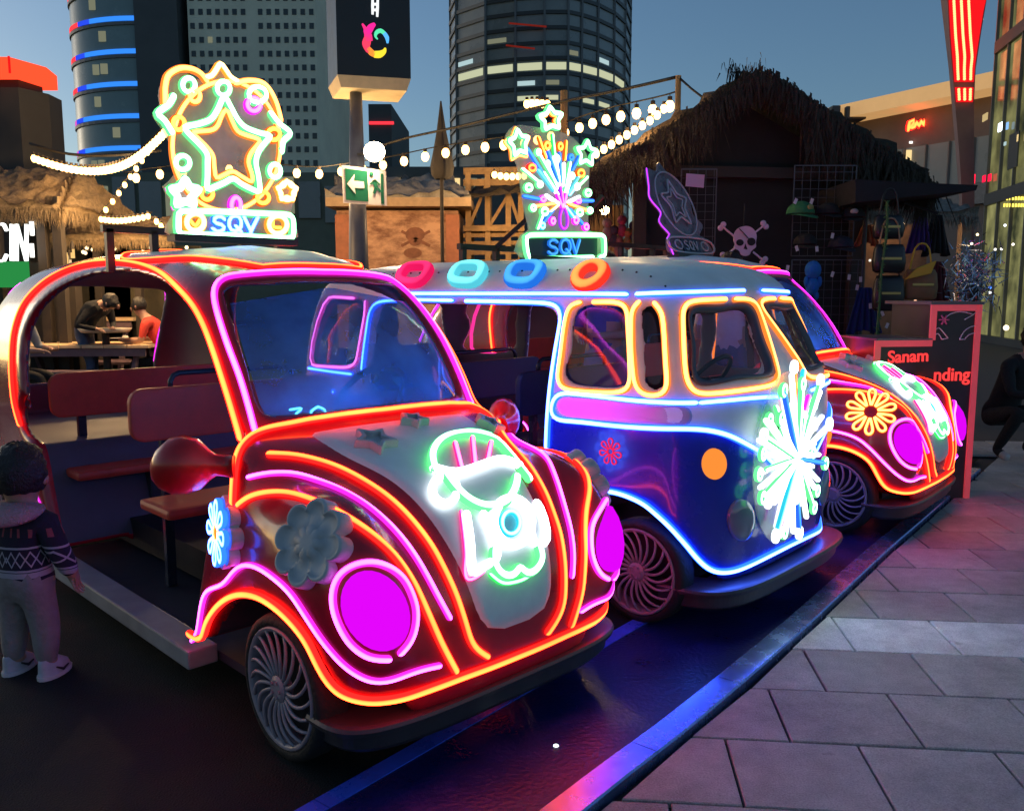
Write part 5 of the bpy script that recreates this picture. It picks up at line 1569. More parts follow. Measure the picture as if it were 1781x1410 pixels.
    sw.tube([Rm @ Vector((.16*math.cos(a), .16*math.sin(a), 0)) + Vector((-.24, .25, 1.0)) for a in t], .013, 8, closed=True)
    sw.tube([Vector((-.24, .25, 1.0)), Vector((-.05, .25, .80))], .016, 8); sw.tube([Vector((-.24, .09, 1.0)), Vector((-.24, .41, 1.0))], .010, 6)
    sw.build('steering_wheel', M_black, root, True)
    for (wx, wy) in ((-.02, -.655), (-.02, .655), (-2.07, -.655), (-2.07, .655)): add_wheel(root, wx, wy, wy, .0)
    b = MB()
    for ya in (-.50, -.24, .24, .50): b.bar((-1.30, ya, 1.50), (-1.30, ya, 1.69), .03)
    b.bar((-1.30, -.53, 1.69), (-1.30, .53, 1.69), .03)
    b.build('roof_frame', M_black, root)
    b = MB()
    for i in range(34):                          # screw heads along the gutter
        for sg in (1, -1): 
            hit = sk0.hit((-2.4+i*.075, sg*.56, 2.0), (0, 0, -1))
            if hit: b.ball(hit[0], .006, 6, 4)
    q = b.build('roof_screws', M_black, root); q['kind'] = 'stuff'
    return root, sk0
# ================================================================== HUTS, STALLS AND STREET FURNITURE
M_thatch = mat('thatch_straw', (.23, .165, .095), .95, var=.45, scale=14, bump=.8, bscale=70)
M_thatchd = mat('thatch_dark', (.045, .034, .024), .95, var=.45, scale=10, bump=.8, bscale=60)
M_wood = mat('timber_warm', (.42, .25, .10), .7, var=.3, scale=6, bump=.2, bscale=30)
M_woodd = mat('timber_dark', (.035, .027, .022), .75, var=.3, scale=6)
M_table = mat('table_planks', (.74, .52, .30), .55, var=.2, scale=5, bump=.15, bscale=35)
def strands(name, edges, length, n, m, parent, spread=.05, seed=1, w=.010, back=None):
    """hanging straw along the given edges [(a, b)]"""
    rg = np.random.default_rng(seed); V = []; Fc = []
    for (a, b) in edges:
        a, b = np.array(a, float), np.array(b, float); dd = b-a; dd /= np.linalg.norm(dd)
        for _ in range(n):
            t = rg.random(); p = a+(b-a)*t + rg.normal(0, spread, 3)*[.6, .6, .6]
            l = length*(.4+.9*rg.random()); q = p+np.array([rg.normal(0, .18)*l, rg.normal(0, .18)*l, -l]); s_ = dd*w*(.5+rg.random())
            k = len(V); V += [p-s_, p+s_, q+s_*.25]; Fc.append((k, k+1, k+2))
    o = link(name, mesh_of(V, Fc, name, False), parent, m); tag(o, kind='stuff'); return o
def thatch_slab(name, quad, thick, m, parent, div=10, rough=.05, seed=0):
    """quad: 4 corners (eave a, eave b, ridge b, ridge a); lumpy thick layer"""
    rg = np.random.default_rng(seed); a, b, c, d = [np.array(q, float) for q in quad]
    n = np.cross(b-a, d-a); n /= np.linalg.norm(n)
    if n[2] < 0: n = -n
    V = []; N_ = div+1
    for lay in (1, 0):
        for i in range(N_):
            for j in range(N_):
                u, v = i/div, j/div
                p = (a*(1-u)+b*u)*(1-v)+(d*(1-u)+c*u)*v
                V.append(p+n*(thick*lay+(rg.normal(0, rough*.5) if lay else 0)))
    Fc = []
    for lay in (0, 1):
        o = lay*N_*N_
        for i in range(div):
            for j in range(div):
                f = (o+i*N_+j, o+(i+1)*N_+j, o+(i+1)*N_+j+1, o+i*N_+j+1); Fc.append(f if lay == 0 else tuple(reversed(f)))
    for i in range(div):
        for (p, q) in (((i, 0), (i+1, 0)), ((i, div), (i+1, div)), ((0, i), (0, i+1)), ((div, i), (div, i+1))):
            x, y = p[0]*N_+p[1], q[0]*N_+q[1]; Fc.append((x, y, y+N_*N_, x+N_*N_))
    return link(name, mesh_of(V, Fc, name, True), parent, m)

# ---- bulbs on a wire
M_bulb = emat('bulb_glow', (1.0, .50, .13), 9.0)
M_wire = mat('cable_black', (.012, .011, .010), .6)
_bulb = {}
def festoon(label, pts, step, r, wire_up=0.0, drop=.10, light=0, group='strings of warm light bulbs'):
    """pts: 3D points of the wire; bulbs hang from it at even spacing"""
    P = np.array(dense(pts, .06)); o = P[0].copy()
    t = thing('string_light', o, 0, label, 'string light', group)
    b = MB(); b.tube(list((P-o)[::2]), .009, 5); b.build('wire', M_wire, t, True)
    if r not in _bulb:
        q = MB(); q.ball((0, 0, 0), (r, r, r*1.25), 8, 6); me = q.mesh('bulb', True); me.materials.append(M_bulb)
        q = MB(); q.tube([(0, 0, r*1.0), (0, 0, r*2.0)], r*.5, 6); me2 = q.mesh('bulb_holder'); me2.materials.append(M_woodd); _bulb[r] = (me, me2)
    L = np.r_[0, np.cumsum(np.linalg.norm(np.diff(P, axis=0), axis=1))]; s = step*.5
    while s < L[-1]:
        p = np.array([np.interp(s, L, P[:, i]) for i in range(3)])-o-[0, 0, drop]
        x = link('bulb', _bulb[r][0], t); x.location = p
        y = link('bulb_holder', _bulb[r][1], x)
        if drop > .12: 
            q = MB(); q.tube([(0, 0, r*1.9), (0, 0, drop)], .005, 4); q.build('bulb_cord', M_wire, x)
        s += step
    if light:
        d = bpy.data.lights.new('bulb_light', 'POINT'); d.energy = light; d.color = (1.0, .62, .28); d.shadow_soft_size = .25
        l = bpy.data.objects.new('bulb_light', d); COL.objects.link(l); l.parent = t; l.location = P[len(P)//2]-o-[0, .25, .25]
    return t
festoon('dense bright string of bulbs sagging from the dark column towards the star sign', [U(55,268,12.2), U(110,285,12.0), U(160,291,11.8), U(205,284,11.4), U(245,262,11.0), U(285,225,10.6), U(300,205,10.5)], .085, .042, drop=.05, light=210)
festoon('slanting string of bulbs left of the star sign down a hut roof', [U(292,215,12.0), U(262,252,12.2), U(225,305,12.4), U(196,345,12.5), U(172,374,12.5)], .155, .034, drop=.04)
festoon('short bright row of bulbs low along the small hut roof', [U(172,376,12.4), U(205,379,12.3), U(240,375,12.2), U(265,369,12.2)], .07, .034, drop=.04, light=60)
festoon('four bulbs close together beside the SQV letters', [U(268,376,12.0), U(282,390,12.0), U(296,402,12.0)], .085, .034, drop=.04)
festoon('string of spaced bulbs passing behind the exit sign pole', [U(215,300,13.5), U(300,288,13.7), U(420,282,13.8), U(540,290,13.8), U(590,286,13.8), U(680,272,13.6), U(757,256,13.4), U(840,243,13.0), U(900,236,12.6)], .345, .058, drop=.11, light=110)
festoon('high string of single bulbs rising to the roof pole of the dark hut', [U(900,236,12.6), U(985,212,11.6), U(1018,200,11.2), U(1065,186,10.6), U(1120,174,10.0), U(1158,165,9.6), U(1180,158,9.4)], .33, .050, drop=.13)
festoon('row of bulbs along the sloping edge of the dark thatched hut', [U(1030,268,8.6), U(1060,250,8.6), U(1100,225,8.6), U(1135,203,8.6), U(1165,176,8.6)], .085, .034, drop=.02, light=70)
festoon('bright cluster of bulbs above the wooden stair', [U(855,299,15.0), U(880,303,15.0), U(912,302,15.0)], .10, .048, drop=.04, light=70)
festoon('bulbs in a row above the top star of the firework sign', [U(912,178,12.4), U(930,176,12.4), U(955,178,12.4)], .07, .045, drop=.03)
def cable(label, pts, r=.012):
    P = np.array(dense(pts, .1)); o = P[0]; b = MB(); b.tube(list((P-o)[::2]), r, 5); q = b.build('cable', M_wire, None, True); q.location = o
    return tag(q, label, 'cable', None)
cable('black cable running from the pylon pole up to the wooden roof pole', [U(640,262,13.8), U(700,242,13.6), U(790,222,13.0), U(900,195,12.0), U(1000,172,11.0), U(1100,152,10.0), U(1178,134,9.4)], .018)
cable('sagging cable from the dark column across the left sky', [U(52,250,12.4), U(120,268,12.3), U(200,270,12.0), U(280,262,12.0)], .02)
cable('slack cable from the roof pole to the thatch ridge', [U(1180,134,9.4), U(1215,165,9.2), U(1240,180,9.0)], .012)
def post(label, a, b, r, m, name='post', cat='post'):
    a, b = np.array(a), np.array(b); q = MB(); q.tube([(0, 0, 0), b-a], [r, r*.85], 8); o = q.build(name, m); o.location = a; return tag(o, label, cat)
post('wooden roof pole at the top end of the bulb string', G(1180,620,0)*[0,0,0]+[U(1180,205,9.4)[0], 9.4, 0], U(1180,132,9.4), .035, M_wood)
post('wooden pole rising behind the firework sign', [U(985,300,11.6)[0], 11.6, 0], U(981,158,11.6), .055, M_wood)

# ---- tall pylon sign with exit board and floodlight on its pole
def pylon_sign():
    Y = 13.0; base = U(622, 508, Y)*[1, 1, 0]
    t = thing('pylon_sign', base, 0, 'tall black box sign with a rainbow swirl logo on a grey pole', 'sign'); o = np.array(base)
    z0, z1 = U(634, 140, Y)[2], U(634, -150, Y)[2]
    xl, xm, xr = U(556, 0, Y)[0]-o[0], U(592, 0, Y)[0]-o[0], U(714, 0, Y)[0]-o[0]
    fr = [(xm, -.35), (xr, -.10), (xr-.25, .75), (xl, .45)]
    b = MB(); b.prism([(p[0], p[1], z0) for p in fr], (0, 0, z1-z0)); b.build('sign_box', mat('sign_box_black', (.012, .012, .013), .35, var=.2, scale=2), t)
    cx = np.mean([p[0] for p in fr]); cy = np.mean([p[1] for p in fr])
    V = [(p[0], p[1], z0-.002) for p in fr] + [(cx+(p[0]-cx)*.90, cy+(p[1]-cy)*.9, z0-.16) for p in fr]
    b = MB(); b.add(V, [(4, 7, 6, 5)]+[(i, 4+i, 4+(i+1) % 4, (i+1) % 4) for i in range(4)]); b.build('underside', mat('sign_underside_cream', (.62, .52, .34), .6, var=.1), t)
    b = MB(); b.tube([(.02, 0, 0), (.02, .02, 1.6), (.03, .05, z0-.1)], [.172, .150, .085], 20); b.build('pole', mat('pole_blue_grey', (.085, .095, .13), .45, var=.15, scale=3), t, True)
    b = MB(); b.tube([(.02, 0, 0), (.02, 0, .05)], [.26, .25], 20); b.build('pole_base', M_black, t)
    # swirl logo
    fx, fy = np.array(fr[0]), np.array(fr[1]); d = fy-fx; d /= np.linalg.norm(d); nn = np.array([d[1], -d[0]])
    def on(px, py):
        r0 = ray(px, py); n3 = np.array([nn[0], nn[1], 0]); p0 = np.array([fx[0]+o[0], fx[1]+o[1], 0])
        k = ((p0-EYE) @ n3)/(r0 @ n3); return EYE+r0*k+n3*.004-o
    n3 = np.array([nn[0], nn[1], 0])
    def blob(px, rad, col, nm):
        P = np.array(dense([on(*q) for q in px], .02)); m = emat('logo_'+nm, col, .95)
        rs = list(np.interp(np.linspace(0, 1, len(P)), np.linspace(0, 1, len(rad)), rad)); V = []; Fc = []
        T = np.gradient(P, axis=0); T /= np.linalg.norm(T, axis=1)[:, None]; B_ = np.cross(T, n3)
        for p, b_, r_ in zip(P, B_, rs): V += [p-b_*r_, p+b_*r_, p+b_*r_*.8+n3*.012, p-b_*r_*.8+n3*.012]
        for i in range(len(P)-1):
            for j in range(4): Fc.append((i*4+j, i*4+(j+1) % 4, (i+1)*4+(j+1) % 4, (i+1)*4+j))
        Fc += [(3, 2, 1, 0), tuple(range(4*len(P)-4, 4*len(P)))]
        link('logo_stroke', mesh_of(V, Fc, 'logo_stroke', False), t, m)
    blob([(652,42),(645,48),(638,58),(634,52)], [.02, .045, .05, .015], (.9, .02, .30), 'pink')
    blob([(630,42),(635,50),(640,62),(642,72)], [.012, .03, .055, .05], (.9, .03, .22), 'rose')
    blob([(640,66),(637,78),(640,90),(634,84)], [.05, .06, .035, .008], (.95, .05, .12), 'red')
    blob([(640,84),(646,92),(652,95)], [.03, .045, .04], (1.0, .28, .04), 'orange')
    blob([(650,95),(660,95),(668,90),(670,84)], [.045, .05, .035, .012], (1.0, .72, .04), 'yellow')
    blob([(674,76),(673,66),(668,58)], [.012, .03, .028], (.10, .45, .95), 'blue')
    blob([(669,59),(662,54),(655,57),(653,64),(657,69)], [.026, .03, .028, .02, .008], (.10, .75, .40), 'green')
    for px in ([(648,-4),(648,26)], [(657,-2),(656,30)], [(648,8),(657,8)], [(650,18),(656,18)], [(655,-12),(651,-4)]): blob(px, [.016, .020, .016], (.85, .88, .9), 'white')
    return t
pylon_sign()
def exit_sign():
    Y = 12.7; o = U(635, 322, Y)
    t = thing('exit_sign', o, 0, 'green and white exit board with a left arrow and running figure on the pole', 'sign')
    f = lambda x, y, g=0.0: U(x, y, Y)-o-np.array([0, g, 0])
    w = mat('sign_white', (.78, .66, .60), .5, var=.06); g = mat('sign_green', (.008, .12, .06), .4, var=.1)
    b = MB(); b.prism([f(597,353), f(673,358), f(671,297), f(594,287)], (0, .03, 0)); b.build('board', w, t)
    b = MB(); b.prism([f(602,348,.006), f(641,351,.006), f(639,298,.006), f(600,293,.006)], (0, .004, 0)); b.build('green_field', g, t)
    b = MB(); b.prism([f(604,320,.012), f(619,338,.012), f(617,327,.012), f(634,328,.012), f(633,316,.012), f(616,315,.012), f(617,303,.012)], (0, .004, 0)); b.build('arrow', w, t)
    b = MB(); b.prism([f(663,355,.006), f(668,355,.006), f(667,302,.006), f(662,302,.006)], (0, .004, 0)); b.build('door_bar', g, t)
    for nm, pts, r in (('figure_head', [f(646,303,.008), f(647,304,.008)], .024), ('figure_body', [f(650,313,.008), f(655,327,.008)], .026), ('figure_arm', [f(652,313,.008), f(644,321,.008)], .012), ('figure_arm', [f(653,314,.008), f(661,322,.008)], .012), ('figure_leg', [f(654,327,.008), f(650,337,.008), f(645,350,.008)], .016), ('figure_leg', [f(656,327,.008), f(662,334,.008), f(659,343,.008)], .016)):
        b = MB(); P = [np.array(p) for p in pts]
        if nm == 'figure_head': b.ball(P[0], (r*1.25, .004, r*1.4), 12, 6)
        else: b.bar(P[0], P[1], r*2.1, .004, up=(0, 1, 0))
        b.build(nm, g, t)
    q = [f(600,300), f(671,300)]
    b = MB(); b.bar(f(628,318)+[0, .03, 0], f(628,318)+[0, .30, 0], .03); b.build('bracket', M_black, t)
exit_sign()
def floodlight():
    Y = 12.75; o = U(652, 265, Y)
    t = thing('floodlight', o, 0, 'glaring floodlight fixed to the pylon pole above the exit board', 'floodlight')
    b = MB(); b.box((-.13, -.03, -.11), (.13, .07, .11)); b.build('housing', M_black, t, bevel=.01)
    b = MB(); b.ball((0, -.04, 0), (.15, .06, .14), 16, 8); b.build('lens', emat('flood_lens', (1.0, .80, .50), 40.0), t, True)
    b = MB(); b.bar((-.05, .05, 0), (-.28, .2, 0), .03); b.build('bracket', M_black, t)
    d = bpy.data.lights.new('floodlight_beam', 'SPOT'); d.energy = 260; d.color = (1.0, .72, .42); d.spot_size = R(165); d.spot_blend = .8; d.shadow_soft_size = .12
    l = bpy.data.objects.new('floodlight_beam', d); COL.objects.link(l); l.parent = t; l.location = (0, -.12, 0)
    l.rotation_euler = Vector((-.35, -.5, -.55)).to_track_quat('-Z', 'Y').to_euler()
floodlight()

# ---- peach kiosk
def kiosk():
    Y = 16.0; o = U(690, 508, Y)*[1, 1, 0]
    t = thing('kiosk', o, 0, 'peach walled kiosk with a worn skull print and a lumpy grey roof', 'kiosk')
    m = bpy.data.materials.new('kiosk_wall'); m.use_nodes = True; N = m.node_tree.nodes; Lk = m.node_tree.links; p = N['Principled BSDF']; p.inputs['Roughness'].default_value = .8
    tc = N.new('ShaderNodeTexCoord'); no = N.new('ShaderNodeTexNoise'); no.inputs['Scale'].default_value = 2.2; no.inputs['Detail'].default_value = 7; no.inputs['Roughness'].default_value = .7
    mp = N.new('ShaderNodeMapping'); mp.inputs['Scale'].default_value = (1, 1, 2.2); Lk.new(tc.outputs['Object'], mp.inputs[0]); Lk.new(mp.outputs[0], no.inputs['Vector'])
    cr = N.new('ShaderNodeValToRGB'); e = cr.color_ramp.elements; e[0].position = .38; e[0].color = (.22, .10, .06, 1); e[1].position = .60; e[1].color = (.62, .36, .22, 1)
    Lk.new(no.outputs['Fac'], cr.inputs['Fac']); Lk.new(cr.outputs['Color'], p.inputs['Base Color'])
    x0, x1 = U(586, 400, Y)[0]-o[0], U(797, 400, Y)[0]-o[0]; zt = U(600, 366, Y)[2]
    b = MB(); b.box((x0, 0, 0), (x1, 2.2, zt)); b.build('wall', m, t)
    b = MB(); b.box((x0-.02, -.05, 0), (x0+.28, -.003, zt-.08)); b.build('corner_board', mat('kiosk_edge', (.40, .15, .08), .7, var=.2), t)
    b = MB(); b.box((x1-.22, -.05, 0), (x1+.02, -.003, zt-.08)); b.build('corner_board', mat('kiosk_edge', (.40, .15, .08), .7, var=.2), t)
    za, zb = U(600, 362, Y)[2], U(600, 347, Y)[2]
    b = MB(); b.box((x0-.12, -.35, za), (x1+.25, 2.3, zb)); b.build('roof_board', mat('roof_board_tan', (.42, .29, .17), .7, var=.2), t)
    zr = U(600, 316, Y+1)[2]
    thatch_slab('roof', [(x0-.12, -.34, zb), (x1+.25, -.34, zb), (x1-.15, 1.0, zr), (x0-.1, 1.0, zr)], .06, mat('stone_roof', (.30, .27, .22), .9, var=.4, scale=5, bump=.8, bscale=14), t, 14, .10, 3)
    # faded skull print: flat print on the wall
    pr = mat('faded_print', (.24, .10, .06), .85, var=.3, scale=9)
    f = lambda x, y: U(x, y, Y)-o-np.array([0, .006, 0])
    for ob in (oval(722,408,17,13,16), oval(722,422,10,6,12)):
        P = [f(*q) for q in ob]; b = MB(); b.prism(P[::-1], (0, .003, 0)); b.build('skull_print', pr, t)
    for a, c in (((698,402),(748,428)), ((748,402),(698,428))): b = MB(); b.bar(f(*a), f(*c), .05, .004, up=(0, 1, 0)); b.build('bone_print', pr, t)
    P = [f(*q) for q in oval(718,440,16,9,14)]; b = MB(); b.prism(P[::-1], (0, .003, 0)); b.build('smudge_print', pr, t)
kiosk()
# ---- timber tower with stair
def timber_tower():
    Y = 16.5; o = U(860, 508, Y)*[1, 1, 0]
    t = thing('timber_tower', o, 0, 'open wooden stair tower with rails lit by warm bulbs', 'wooden tower'); f = lambda x, y, g=0.0: U(x, y, Y)-o+np.array([0, g, 0])
    for x in (814, 848, 884, 906):
        for g in (0, 1.3):
            a = f(x, 300, g); b = MB(); b.box((a[0]-.05, g-.05, 0), (a[0]+.05, g+.05, a[2])); b.build('post', M_wood, t)
    for y in (298, 318, 396, 410, 424, 440, 456, 472):
        b = MB(); b.bar(f(806, y), f(912, y-2), .03, .075 if y > 330 else .12); b.build('rail', M_wood, t)
    for y in (396, 424, 456):
        b = MB(); b.bar(f(810, y, 1.3), f(912, y, 1.3), .03, .08); b.build('rail', M_wood, t)
    for (a, c) in (((816,395),(846,322)), ((905,395),(880,322)), ((850,395),(884,340))):
        b = MB(); b.bar(f(*a), f(*c), .04, .06); b.build('brace', M_wood, t)
    b = MB(); b.box((f(806,300)[0], -.1, f(0,395)[2]-.08), (f(912,300)[0], 1.4, f(0,395)[2])); b.build('deck', M_wood, t)
    thatch_slab('roof', [f(800,352,-.4), f(915,338,-.4), f(905,303,.9), f(860,306,.9)], .08, M_thatchd, t, 8, .06, 6)
timber_tower()
# ---- closed parasol (dark spike)
def closed_parasol():
    Y = 14.5; o = U(770, 508, Y)*[1, 1, 0]; t = thing('closed_parasol', o, 0, 'closed dark parasol standing point up between kiosk and tower', 'parasol')
    z = lambda y: U(770, y, Y)[2]
    b = MB(); n = 14
    for (y, r) in ((176, .01), (200, .035), (230, .07), (262, .12), (290, .17), (306, .15), (312, .10)):
        for i in range(n):
            a = 2*PI*i/n; rr = r*(1+.22*math.cos(5*a)); b.v.append((rr*math.cos(a), rr*math.sin(a), z(y)))
    for k in range(6):
        for i in range(n): b.f.append((k*n+i, (k+1)*n+i, (k+1)*n+(i+1) % n, k*n+(i+1) % n)); b.mi.append(0)
    b.build('canopy', mat('parasol_cloth', (.05, .045, .04), .9, var=.3, scale=8), t, True)
    b = MB(); b.tube([(0, 0, 0), (0, 0, z(300))], .03, 8); b.build('pole', M_woodd, t)
closed_parasol()
# ---- left: dark column with red light box, thatched bar with CIN letters, small hut
def red_box_column():
    Y = 13.5; o = U(18, 508, Y)*[1, 1, 0]; t = thing('lit_column', o, 0, 'dark column at the left edge with a red light box on top', 'column'); f = lambda x, y, g=0.: U(x, y, Y)-o+np.array([0, g, 0])
    x0, x1, x2 = f(-60,130)[0], f(30,130)[0], f(52,130)[0]; zt = f(0,152)[2]
    b = MB(); b.prism([(x0, 0, 0), (x1, 0, 0), (x2+.03, .45, 0), (x2, .9, 0), (x0, .9, 0)], (0, 0, zt)); b.build('shaft', mat('column_dark', (.035, .035, .036), .7, var=.3, scale=2), t)
    b = MB(); b.prism([(x0+.2, .2, zt), (x1-.1, .2, zt), (x1, .7, zt), (x0+.2, .8, zt)], (0, 0, f(0,133)[2]-zt)); b.build('neck', M_black, t)
    za, zb = f(0,131)[2], f(0,104)[2]
    b = MB(); b.prism([(x0-.1, -.15, za), (x1-.02, -.15, za), (x2+.02, .45, za), (x2-.1, 1.0, za), (x0, 1, za)], (0, 0, zb-za)); b.build('light_box', emat('red_box', (1.0, .06, .02), 1.35), t)
    b = MB(); b.box((x1-.035, -.165, za-.01), (x1-.005, -.152, zb+.01)); b.build('light_box_edge', emat('red_box_edge', (.9, .01, .01), .8), t)
red_box_column()
def thatched_bar():
    Y = 12.0; o = U(20, 508, Y)*[1, 1, 0]; t = thing('thatched_bar', o, 0, 'thatched bar at the left edge with white letters on green', 'bar hut'); f = lambda x, y, g=0.: U(x, y, Y)-o+np.array([0, g, 0])
    a, b_, c, d = f(-90,364), f(104,364), f(62,290,1.0), f(-90,284,1.0)
    thatch_slab('roof', [a, b_, c, d], .10, M_thatch, t, 16, .07, 2)
    thatch_slab('roof_end', [b_, f(104,364,2.4), f(62,290,1.4), c], .10, M_thatch, t, 10, .07, 4)
    strands('thatch_fringe', [(a, b_), (b_, f(104,364,2.4)), (c, b_), ((a+d)/2, (b_+c)/2), ((a*2+d)/3, (b_*2+c)/3)], .20, 700, M_thatch, t, .04, 5, .009)
    b = MB(); b.bar(f(-90,374,.1), f(98,376,.1), .08, .12); b.build('beam', M_woodd, t)
    for x in (-20, 62, 90):
        p = f(x, 380, .15); b = MB(); b.box((p[0]-.06, .1, 0), (p[0]+.06, .22, p[2])); b.build('post', M_woodd, t)
    b = MB(); b.box((f(-90,400)[0], .5, 0), (f(92,400)[0], .7, f(0,455)[2])); b.build('counter', M_woodd, t)
    b = MB(); b.box((f(-90,400)[0], 2.2, 0), (f(98,400)[0], 2.3, f(0,374)[2])); b.build('back_wall', mat('bar_back', (.05, .045, .03), .8, var=.4, scale=5), t)
    gp = emat('bar_green_panel', (.04, .45, .10), .45)
    b = MB(); b.box((f(-60,400)[0], -.02, f(0,500)[2]), (f(45,400)[0], .02, f(0,455)[2])); b.build('green_panel', gp, t)
    wl = emat('white_letters', (.95, 1, .95), 1.6)
    def letter(strokes, x0, x1, y0, y1, w):
        b = MB()
        for st in strokes:
            P = [f(x0+(x1-x0)*u, y1+(y0-y1)*v) for u, v in st]
            for p, q in zip(P[:-1], P[1:]): b.bar(p, q, w, .05, up=(0, 1, 0))
        b.build('letter', wl, t)
    letter([[(1,.82),(.8,1),(.3,1),(0,.75),(0,.25),(.3,0),(.8,0),(1,.18)]], -16, 12, 390, 454, .034)
    letter([[(.5,1),(.5,0)]], 17, 25, 390, 454, .040)
    letter([[(0,0),(0,1),(1,0),(1,1)]], 29, 46, 390, 454, .030)
    for y in (398, 436):
        b = MB(); p = f(59, y, -.05); b.tube([p-[0, 0, .09], p+[0, 0, .09]], .028, 8); b.build('lamp', emat('white_lamp', (1, .97, .9), 3.0), t)
    rg = random.Random(3)
    for k in range(14):                                   # bottles and small lights on the shelf
        x = rg.uniform(72, 100); p = f(x, rg.uniform(425, 452), .45); b = MB(); b.tube([p-[0, 0, .07], p+[0, 0, .05], p+[0, 0, .09]], [.028, .028, .01], 6); b.build('bottle', rg.choice((M_woodd, M_dglass, emat('bottle_glow', (1.0, .6, .2), .8))), t)
thatched_bar()
def small_hut():
    Y = 13.0; o = U(190, 508, Y)*[1, 1, 0]; t = thing('small_hut', o, 0, 'small thatched hut under the low row of bulbs', 'hut'); f = lambda x, y, g=0.: U(x, y, Y)-o+np.array([0, g, 0])
    a, b_, c, d = f(75,418), f(300,418), f(268,382,.9), f(112,384,.9)
    thatch_slab('roof', [a, b_, c, d], .09, M_thatch, t, 14, .06, 8)
    strands('thatch_fringe', [(a, b_), ((a+d)/2, (b_+c)/2)], .14, 500, M_thatch, t, .03, 9, .008)
    for x in (90, 160, 230, 290):
        p = f(x, 420, .1); b = MB(); b.box((p[0]-.05, .1, 0), (p[0]+.05, .2, p[2])); b.build('post', M_woodd, t)
    b = MB(); b.box((f(80,400)[0], 1.2, 0), (f(295,400)[0], 1.3, f(0,420)[2])); b.build('back_wall', mat('hut_back', (.10, .085, .05), .8, var=.4, scale=4), t)
    rg = random.Random(7)
    for k in range(12):
        p = f(rg.uniform(85, 290), rg.uniform(424, 446), .9); b = MB(); b.ball(p, .03, 6, 4); b.build('small_lamp', emat('tiny_lamp', (1.0, .75, .4), 2.5), t)
small_hut()

# ---- dark thatched market hut at right
def market_hut():
    Y = 8.4; o = U(1320, 508, Y)*[1, 1, 0]; t = thing('market_hut', o, 0, 'big dark thatched souvenir hut with a pointed gable', 'hut'); f = lambda x, y, g=0.: U(x, y, Y)-o+np.array([0, g, 0])
    pk, pkb = f(1318,150), f(1318,150)+[0, 3.4, 0]
    el, er = f(1022,330), f(1600,322)
    for e, s, nm in ((el, 1, 'roof_slope'), (er, 2, 'roof_slope')):
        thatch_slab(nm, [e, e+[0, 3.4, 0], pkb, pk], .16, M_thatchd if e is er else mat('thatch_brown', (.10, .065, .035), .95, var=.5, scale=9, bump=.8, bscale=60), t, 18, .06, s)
    nrm = lambda a, b: (b-a)/np.linalg.norm(b-a)
    E = []
    for e in (el, er):
        for k in range(3): E.append((e+[0, -.02-.05*k, .05], pk+[0, -.02-.05*k, .10]))
    strands('thatch_fringe', E, .22, 900, M_thatchd, t, .05, 11, .012)
    strands('thatch_ridge', [(pk+[-.25, 0, .14], pk+[.25, .6, .12]), (pk+[0, 0, .20], pkb+[0, 0, .2])], .16, 250, M_thatchd, t, .07, 12, .012)
    strands('thatch_fringe_long', [(f(1100,262,-.1), f(1010,340,-.1)), (f(1240,190,-.1), f(1120,262,-.1)), (f(1540,290,-.1), f(1610,330,-.1)), (f(1400,220,-.1), f(1520,290,-.1))], .34, 500, M_thatchd, t, .06, 13, .012)
    dk = mat('hut_dark_boards', (.012, .011, .012), .8, var=.3, scale=4)
    gz = np.array
    b = MB(); b.prism([f(1118,470,.25)*gz([1, 1, 0]), f(1512,470,.25)*gz([1, 1, 0]), f(1512,296,.25), f(1318,178,.25), f(1118,285,.25)], (0, .06, 0)); b.build('front_wall', dk, t)
    b = MB(); b.box((f(1022,400)[0], 2.0, 0), (f(1130,400)[0], 2.06, f(0,320)[2])); b.build('side_bay_back', mat('bay_boards', (.30, .19, .10), .75, var=.3, scale=5), t)
    b = MB()
    for k in range(9):
        x = f(1034+k*10, 0)[0]; q = MB(); q.box((x, 1.95, .6), (x+.02, 1.99, f(0,325)[2])); q.build('bay_slat', M_wood, t)
    for x in (1118, 1508):
        p = f(x, 300, .2); b = MB(); b.box((p[0]-.06, .12, 0), (p[0]+.06, .24, p[2])); b.build('post', M_woodd, t)
    b = MB(); b.bar(f(1120,292,.18), f(1510,300,.18), .08, .10); b.build('beam', M_woodd, t)
    p = f(1075, 345, 1.2); b = MB(); b.ball(p, .05, 8, 6); b.build('bay_lamp', emat('bay_lamp', (1.0, .66, .3), 60.0), t)
    return t
market_hut()
def awning():
    Y = 7.7; o = U(1590, 508, Y)*[1, 1, 0]; t = thing('awning', o, 0, 'flat black awning reaching right from the dark hut', 'awning'); f = lambda x, y, g=0.: U(x, y, Y)-o+np.array([0, g, 0])
    b = MB(); b.prism([f(1488,352), f(1698,331), f(1701,322), f(1600,318), f(1488,312)], (0, 1.3, 0)); b.build('canopy', mat('awning_cloth', (.010, .010, .012), .8, var=.2), t)
    p = f(1555, 345, .6); b = MB(); b.tube([(p[0], .6, 0), p], .022, 8); b.build('pole', M_black, t)
    for a, c in (((1555,362),(1580,342)), ((1600,346),(1660,366))): b = MB(); b.tube([f(*a, .3), f(*c, .3)], .012, 6); b.build('strut', M_black, t)
awning()
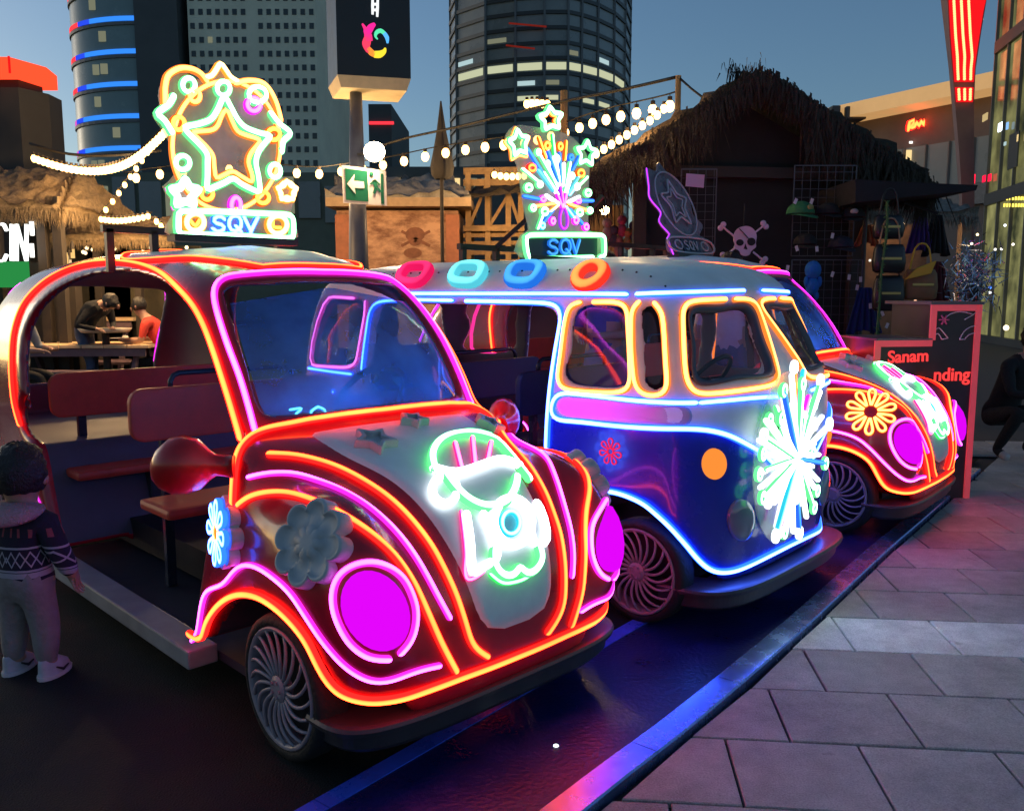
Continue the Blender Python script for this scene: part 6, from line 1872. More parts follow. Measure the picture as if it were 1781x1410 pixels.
def back_stall():
    Y = 9.6; o = U(1600, 508, Y)*[1, 1, 0]; t = thing('thatched_stall', o, 0, 'low thatched stall with warm brown back wall under the black awning', 'stall'); f = lambda x, y, g=0.: U(x, y, Y)-o+np.array([0, g, 0])
    a, b_, c, d = f(1490,372), f(1700,378), f(1690,342,.8), f(1500,345,.8)
    thatch_slab('roof', [a, b_, c, d], .08, mat('thatch_grey', (.24, .20, .16), .95, var=.5, scale=12, bump=.8, bscale=60), t, 12, .06, 21)
    strands('thatch_fringe', [(a, b_)], .12, 500, mat('thatch_grey', (.24, .20, .16)), t, .03, 22, .008)
    b = MB(); b.box((f(1480,400)[0], 1.0, 0), (f(1690,400)[0], 1.06, f(0,378)[2])); b.build('back_wall', mat('stall_back', (.22, .13, .085), .8, var=.5, scale=3.5), t)
    for x in (1492, 1690):
        p = f(x, 376, .1); b = MB(); b.box((p[0]-.05, .08, 0), (p[0]+.05, .18, p[2])); b.build('post', mat('stall_post', (.36, .25, .17), .7, var=.2), t)
    p = f(1600, 352, .45); b = MB(); b.ball(p-[0, 0, .18], .045, 8, 6); b.build('lamp', emat('stall_lamp', (1.0, .62, .32), 60.0), t)
    return t
back_stall()

# ---- picnic tables on the lawn
def picnic_table(label, c, rz, z=.75, w=2.4, dpt=1.0):
    t = thing('picnic_table', (c[0], c[1], 0), rz, label, 'picnic table', 'picnic tables on the lawn')
    n = 7
    for k in range(n):
        x0 = -w/2+w*k/n; b = MB(); b.box((x0+.006, -dpt/2, z-.04), (x0+w/n-.006, dpt/2, z)); b.build('plank', M_table, t, bevel=.004)
    b = MB(); b.box((-w/2+.06, -dpt/2+.03, z-.15), (w/2-.06, -dpt/2+.07, z-.045)); b.build('apron', mat('table_apron', (.16, .10, .12), .6, var=.2), t)
    b = MB(); b.box((-w/2+.06, dpt/2-.07, z-.15), (w/2-.06, dpt/2-.03, z-.045)); b.build('apron', mat('table_apron', (.16, .10, .12), .6, var=.2), t)
    for sx in (-1, 1):
        for sy in (-1, 1):
            b = MB(); b.bar((sx*(w/2-.25), sy*.18, z-.06), (sx*(w/2-.25), sy*(dpt/2+.12), 0), .05, .10); b.build('leg', mat('table_apron', (.16, .10, .12)), t)
    for sy in (-1, 1):
        b = MB(); b.box((-w/2, sy*(dpt/2+.30)-.14, .40), (w/2, sy*(dpt/2+.30)+.14, .44)); b.build('bench_plank', mat('table_apron', (.16, .10, .12)), t, bevel=.004)
        for sx in (-1, 1): b = MB(); b.box((sx*(w/2-.3)-.03, sy*(dpt/2+.30)-.1, 0), (sx*(w/2-.3)+.03, sy*(dpt/2+.30)+.1, .40)); b.build('bench_leg', mat('table_apron', (.16, .10, .12)), t)
    return t
TB1 = G(148, 597, .75); picnic_table('nearer picnic table with the plate and the man in orange', TB1, R(3), .75, 2.05, .95)
TB2 = U(140, 552, 14.0); picnic_table('farther picnic table beside the crouching figure in the dark jacket', TB2, R(2), TB2[2], 2.1, 1.1)
def plate_dish():
    p = G(200, 590, .75); b = MB(); b.tube([(0, 0, .001), (0, 0, .010), (0, 0, .022)], [.05, .10, .13], 20); o = b.build('plate', mat('plate_white', (.6, .58, .6), .3), None, True); o.location = p+np.array([0, 0, .001])
    tag(o, 'small white plate in front of the man in orange', 'plate')
    b = MB(); b.ball((0, 0, .03), (.055, .04, .03), 10, 6); o = b.build('food_wrap', mat('paper_napkin', (.75, .7, .6), .7, bump=.5), None, True); o.location = G(218, 590, .75); tag(o, 'crumpled white napkin beside the plate', 'napkin')
    p = U(183, 571, 11.8); b = MB(); b.tube([(0, 0, -.05), (0, 0, 0)], [.30, .34], 24); o = b.build('tray', mat('tray_cream', (.55, .48, .38), .5), None, True); o.location = p; tag(o, 'round cream tray table edge beyond the plate', 'tray')
    q = MB(); q.tube([(p[0], p[1], 0), p-np.array([0, 0, .05])], .05, 10); q = q.build('tray_stand', M_woodd); tag(q, 'dark stand under the round cream tray', 'stand')
plate_dish()
def fence_rack():
    t = thing('slatted_fence', U(305, 508, 17.0)*[1, 1, 0], 0, 'low dark slatted fence beyond the man in orange', 'fence'); o = np.array(t.location); f = lambda x, y: U(x, y, 17.0)-o
    for x in (262, 290, 318, 346):
        p = f(x, 505); b = MB(); b.box((p[0]-.05, -.05, 0), (p[0]+.05, .05, p[2]+.1)); b.build('post', M_wood if x == 318 else M_woodd, t)
    for y in (520, 534, 548, 566):
        b = MB(); b.bar(f(256, y)+[0, -.07, 0], f(352, y)+[0, -.07, 0], .03, .09); b.build('slat', mat('fence_brown', (.10, .07, .045), .7, var=.3), t)
fence_rack()
def place(o, fr):
    o.location = Vector([float(v) for v in fr.O]); o.rotation_euler = (0, 0, R(fr.ang)) if False else (0, 0, fr.ang); o.scale = (fr.sc,)*3
ROOT1, SK, SK0, SKP = make_round_car()
finish_round_car(ROOT1, SK, SKP)
CAR3 = copy_tree(ROOT1)
place(ROOT1, F1); place(CAR3, F3)
tag(ROOT1, 'nearest red rounded ride car with dark flower on its fender', 'ride car', 'neon ride cars parked in a row')
tag(CAR3, 'farthest red rounded ride car with a lit yellow flower on its fender', 'ride car', 'neon ride cars parked in a row')
P_, N_ = SK.cast(F1, [(545,945),(546,945),(547,945)], 1)
for s in (1, -1):
    f = np.array([1, s, 1.0]); c_, n_ = P_[0]*f, N_[0]*f
    fo = flower_plate('flower', c_, n_, (0, 0, 1), .125, 8, ROOT1, M_grey, .03)
    tag(fo, 'unlit grey flower moulding on the fender')
    loops, ring = flower_lines(c_, n_, (0, 0, 1), .13, 10)
    for L_ in loops if s == 1 else (): neon(L_, n_, .0095, 'yellow', CAR3, 'flower_tube', True)
VAN, SKV = make_van()
place(VAN, F2)
tag(VAN, 'blue and white ride van outlined in white and yellow light tubes', 'ride van', 'neon ride cars parked in a row')
S1 = thing('roof_sign', (0, 0, 0), 0, 'glowing star sign with the letters SQV on the nearest red car', 'sign', 'roof signs')
sign_of_star(S1); place(S1, F1)
S2 = thing('roof_sign', (0, 0, 0), 0, 'glowing firework sign with the letters SQV on the van roof', 'sign', 'roof signs')
fireworks_sign(S2); place(S2, F2)
S3 = unlit_sign(None); place(S3, F3)
# ================================================================== PEOPLE
M_skin = mat('skin', (.42, .24, .17), .55, var=.08, scale=20)
M_hair = mat('hair_black', (.010, .008, .008), .5, var=.3, scale=40, bump=.5, bscale=120)
def figure(name, J, E, zones, mats, parent, levels=2):
    """one continuous body: joints J {name: (xyz, radius)}, bones E, zones {joint: material index}"""
    ks = list(J); ix = {k: i for i, k in enumerate(ks)}
    me = bpy.data.meshes.new(name); me.from_pydata([tuple(map(float, J[k][0])) for k in ks], [(ix[a], ix[b]) for a, b in E], [])
    ob = bpy.data.objects.new(name, me); COL.objects.link(ob)
    sk = ob.modifiers.new('skin', 'SKIN'); sk.use_smooth_shade = True
    for k in ks:
        r = J[k][1]; v = me.skin_vertices[0].data[ix[k]]; v.radius = (r, r) if not isinstance(r, tuple) else r; v.use_root = (k == ks[0])
    sb = ob.modifiers.new('sub', 'SUBSURF'); sb.levels = levels; sb.render_levels = levels
    bpy.context.view_layer.update()
    dg = bpy.context.evaluated_depsgraph_get()
    m2 = bpy.data.meshes.new_from_object(ob.evaluated_get(dg), depsgraph=dg)
    bpy.data.objects.remove(ob); m2.name = name
    co = np.zeros(len(m2.vertices)*3); m2.vertices.foreach_get('co', co); co = co.reshape(-1, 3)
    A = np.array([J[a][0] for a, b in E], float); B_ = np.array([J[b][0] for a, b in E], float); zi = np.array([zones.get(b, zones.get(a, 0)) for a, b in E]); za = np.array([zones.get(a, 0) for a, b in E])
    mi = []
    for p in m2.polygons:
        c = co[list(p.vertices)].mean(0); d = B_-A; t = np.clip(((c-A)*d).sum(1)/((d*d).sum(1)+1e-12), 0, 1); q = A+d*t[:, None]
        k = int(((c-q)**2).sum(1).argmin()); mi.append(int(zi[k] if t[k] > .5 else za[k]))
    m2.materials.clear()
    for m in mats: m2.materials.append(m)
    m2.polygons.foreach_set('material_index', mi); m2.polygons.foreach_set('use_smooth', [True]*len(m2.polygons))
    return link(name, m2, parent)
def hand(J, E, zones, wrist, key, dirn, side, s=1.0, curl=.4, zone=0):
    """palm and five fingers from a wrist joint"""
    w = np.array(J[wrist][0], float); d = np.array(dirn, float); d /= np.linalg.norm(d); sd = np.array(side, float); sd -= d*(sd@d); sd /= np.linalg.norm(sd); up = np.cross(d, sd)
    J[key+'palm'] = (w+d*.045*s, (.030*s, .016*s)); E.append((wrist, key+'palm')); zones[key+'palm'] = zone
    for i, (off, ln) in enumerate(((-.030, .055), (-.011, .065), (.009, .060), (.028, .045))):
        a = w+d*.085*s+sd*off*s; b = a+(d*math.cos(curl*.6)+up*math.sin(curl*.6))*ln*.5*s; c = b+(d*math.cos(curl*1.6)+up*math.sin(curl*1.6))*ln*.5*s
        for q, (p, r) in enumerate(((a, .0095), (b, .0085), (c, .0068))): J['%sf%d%d' % (key, i, q)] = (p, r*s); zones['%sf%d%d' % (key, i, q)] = zone
        E += [(key+'palm', '%sf%d0' % (key, i)), ('%sf%d0' % (key, i), '%sf%d1' % (key, i)), ('%sf%d1' % (key, i), '%sf%d2' % (key, i))]
    a = w+d*.030*s-sd*.034*s+up*.008*s; b = a+(d*.7-sd*.5+up*.4)*.032*s; c = b+(d*.9-sd*.15+up*.4)*.026*s
    for q, (p, r) in enumerate(((a, .011), (b, .009), (c, .007))): J['%st%d' % (key, q)] = (p, r*s); zones['%st%d' % (key, q)] = zone
    E += [(key+'palm', key+'t0'), (key+'t0', key+'t1'), (key+'t1', key+'t2')]
def hair_cap(parent, c, r, face, m, cut=-.25, seed=1, name='hair', back=.0):
    """cap of hair over the skull: covers everything but the face side"""
    rg = np.random.default_rng(seed); f = np.array(face, float); f /= np.linalg.norm(f); V = []; Fc = []; nu, nv = 28, 16
    up = np.array([0, 0, 1.0]); sd = np.cross(f, up); sd /= np.linalg.norm(sd)
    for j in range(nv+1):
        for i in range(nu):
            th = PI*j/nv*.70; ph = 2*PI*i/nu
            d = up*math.cos(th)+(f*math.cos(ph)+sd*math.sin(ph))*math.sin(th)
            lim = 1.0
            q = d @ f
            if q > .30 and d[2] < .66: lim = .80        # tucked under the skin at the face
            rr = r*(1.07+.03*rg.normal())*lim
            V.append(np.array(c)+d*rr*np.array([1, 1, 1.08])-f*back)
    for j in range(nv):
        for i in range(nu): Fc.append((j*nu+i, (j+1)*nu+i, (j+1)*nu+(i+1) % nu, j*nu+(i+1) % nu))
    return link(name, mesh_of(V, Fc, name), parent, m)
def face_bits(parent, c, r, face):
    """nose, eyes, mouth, ears on a head of radius r"""
    f = np.array(face, float); f /= np.linalg.norm(f); up = np.array([0, 0, 1.0]); sd = np.cross(f, up); sd /= np.linalg.norm(sd); c = np.array(c)
    b = MB(); b.ball(c+f*r*1.02-up*r*.22, (r*.16, r*.16, r*.26), 8, 6); b.build('nose', M_skin, parent, True)
    for s in (-1, 1):
        b = MB(); b.ball(c+f*r*.90+sd*s*r*.36+up*r*.02, r*.09, 8, 6); b.build('eye', mat('eye_dark', (.03, .02, .02), .2), parent, True)
        b = MB(); b.ball(c+sd*s*r*.98-up*r*.08-f*r*.05, (r*.16, r*.20, r*.30), 8, 6); b.build('ear', M_skin, parent, True)
        b = MB(); b.bar(c+f*r*.93+sd*s*r*.18+up*r*.24, c+f*r*.88+sd*s*r*.56+up*r*.20, r*.05, r*.04); b.build('eyebrow', M_hair, parent)
    b = MB(); b.bar(c+f*r*.92-sd*r*.24-up*r*.55, c+f*r*.92+sd*r*.24-up*r*.55, r*.10, r*.08); b.build('mouth', mat('lips', (.30, .10, .09), .5), parent)

def toddler():
    # faces away from the camera, towards the car
    c = (G(95,1168)+G(15,1178))/2; c[2] = 0
    t = thing('person', c, R(-14), 'toddler seen from behind in a dark patterned sweater with a pale hood', 'person')
    kn = bpy.data.materials.new('knit_sweater'); kn.use_nodes = True; N = kn.node_tree.nodes; L = kn.node_tree.links; p = N['Principled BSDF']; p.inputs['Roughness'].default_value = .9
    tc = N.new('ShaderNodeTexCoord'); sx = N.new('ShaderNodeSeparateXYZ'); L.new(tc.outputs['Object'], sx.inputs[0])
    def m(op, a, b=None):
        n = N.new('ShaderNodeMath'); n.operation = op
        for i, q in enumerate((a, b)):
            if q is None: continue
            if isinstance(q, (int, float)): n.inputs[i].default_value = q
            else: L.new(q, n.inputs[i])
        return n.outputs[0]
    ang = m('ARCTAN2', sx.outputs['X'], sx.outputs['Y']); tri = m('PINGPONG', m('MULTIPLY', ang, 2.6), .5); Z = sx.outputs['Z']
    def band(z, w): return m('LESS_THAN', m('ABSOLUTE', m('SUBTRACT', Z, z)), w)
    zz = m('ABSOLUTE', m('SUBTRACT', Z, .475)); dia = m('LESS_THAN', m('ABSOLUTE', m('SUBTRACT', zz, m('MULTIPLY', tri, .055))), .0045)
    dia = m('MULTIPLY', dia, band(.475, .034))
    dot = m('MULTIPLY', band(.575, .016), m('GREATER_THAN', tri, .36))
    tot = m('MAXIMUM', m('MAXIMUM', dia, band(.518, .004)), m('MAXIMUM', band(.432, .004), band(.415, .010)))
    mx = N.new('ShaderNodeMix'); mx.data_type = 'RGBA'; mx.inputs[6].default_value = (.016, .013, .030, 1); mx.inputs[7].default_value = (.42, .36, .42, 1); L.new(tot, mx.inputs[0])
    m2 = N.new('ShaderNodeMix'); m2.data_type = 'RGBA'; L.new(mx.outputs[2], m2.inputs[6]); m2.inputs[7].default_value = (.30, .06, .08, 1); L.new(dot, m2.inputs[0]); L.new(m2.outputs[2], p.inputs['Base Color'])
    nb = N.new('ShaderNodeTexNoise'); nb.inputs['Scale'].default_value = 220; L.new(tc.outputs['Object'], nb.inputs['Vector']); bp = N.new('ShaderNodeBump'); bp.inputs['Strength'].default_value = .5; bp.inputs['Distance'].default_value = .01; L.new(nb.outputs['Fac'], bp.inputs['Height']); L.new(bp.outputs[0], p.inputs['Normal'])
    pants = mat('toddler_trousers', (.26, .21, .21), .85, var=.2, scale=14, bump=.6, bscale=26)
    J = {'pelvis': ((0, 0, .375), (.088, .075)), 'waist': ((0, 0, .43), (.105, .088)), 'chest': ((0, .005, .54), (.108, .088)), 'shoulder_c': ((0, .005, .615), (.085, .065)), 'neck': ((0, .01, .665), .042), 'head0': ((0, .015, .72), .070), 'head1': ((0, .015, .79), .088), 'head2': ((0, .015, .85), .060)}
    E = [('pelvis', 'waist'), ('waist', 'chest'), ('chest', 'shoulder_c'), ('shoulder_c', 'neck'), ('neck', 'head0'), ('head0', 'head1'), ('head1', 'head2')]
    Zn = {'pelvis': 2, 'waist': 1, 'chest': 1, 'shoulder_c': 1, 'neck': 0, 'head0': 0, 'head1': 0, 'head2': 0}
    for s, n in ((-1, 'l'), (1, 'r')):
        J[n+'hip'] = ((s*.052, 0, .33), .066); J[n+'knee'] = ((s*.068, .012, .20), .056); J[n+'ank'] = ((s*.075, 0, .085), .044); J[n+'foot'] = ((s*.075, .01, .05), .032); J[n+'toe'] = ((s*.085, .075, .028), .024)
        E += [('pelvis', n+'hip'), (n+'hip', n+'knee'), (n+'knee', n+'ank'), (n+'ank', n+'foot'), (n+'foot', n+'toe')]
        Zn.update({n+'hip': 2, n+'knee': 2, n+'ank': 2, n+'foot': 0, n+'toe': 0})
        J[n+'sh'] = ((s*.108, .005, .600), .050); J[n+'el'] = ((s*.150, .01, .50), .044); J[n+'wr0'] = ((s*.165, .045, .415), .036); J[n+'wr'] = ((s*.168, .055, .395), .020)
        E += [('shoulder_c', n+'sh'), (n+'sh', n+'el'), (n+'el', n+'wr0'), (n+'wr0', n+'wr')]
        Zn.update({n+'sh': 1, n+'el': 1, n+'wr0': 1, n+'wr': 0})
        hand(J, E, Zn, n+'wr', n, (s*.15, .25, -1), (0, 1, .1), .58, .5)
    figure('body', J, E, Zn, [M_skin, kn, pants], t)
    hair_cap(t, (0, .015, .785), .099, (0, 1, .0), M_hair, seed=4)
    for s in (-1, 1):
        b = MB(); b.ball((s*.092, .03, .765), (.012, .02, .026), 8, 6); b.build('ear', M_skin, t, True)
    # hood lying on the back
    V = []; Fc = []; nu, nv = 20, 8
    for j in range(nv):
        a = 2*PI*j/nv
        for i in range(nu+1):
            ph = PI*.98+PI*1.04*i/nu; f = math.sin(PI*i/nu)
            rr = .075+.030*f*max(0, math.cos(a)); zz = .655+.020*math.sin(a)*(1+.8*f)-.03*f*max(0, math.cos(a))
            V.append(((rr+.028*math.cos(a)*(1+.9*f))*math.cos(ph), .01+(rr+.026*math.cos(a)*(1+.9*f))*math.sin(ph), zz))
    for j in range(nv):
        for i in range(nu): Fc.append((j*(nu+1)+i, ((j+1) % nv)*(nu+1)+i, ((j+1) % nv)*(nu+1)+i+1, j*(nu+1)+i+1))
    link('hood', mesh_of(V, Fc, 'hood'), t, mat('hood_fleece', (.42, .27, .28), .95, bump=.8, bscale=90, var=.15))
    sh = mat('shoe_grey', (.40, .40, .44), .5, var=.15, scale=20); so = mat('shoe_sole', (.55, .55, .56), .6)
    for s in (-1, 1):
        def ring(sc, z, dy=0): return [(s*.080+.037*sc*math.cos(a)*(1-.10*math.sin(a)), .030+dy+.075*sc*math.sin(a), z) for a in [2*PI*i/16 for i in range(16)]]
        V = ring(1.0, .0)+ring(1.05, .012)+ring(1.0, .020)
        Fc = [tuple(reversed(range(16)))]+[(k*16+i, k*16+(i+1) % 16, (k+1)*16+(i+1) % 16, (k+1)*16+i) for k in range(2) for i in range(16)]
        x = link('shoe', mesh_of(V+ring(.99, .021)+ring(.90, .045, -.006)+[(q[0], q[1], q[2]) for q in ring(.62, .072, -.028)]+ring(.52, .078, -.030), Fc+[(k*16+i, k*16+(i+1) % 16, (k+1)*16+(i+1) % 16, (k+1)*16+i) for k in range(2, 6) for i in range(16)], 'shoe'), t, sh)
        b = MB(); V = ring(1.06, .001)+ring(1.08, .016); b.add(V, [tuple(reversed(range(16))), tuple(range(16, 32))]+[(i, (i+1) % 16, 16+(i+1) % 16, 16+i) for i in range(16)]); b.build('sole', so, x)
        for sd in (-1, 1):
            b = MB(); b.tube([(s*.080+sd*.037, .060, .034), (s*.080+sd*.040, .030, .026), (s*.080+sd*.037, .000, .044)], [.003, .006, .003], 6); b.build('side_stripe', M_black, x)
    return t
toddler()
def adult(name_label, loc, rz, J, mats, head, face, group=None, hair=M_hair, hr=.105, levels=2, zones=None, handdirs=None, E=None):
    t = thing('person', loc, rz, name_label, 'person', group)
    return t
SK_E = [('pelvis','waist'),('waist','chest'),('chest','shc'),('shc','neck'),('neck','head0'),('head0','head1'),('head1','head2')]
def body(label, loc, rz, P, mats, face, zones=None, hair=True, hands=True, curl=.5, extra_hair=None):
    """P: joint positions; sides l/r with sh, el, wr, hip, kn, an, toe"""
    t = thing('person', loc, rz, label, 'person')
    rad = {'pelvis': (.16, .12), 'waist': (.145, .105), 'chest': (.165, .115), 'shc': (.11, .08), 'neck': .055, 'head0': .078, 'head1': .098, 'head2': .07, 'sh': .066, 'el': .045, 'wr0': .036, 'wr': .030, 'hip': .088, 'kn': .062, 'an': .042, 'toe': .036}
    J, E, Zn = {}, list(SK_E), {'pelvis': 2, 'waist': 1, 'chest': 1, 'shc': 1, 'neck': 0, 'head0': 0, 'head1': 0, 'head2': 0}
    for k in ('pelvis','waist','chest','shc','neck','head0','head1','head2'): J[k] = (P[k], rad[k])
    zmap = zones or {'sh': 1, 'el': 0, 'wr': 0}
    for n in 'lr':
        for k in ('sh','el','wr','hip','kn','an','toe'):
            if n+k in P: J[n+k] = (P[n+k], rad[k])
        sh, el = np.array(P[n+'sh'], float), np.array(P[n+'el'], float); mid = sh*.35+el*.65
        J[n+'slv'] = (mid, .052)
        E += [('shc', n+'sh'), (n+'sh', n+'slv'), (n+'slv', n+'el'), (n+'el', n+'wr')]
        Zn.update({n+'sh': 1, n+'slv': 1, n+'el': zmap['el'], n+'wr': zmap['wr']})
        if n+'hip' in P:
            E += [('pelvis', n+'hip'), (n+'hip', n+'kn'), (n+'kn', n+'an'), (n+'an', n+'toe')]; Zn.update({n+'hip': 2, n+'kn': 2, n+'an': 2, n+'toe': 3})
        if hands:
            d = np.array(P[n+'wr'], float)-el; s_ = np.cross(d, [0, 0, 1]) if abs(d[2]) < .9*np.linalg.norm(d) else np.array([0, 1.0, 0]); hand(J, E, Zn, n+'wr', n, d, s_*(1 if n == 'r' else -1), 1.0, curl)
    figure('body', J, E, Zn, mats, t)
    hc = np.array(P['head1'], float)
    if hair: hair_cap(t, hc+[0, 0, .01], .103, face, M_hair)
    face_bits(t, hc, .098, face)
    return t
jeans = mat('jeans_blue', (.06, .10, .20), .85, var=.2, scale=12); dark = mat('cloth_black', (.014, .014, .016), .9, var=.3, scale=8, bump=.4, bscale=30); shoe = mat('shoe_dark', (.02, .02, .022), .5)
# the man in orange at the right end of the nearer table, looking left over his plate
c = np.array([TB1[0]+.76, TB1[1]-.02, 0])
body('man in an orange t-shirt leaning over his plate at the nearer table', c, 0,
     {'pelvis': (.42, 0, .52), 'waist': (.37, 0, .66), 'chest': (.24, 0, .90), 'shc': (.16, 0, 1.04), 'neck': (.09, 0, 1.12), 'head0': (.03, 0, 1.18), 'head1': (.01, 0, 1.26), 'head2': (.03, 0, 1.33),
      'lsh': (.17, -.19, 1.02), 'lel': (.14, -.27, .80), 'lwr': (-.12, -.14, .79), 'rsh': (.17, .19, 1.02), 'rel': (.10, .27, .80), 'rwr': (-.14, .10, .80),
      'lhip': (.34, -.10, .50), 'lkn': (-.06, -.12, .50), 'lan': (-.02, -.12, .09), 'ltoe': (-.14, -.12, .04), 'rhip': (.34, .10, .50), 'rkn': (-.06, .12, .50), 'ran': (-.02, .12, .09), 'rtoe': (-.14, .12, .04)},
     [M_skin, mat('tshirt_orange', (.60, .04, .025), .85, var=.12, scale=9, bump=.4, bscale=14), dark, shoe], (-1, 0, -.15))
b = MB(); b.box((-.22, -.35, 0), (.22, .35, .42)); q = b.build('stool', M_woodd, None, bevel=.02); q.location = c+np.array([.42, 0, 0]); tag(q, 'dark wooden stool under the man in orange', 'stool')
# crouching figure in a dark jacket bent over the farther table
c = U(150, 508, 11.6)*[1, 1, 0]
body('figure in a dark hooded jacket bending over the farther table', c, 0,
     {'pelvis': (-.25, .35, .90), 'waist': (-.16, .25, 1.05), 'chest': (.05, .08, 1.22), 'shc': (.20, -.02, 1.27), 'neck': (.27, -.06, 1.30), 'head0': (.33, -.09, 1.30), 'head1': (.38, -.12, 1.31), 'head2': (.42, -.12, 1.33),
      'lsh': (.20, .18, 1.24), 'lel': (.22, .24, 1.03), 'lwr': (.30, .05, .98), 'rsh': (.10, -.20, 1.18), 'rel': (.0, -.28, 1.02), 'rwr': (.20, -.25, .98),
      'lhip': (-.22, .42, .86), 'lkn': (-.15, .42, .48), 'lan': (-.2, .45, .08), 'ltoe': (-.1, .40, .04), 'rhip': (-.22, .25, .86), 'rkn': (-.1, .22, .48), 'ran': (-.2, .28, .08), 'rtoe': (-.1, .22, .04)},
     [M_skin, dark, jeans, shoe], (1, -.2, -.2), zones={'sh': 1, 'el': 1, 'wr': 1})
# person cut by the left edge
c = U(28, 508, 9.9)*[1, 1, 0]
body('person in grey shirt sitting at the left end of the nearer table', c, 0,
     {'pelvis': (-.05, 0, .55), 'waist': (-.04, 0, .68), 'chest': (.0, 0, .92), 'shc': (.02, 0, 1.07), 'neck': (.05, 0, 1.16), 'head0': (.08, 0, 1.21), 'head1': (.09, 0, 1.29), 'head2': (.08, 0, 1.36),
      'lsh': (.02, .19, 1.05), 'lel': (.08, .25, .82), 'lwr': (.28, .12, .80), 'rsh': (.02, -.19, 1.05), 'rel': (.06, -.25, .82), 'rwr': (.26, -.12, .80),
      'lhip': (.0, .10, .52), 'lkn': (.28, .12, .50), 'lan': (.26, .12, .09), 'ltoe': (.36, .12, .04), 'rhip': (.0, -.10, .52), 'rkn': (.28, -.12, .50), 'ran': (.26, -.12, .09), 'rtoe': (.36, -.12, .04)},
     [M_skin, mat('shirt_grey', (.25, .27, .30), .85, var=.2, scale=10), dark, shoe], (1, 0, -.1), zones={'sh': 1, 'el': 1, 'wr': 0})
STAND = lambda z: {'pelvis': (0, 0, .93), 'waist': (0, 0, 1.06), 'chest': (0, 0, 1.28), 'shc': (0, 0, 1.43), 'neck': (0, 0, 1.52), 'head0': (0, -.01, 1.57), 'head1': (0, -.015, 1.65), 'head2': (0, 0, 1.72),
      'lsh': (.19, 0, 1.41), 'lel': (.25, .02, 1.13), 'lwr': (.24, -.06, .90), 'rsh': (-.19, 0, 1.41), 'rel': (-.25, .02, 1.13), 'rwr': (-.24, -.06, .90),
      'lhip': (.10, 0, .90), 'lkn': (.11, -.01, .50), 'lan': (.11, .02, .09), 'ltoe': (.12, -.10, .04), 'rhip': (-.10, 0, .90), 'rkn': (-.11, -.01, .50), 'ran': (-.11, .02, .09), 'rtoe': (-.12, -.10, .04)}
# head seen over the van roof
p = STAND(0); body('dark-haired man whose head shows over the van roof, in front of the peach kiosk', U(777, 508, 13.2)*[1, 1, 0], R(65), p, [M_skin, dark, jeans, shoe], (0, -1, 0))
# two people seen through the van windows
p = STAND(0); p['lwr'] = (.10, -.22, 1.12); p['rwr'] = (-.10, -.22, 1.10)
body('person in a blue top standing behind the van, seen through its open side', U(1052, 508, 6.9)*[1, 1, 0], R(-30), p, [M_skin, mat('top_blue', (.05, .08, .35), .85, var=.15, scale=9), mat('trousers_grey', (.22, .24, .30), .85, var=.15, scale=9), shoe], (0, -1, 0))
p = STAND(0)
body('person in a white t-shirt and jeans standing behind the van front windows', U(1268, 508, 7.3)*[1, 1, 0], R(150), p, [M_skin, mat('tshirt_white', (.62, .58, .60), .85, var=.08, scale=9, bump=.5, bscale=14), jeans, shoe], (0, -1, 0))
# dark crouching figure at the right edge
c = U(1770, 508, 7.6)*[1, 1, 0]
body('dark-clothed person squatting at the right edge behind the podium', c, R(20),
     {'pelvis': (0, .10, .38), 'waist': (0, .06, .50), 'chest': (-.02, -.06, .72), 'shc': (-.03, -.14, .85), 'neck': (-.03, -.18, .93), 'head0': (-.03, -.21, .98), 'head1': (-.03, -.23, 1.06), 'head2': (-.03, -.21, 1.13),
      'lsh': (.16, -.13, .83), 'lel': (.22, -.25, .60), 'lwr': (.10, -.42, .58), 'rsh': (-.22, -.13, .83), 'rel': (-.28, -.25, .60), 'rwr': (-.12, -.42, .60),
      'lhip': (.11, .08, .36), 'lkn': (.20, -.30, .46), 'lan': (.16, -.05, .09), 'ltoe': (.18, -.20, .04), 'rhip': (-.11, .08, .36), 'rkn': (-.22, -.30, .46), 'ran': (-.18, -.05, .09), 'rtoe': (-.20, -.20, .04)},
     [M_skin, dark, dark, mat('shoe_pale', (.5, .48, .46), .5)], (0, -1, -.1), zones={'sh': 1, 'el': 1, 'wr': 0})
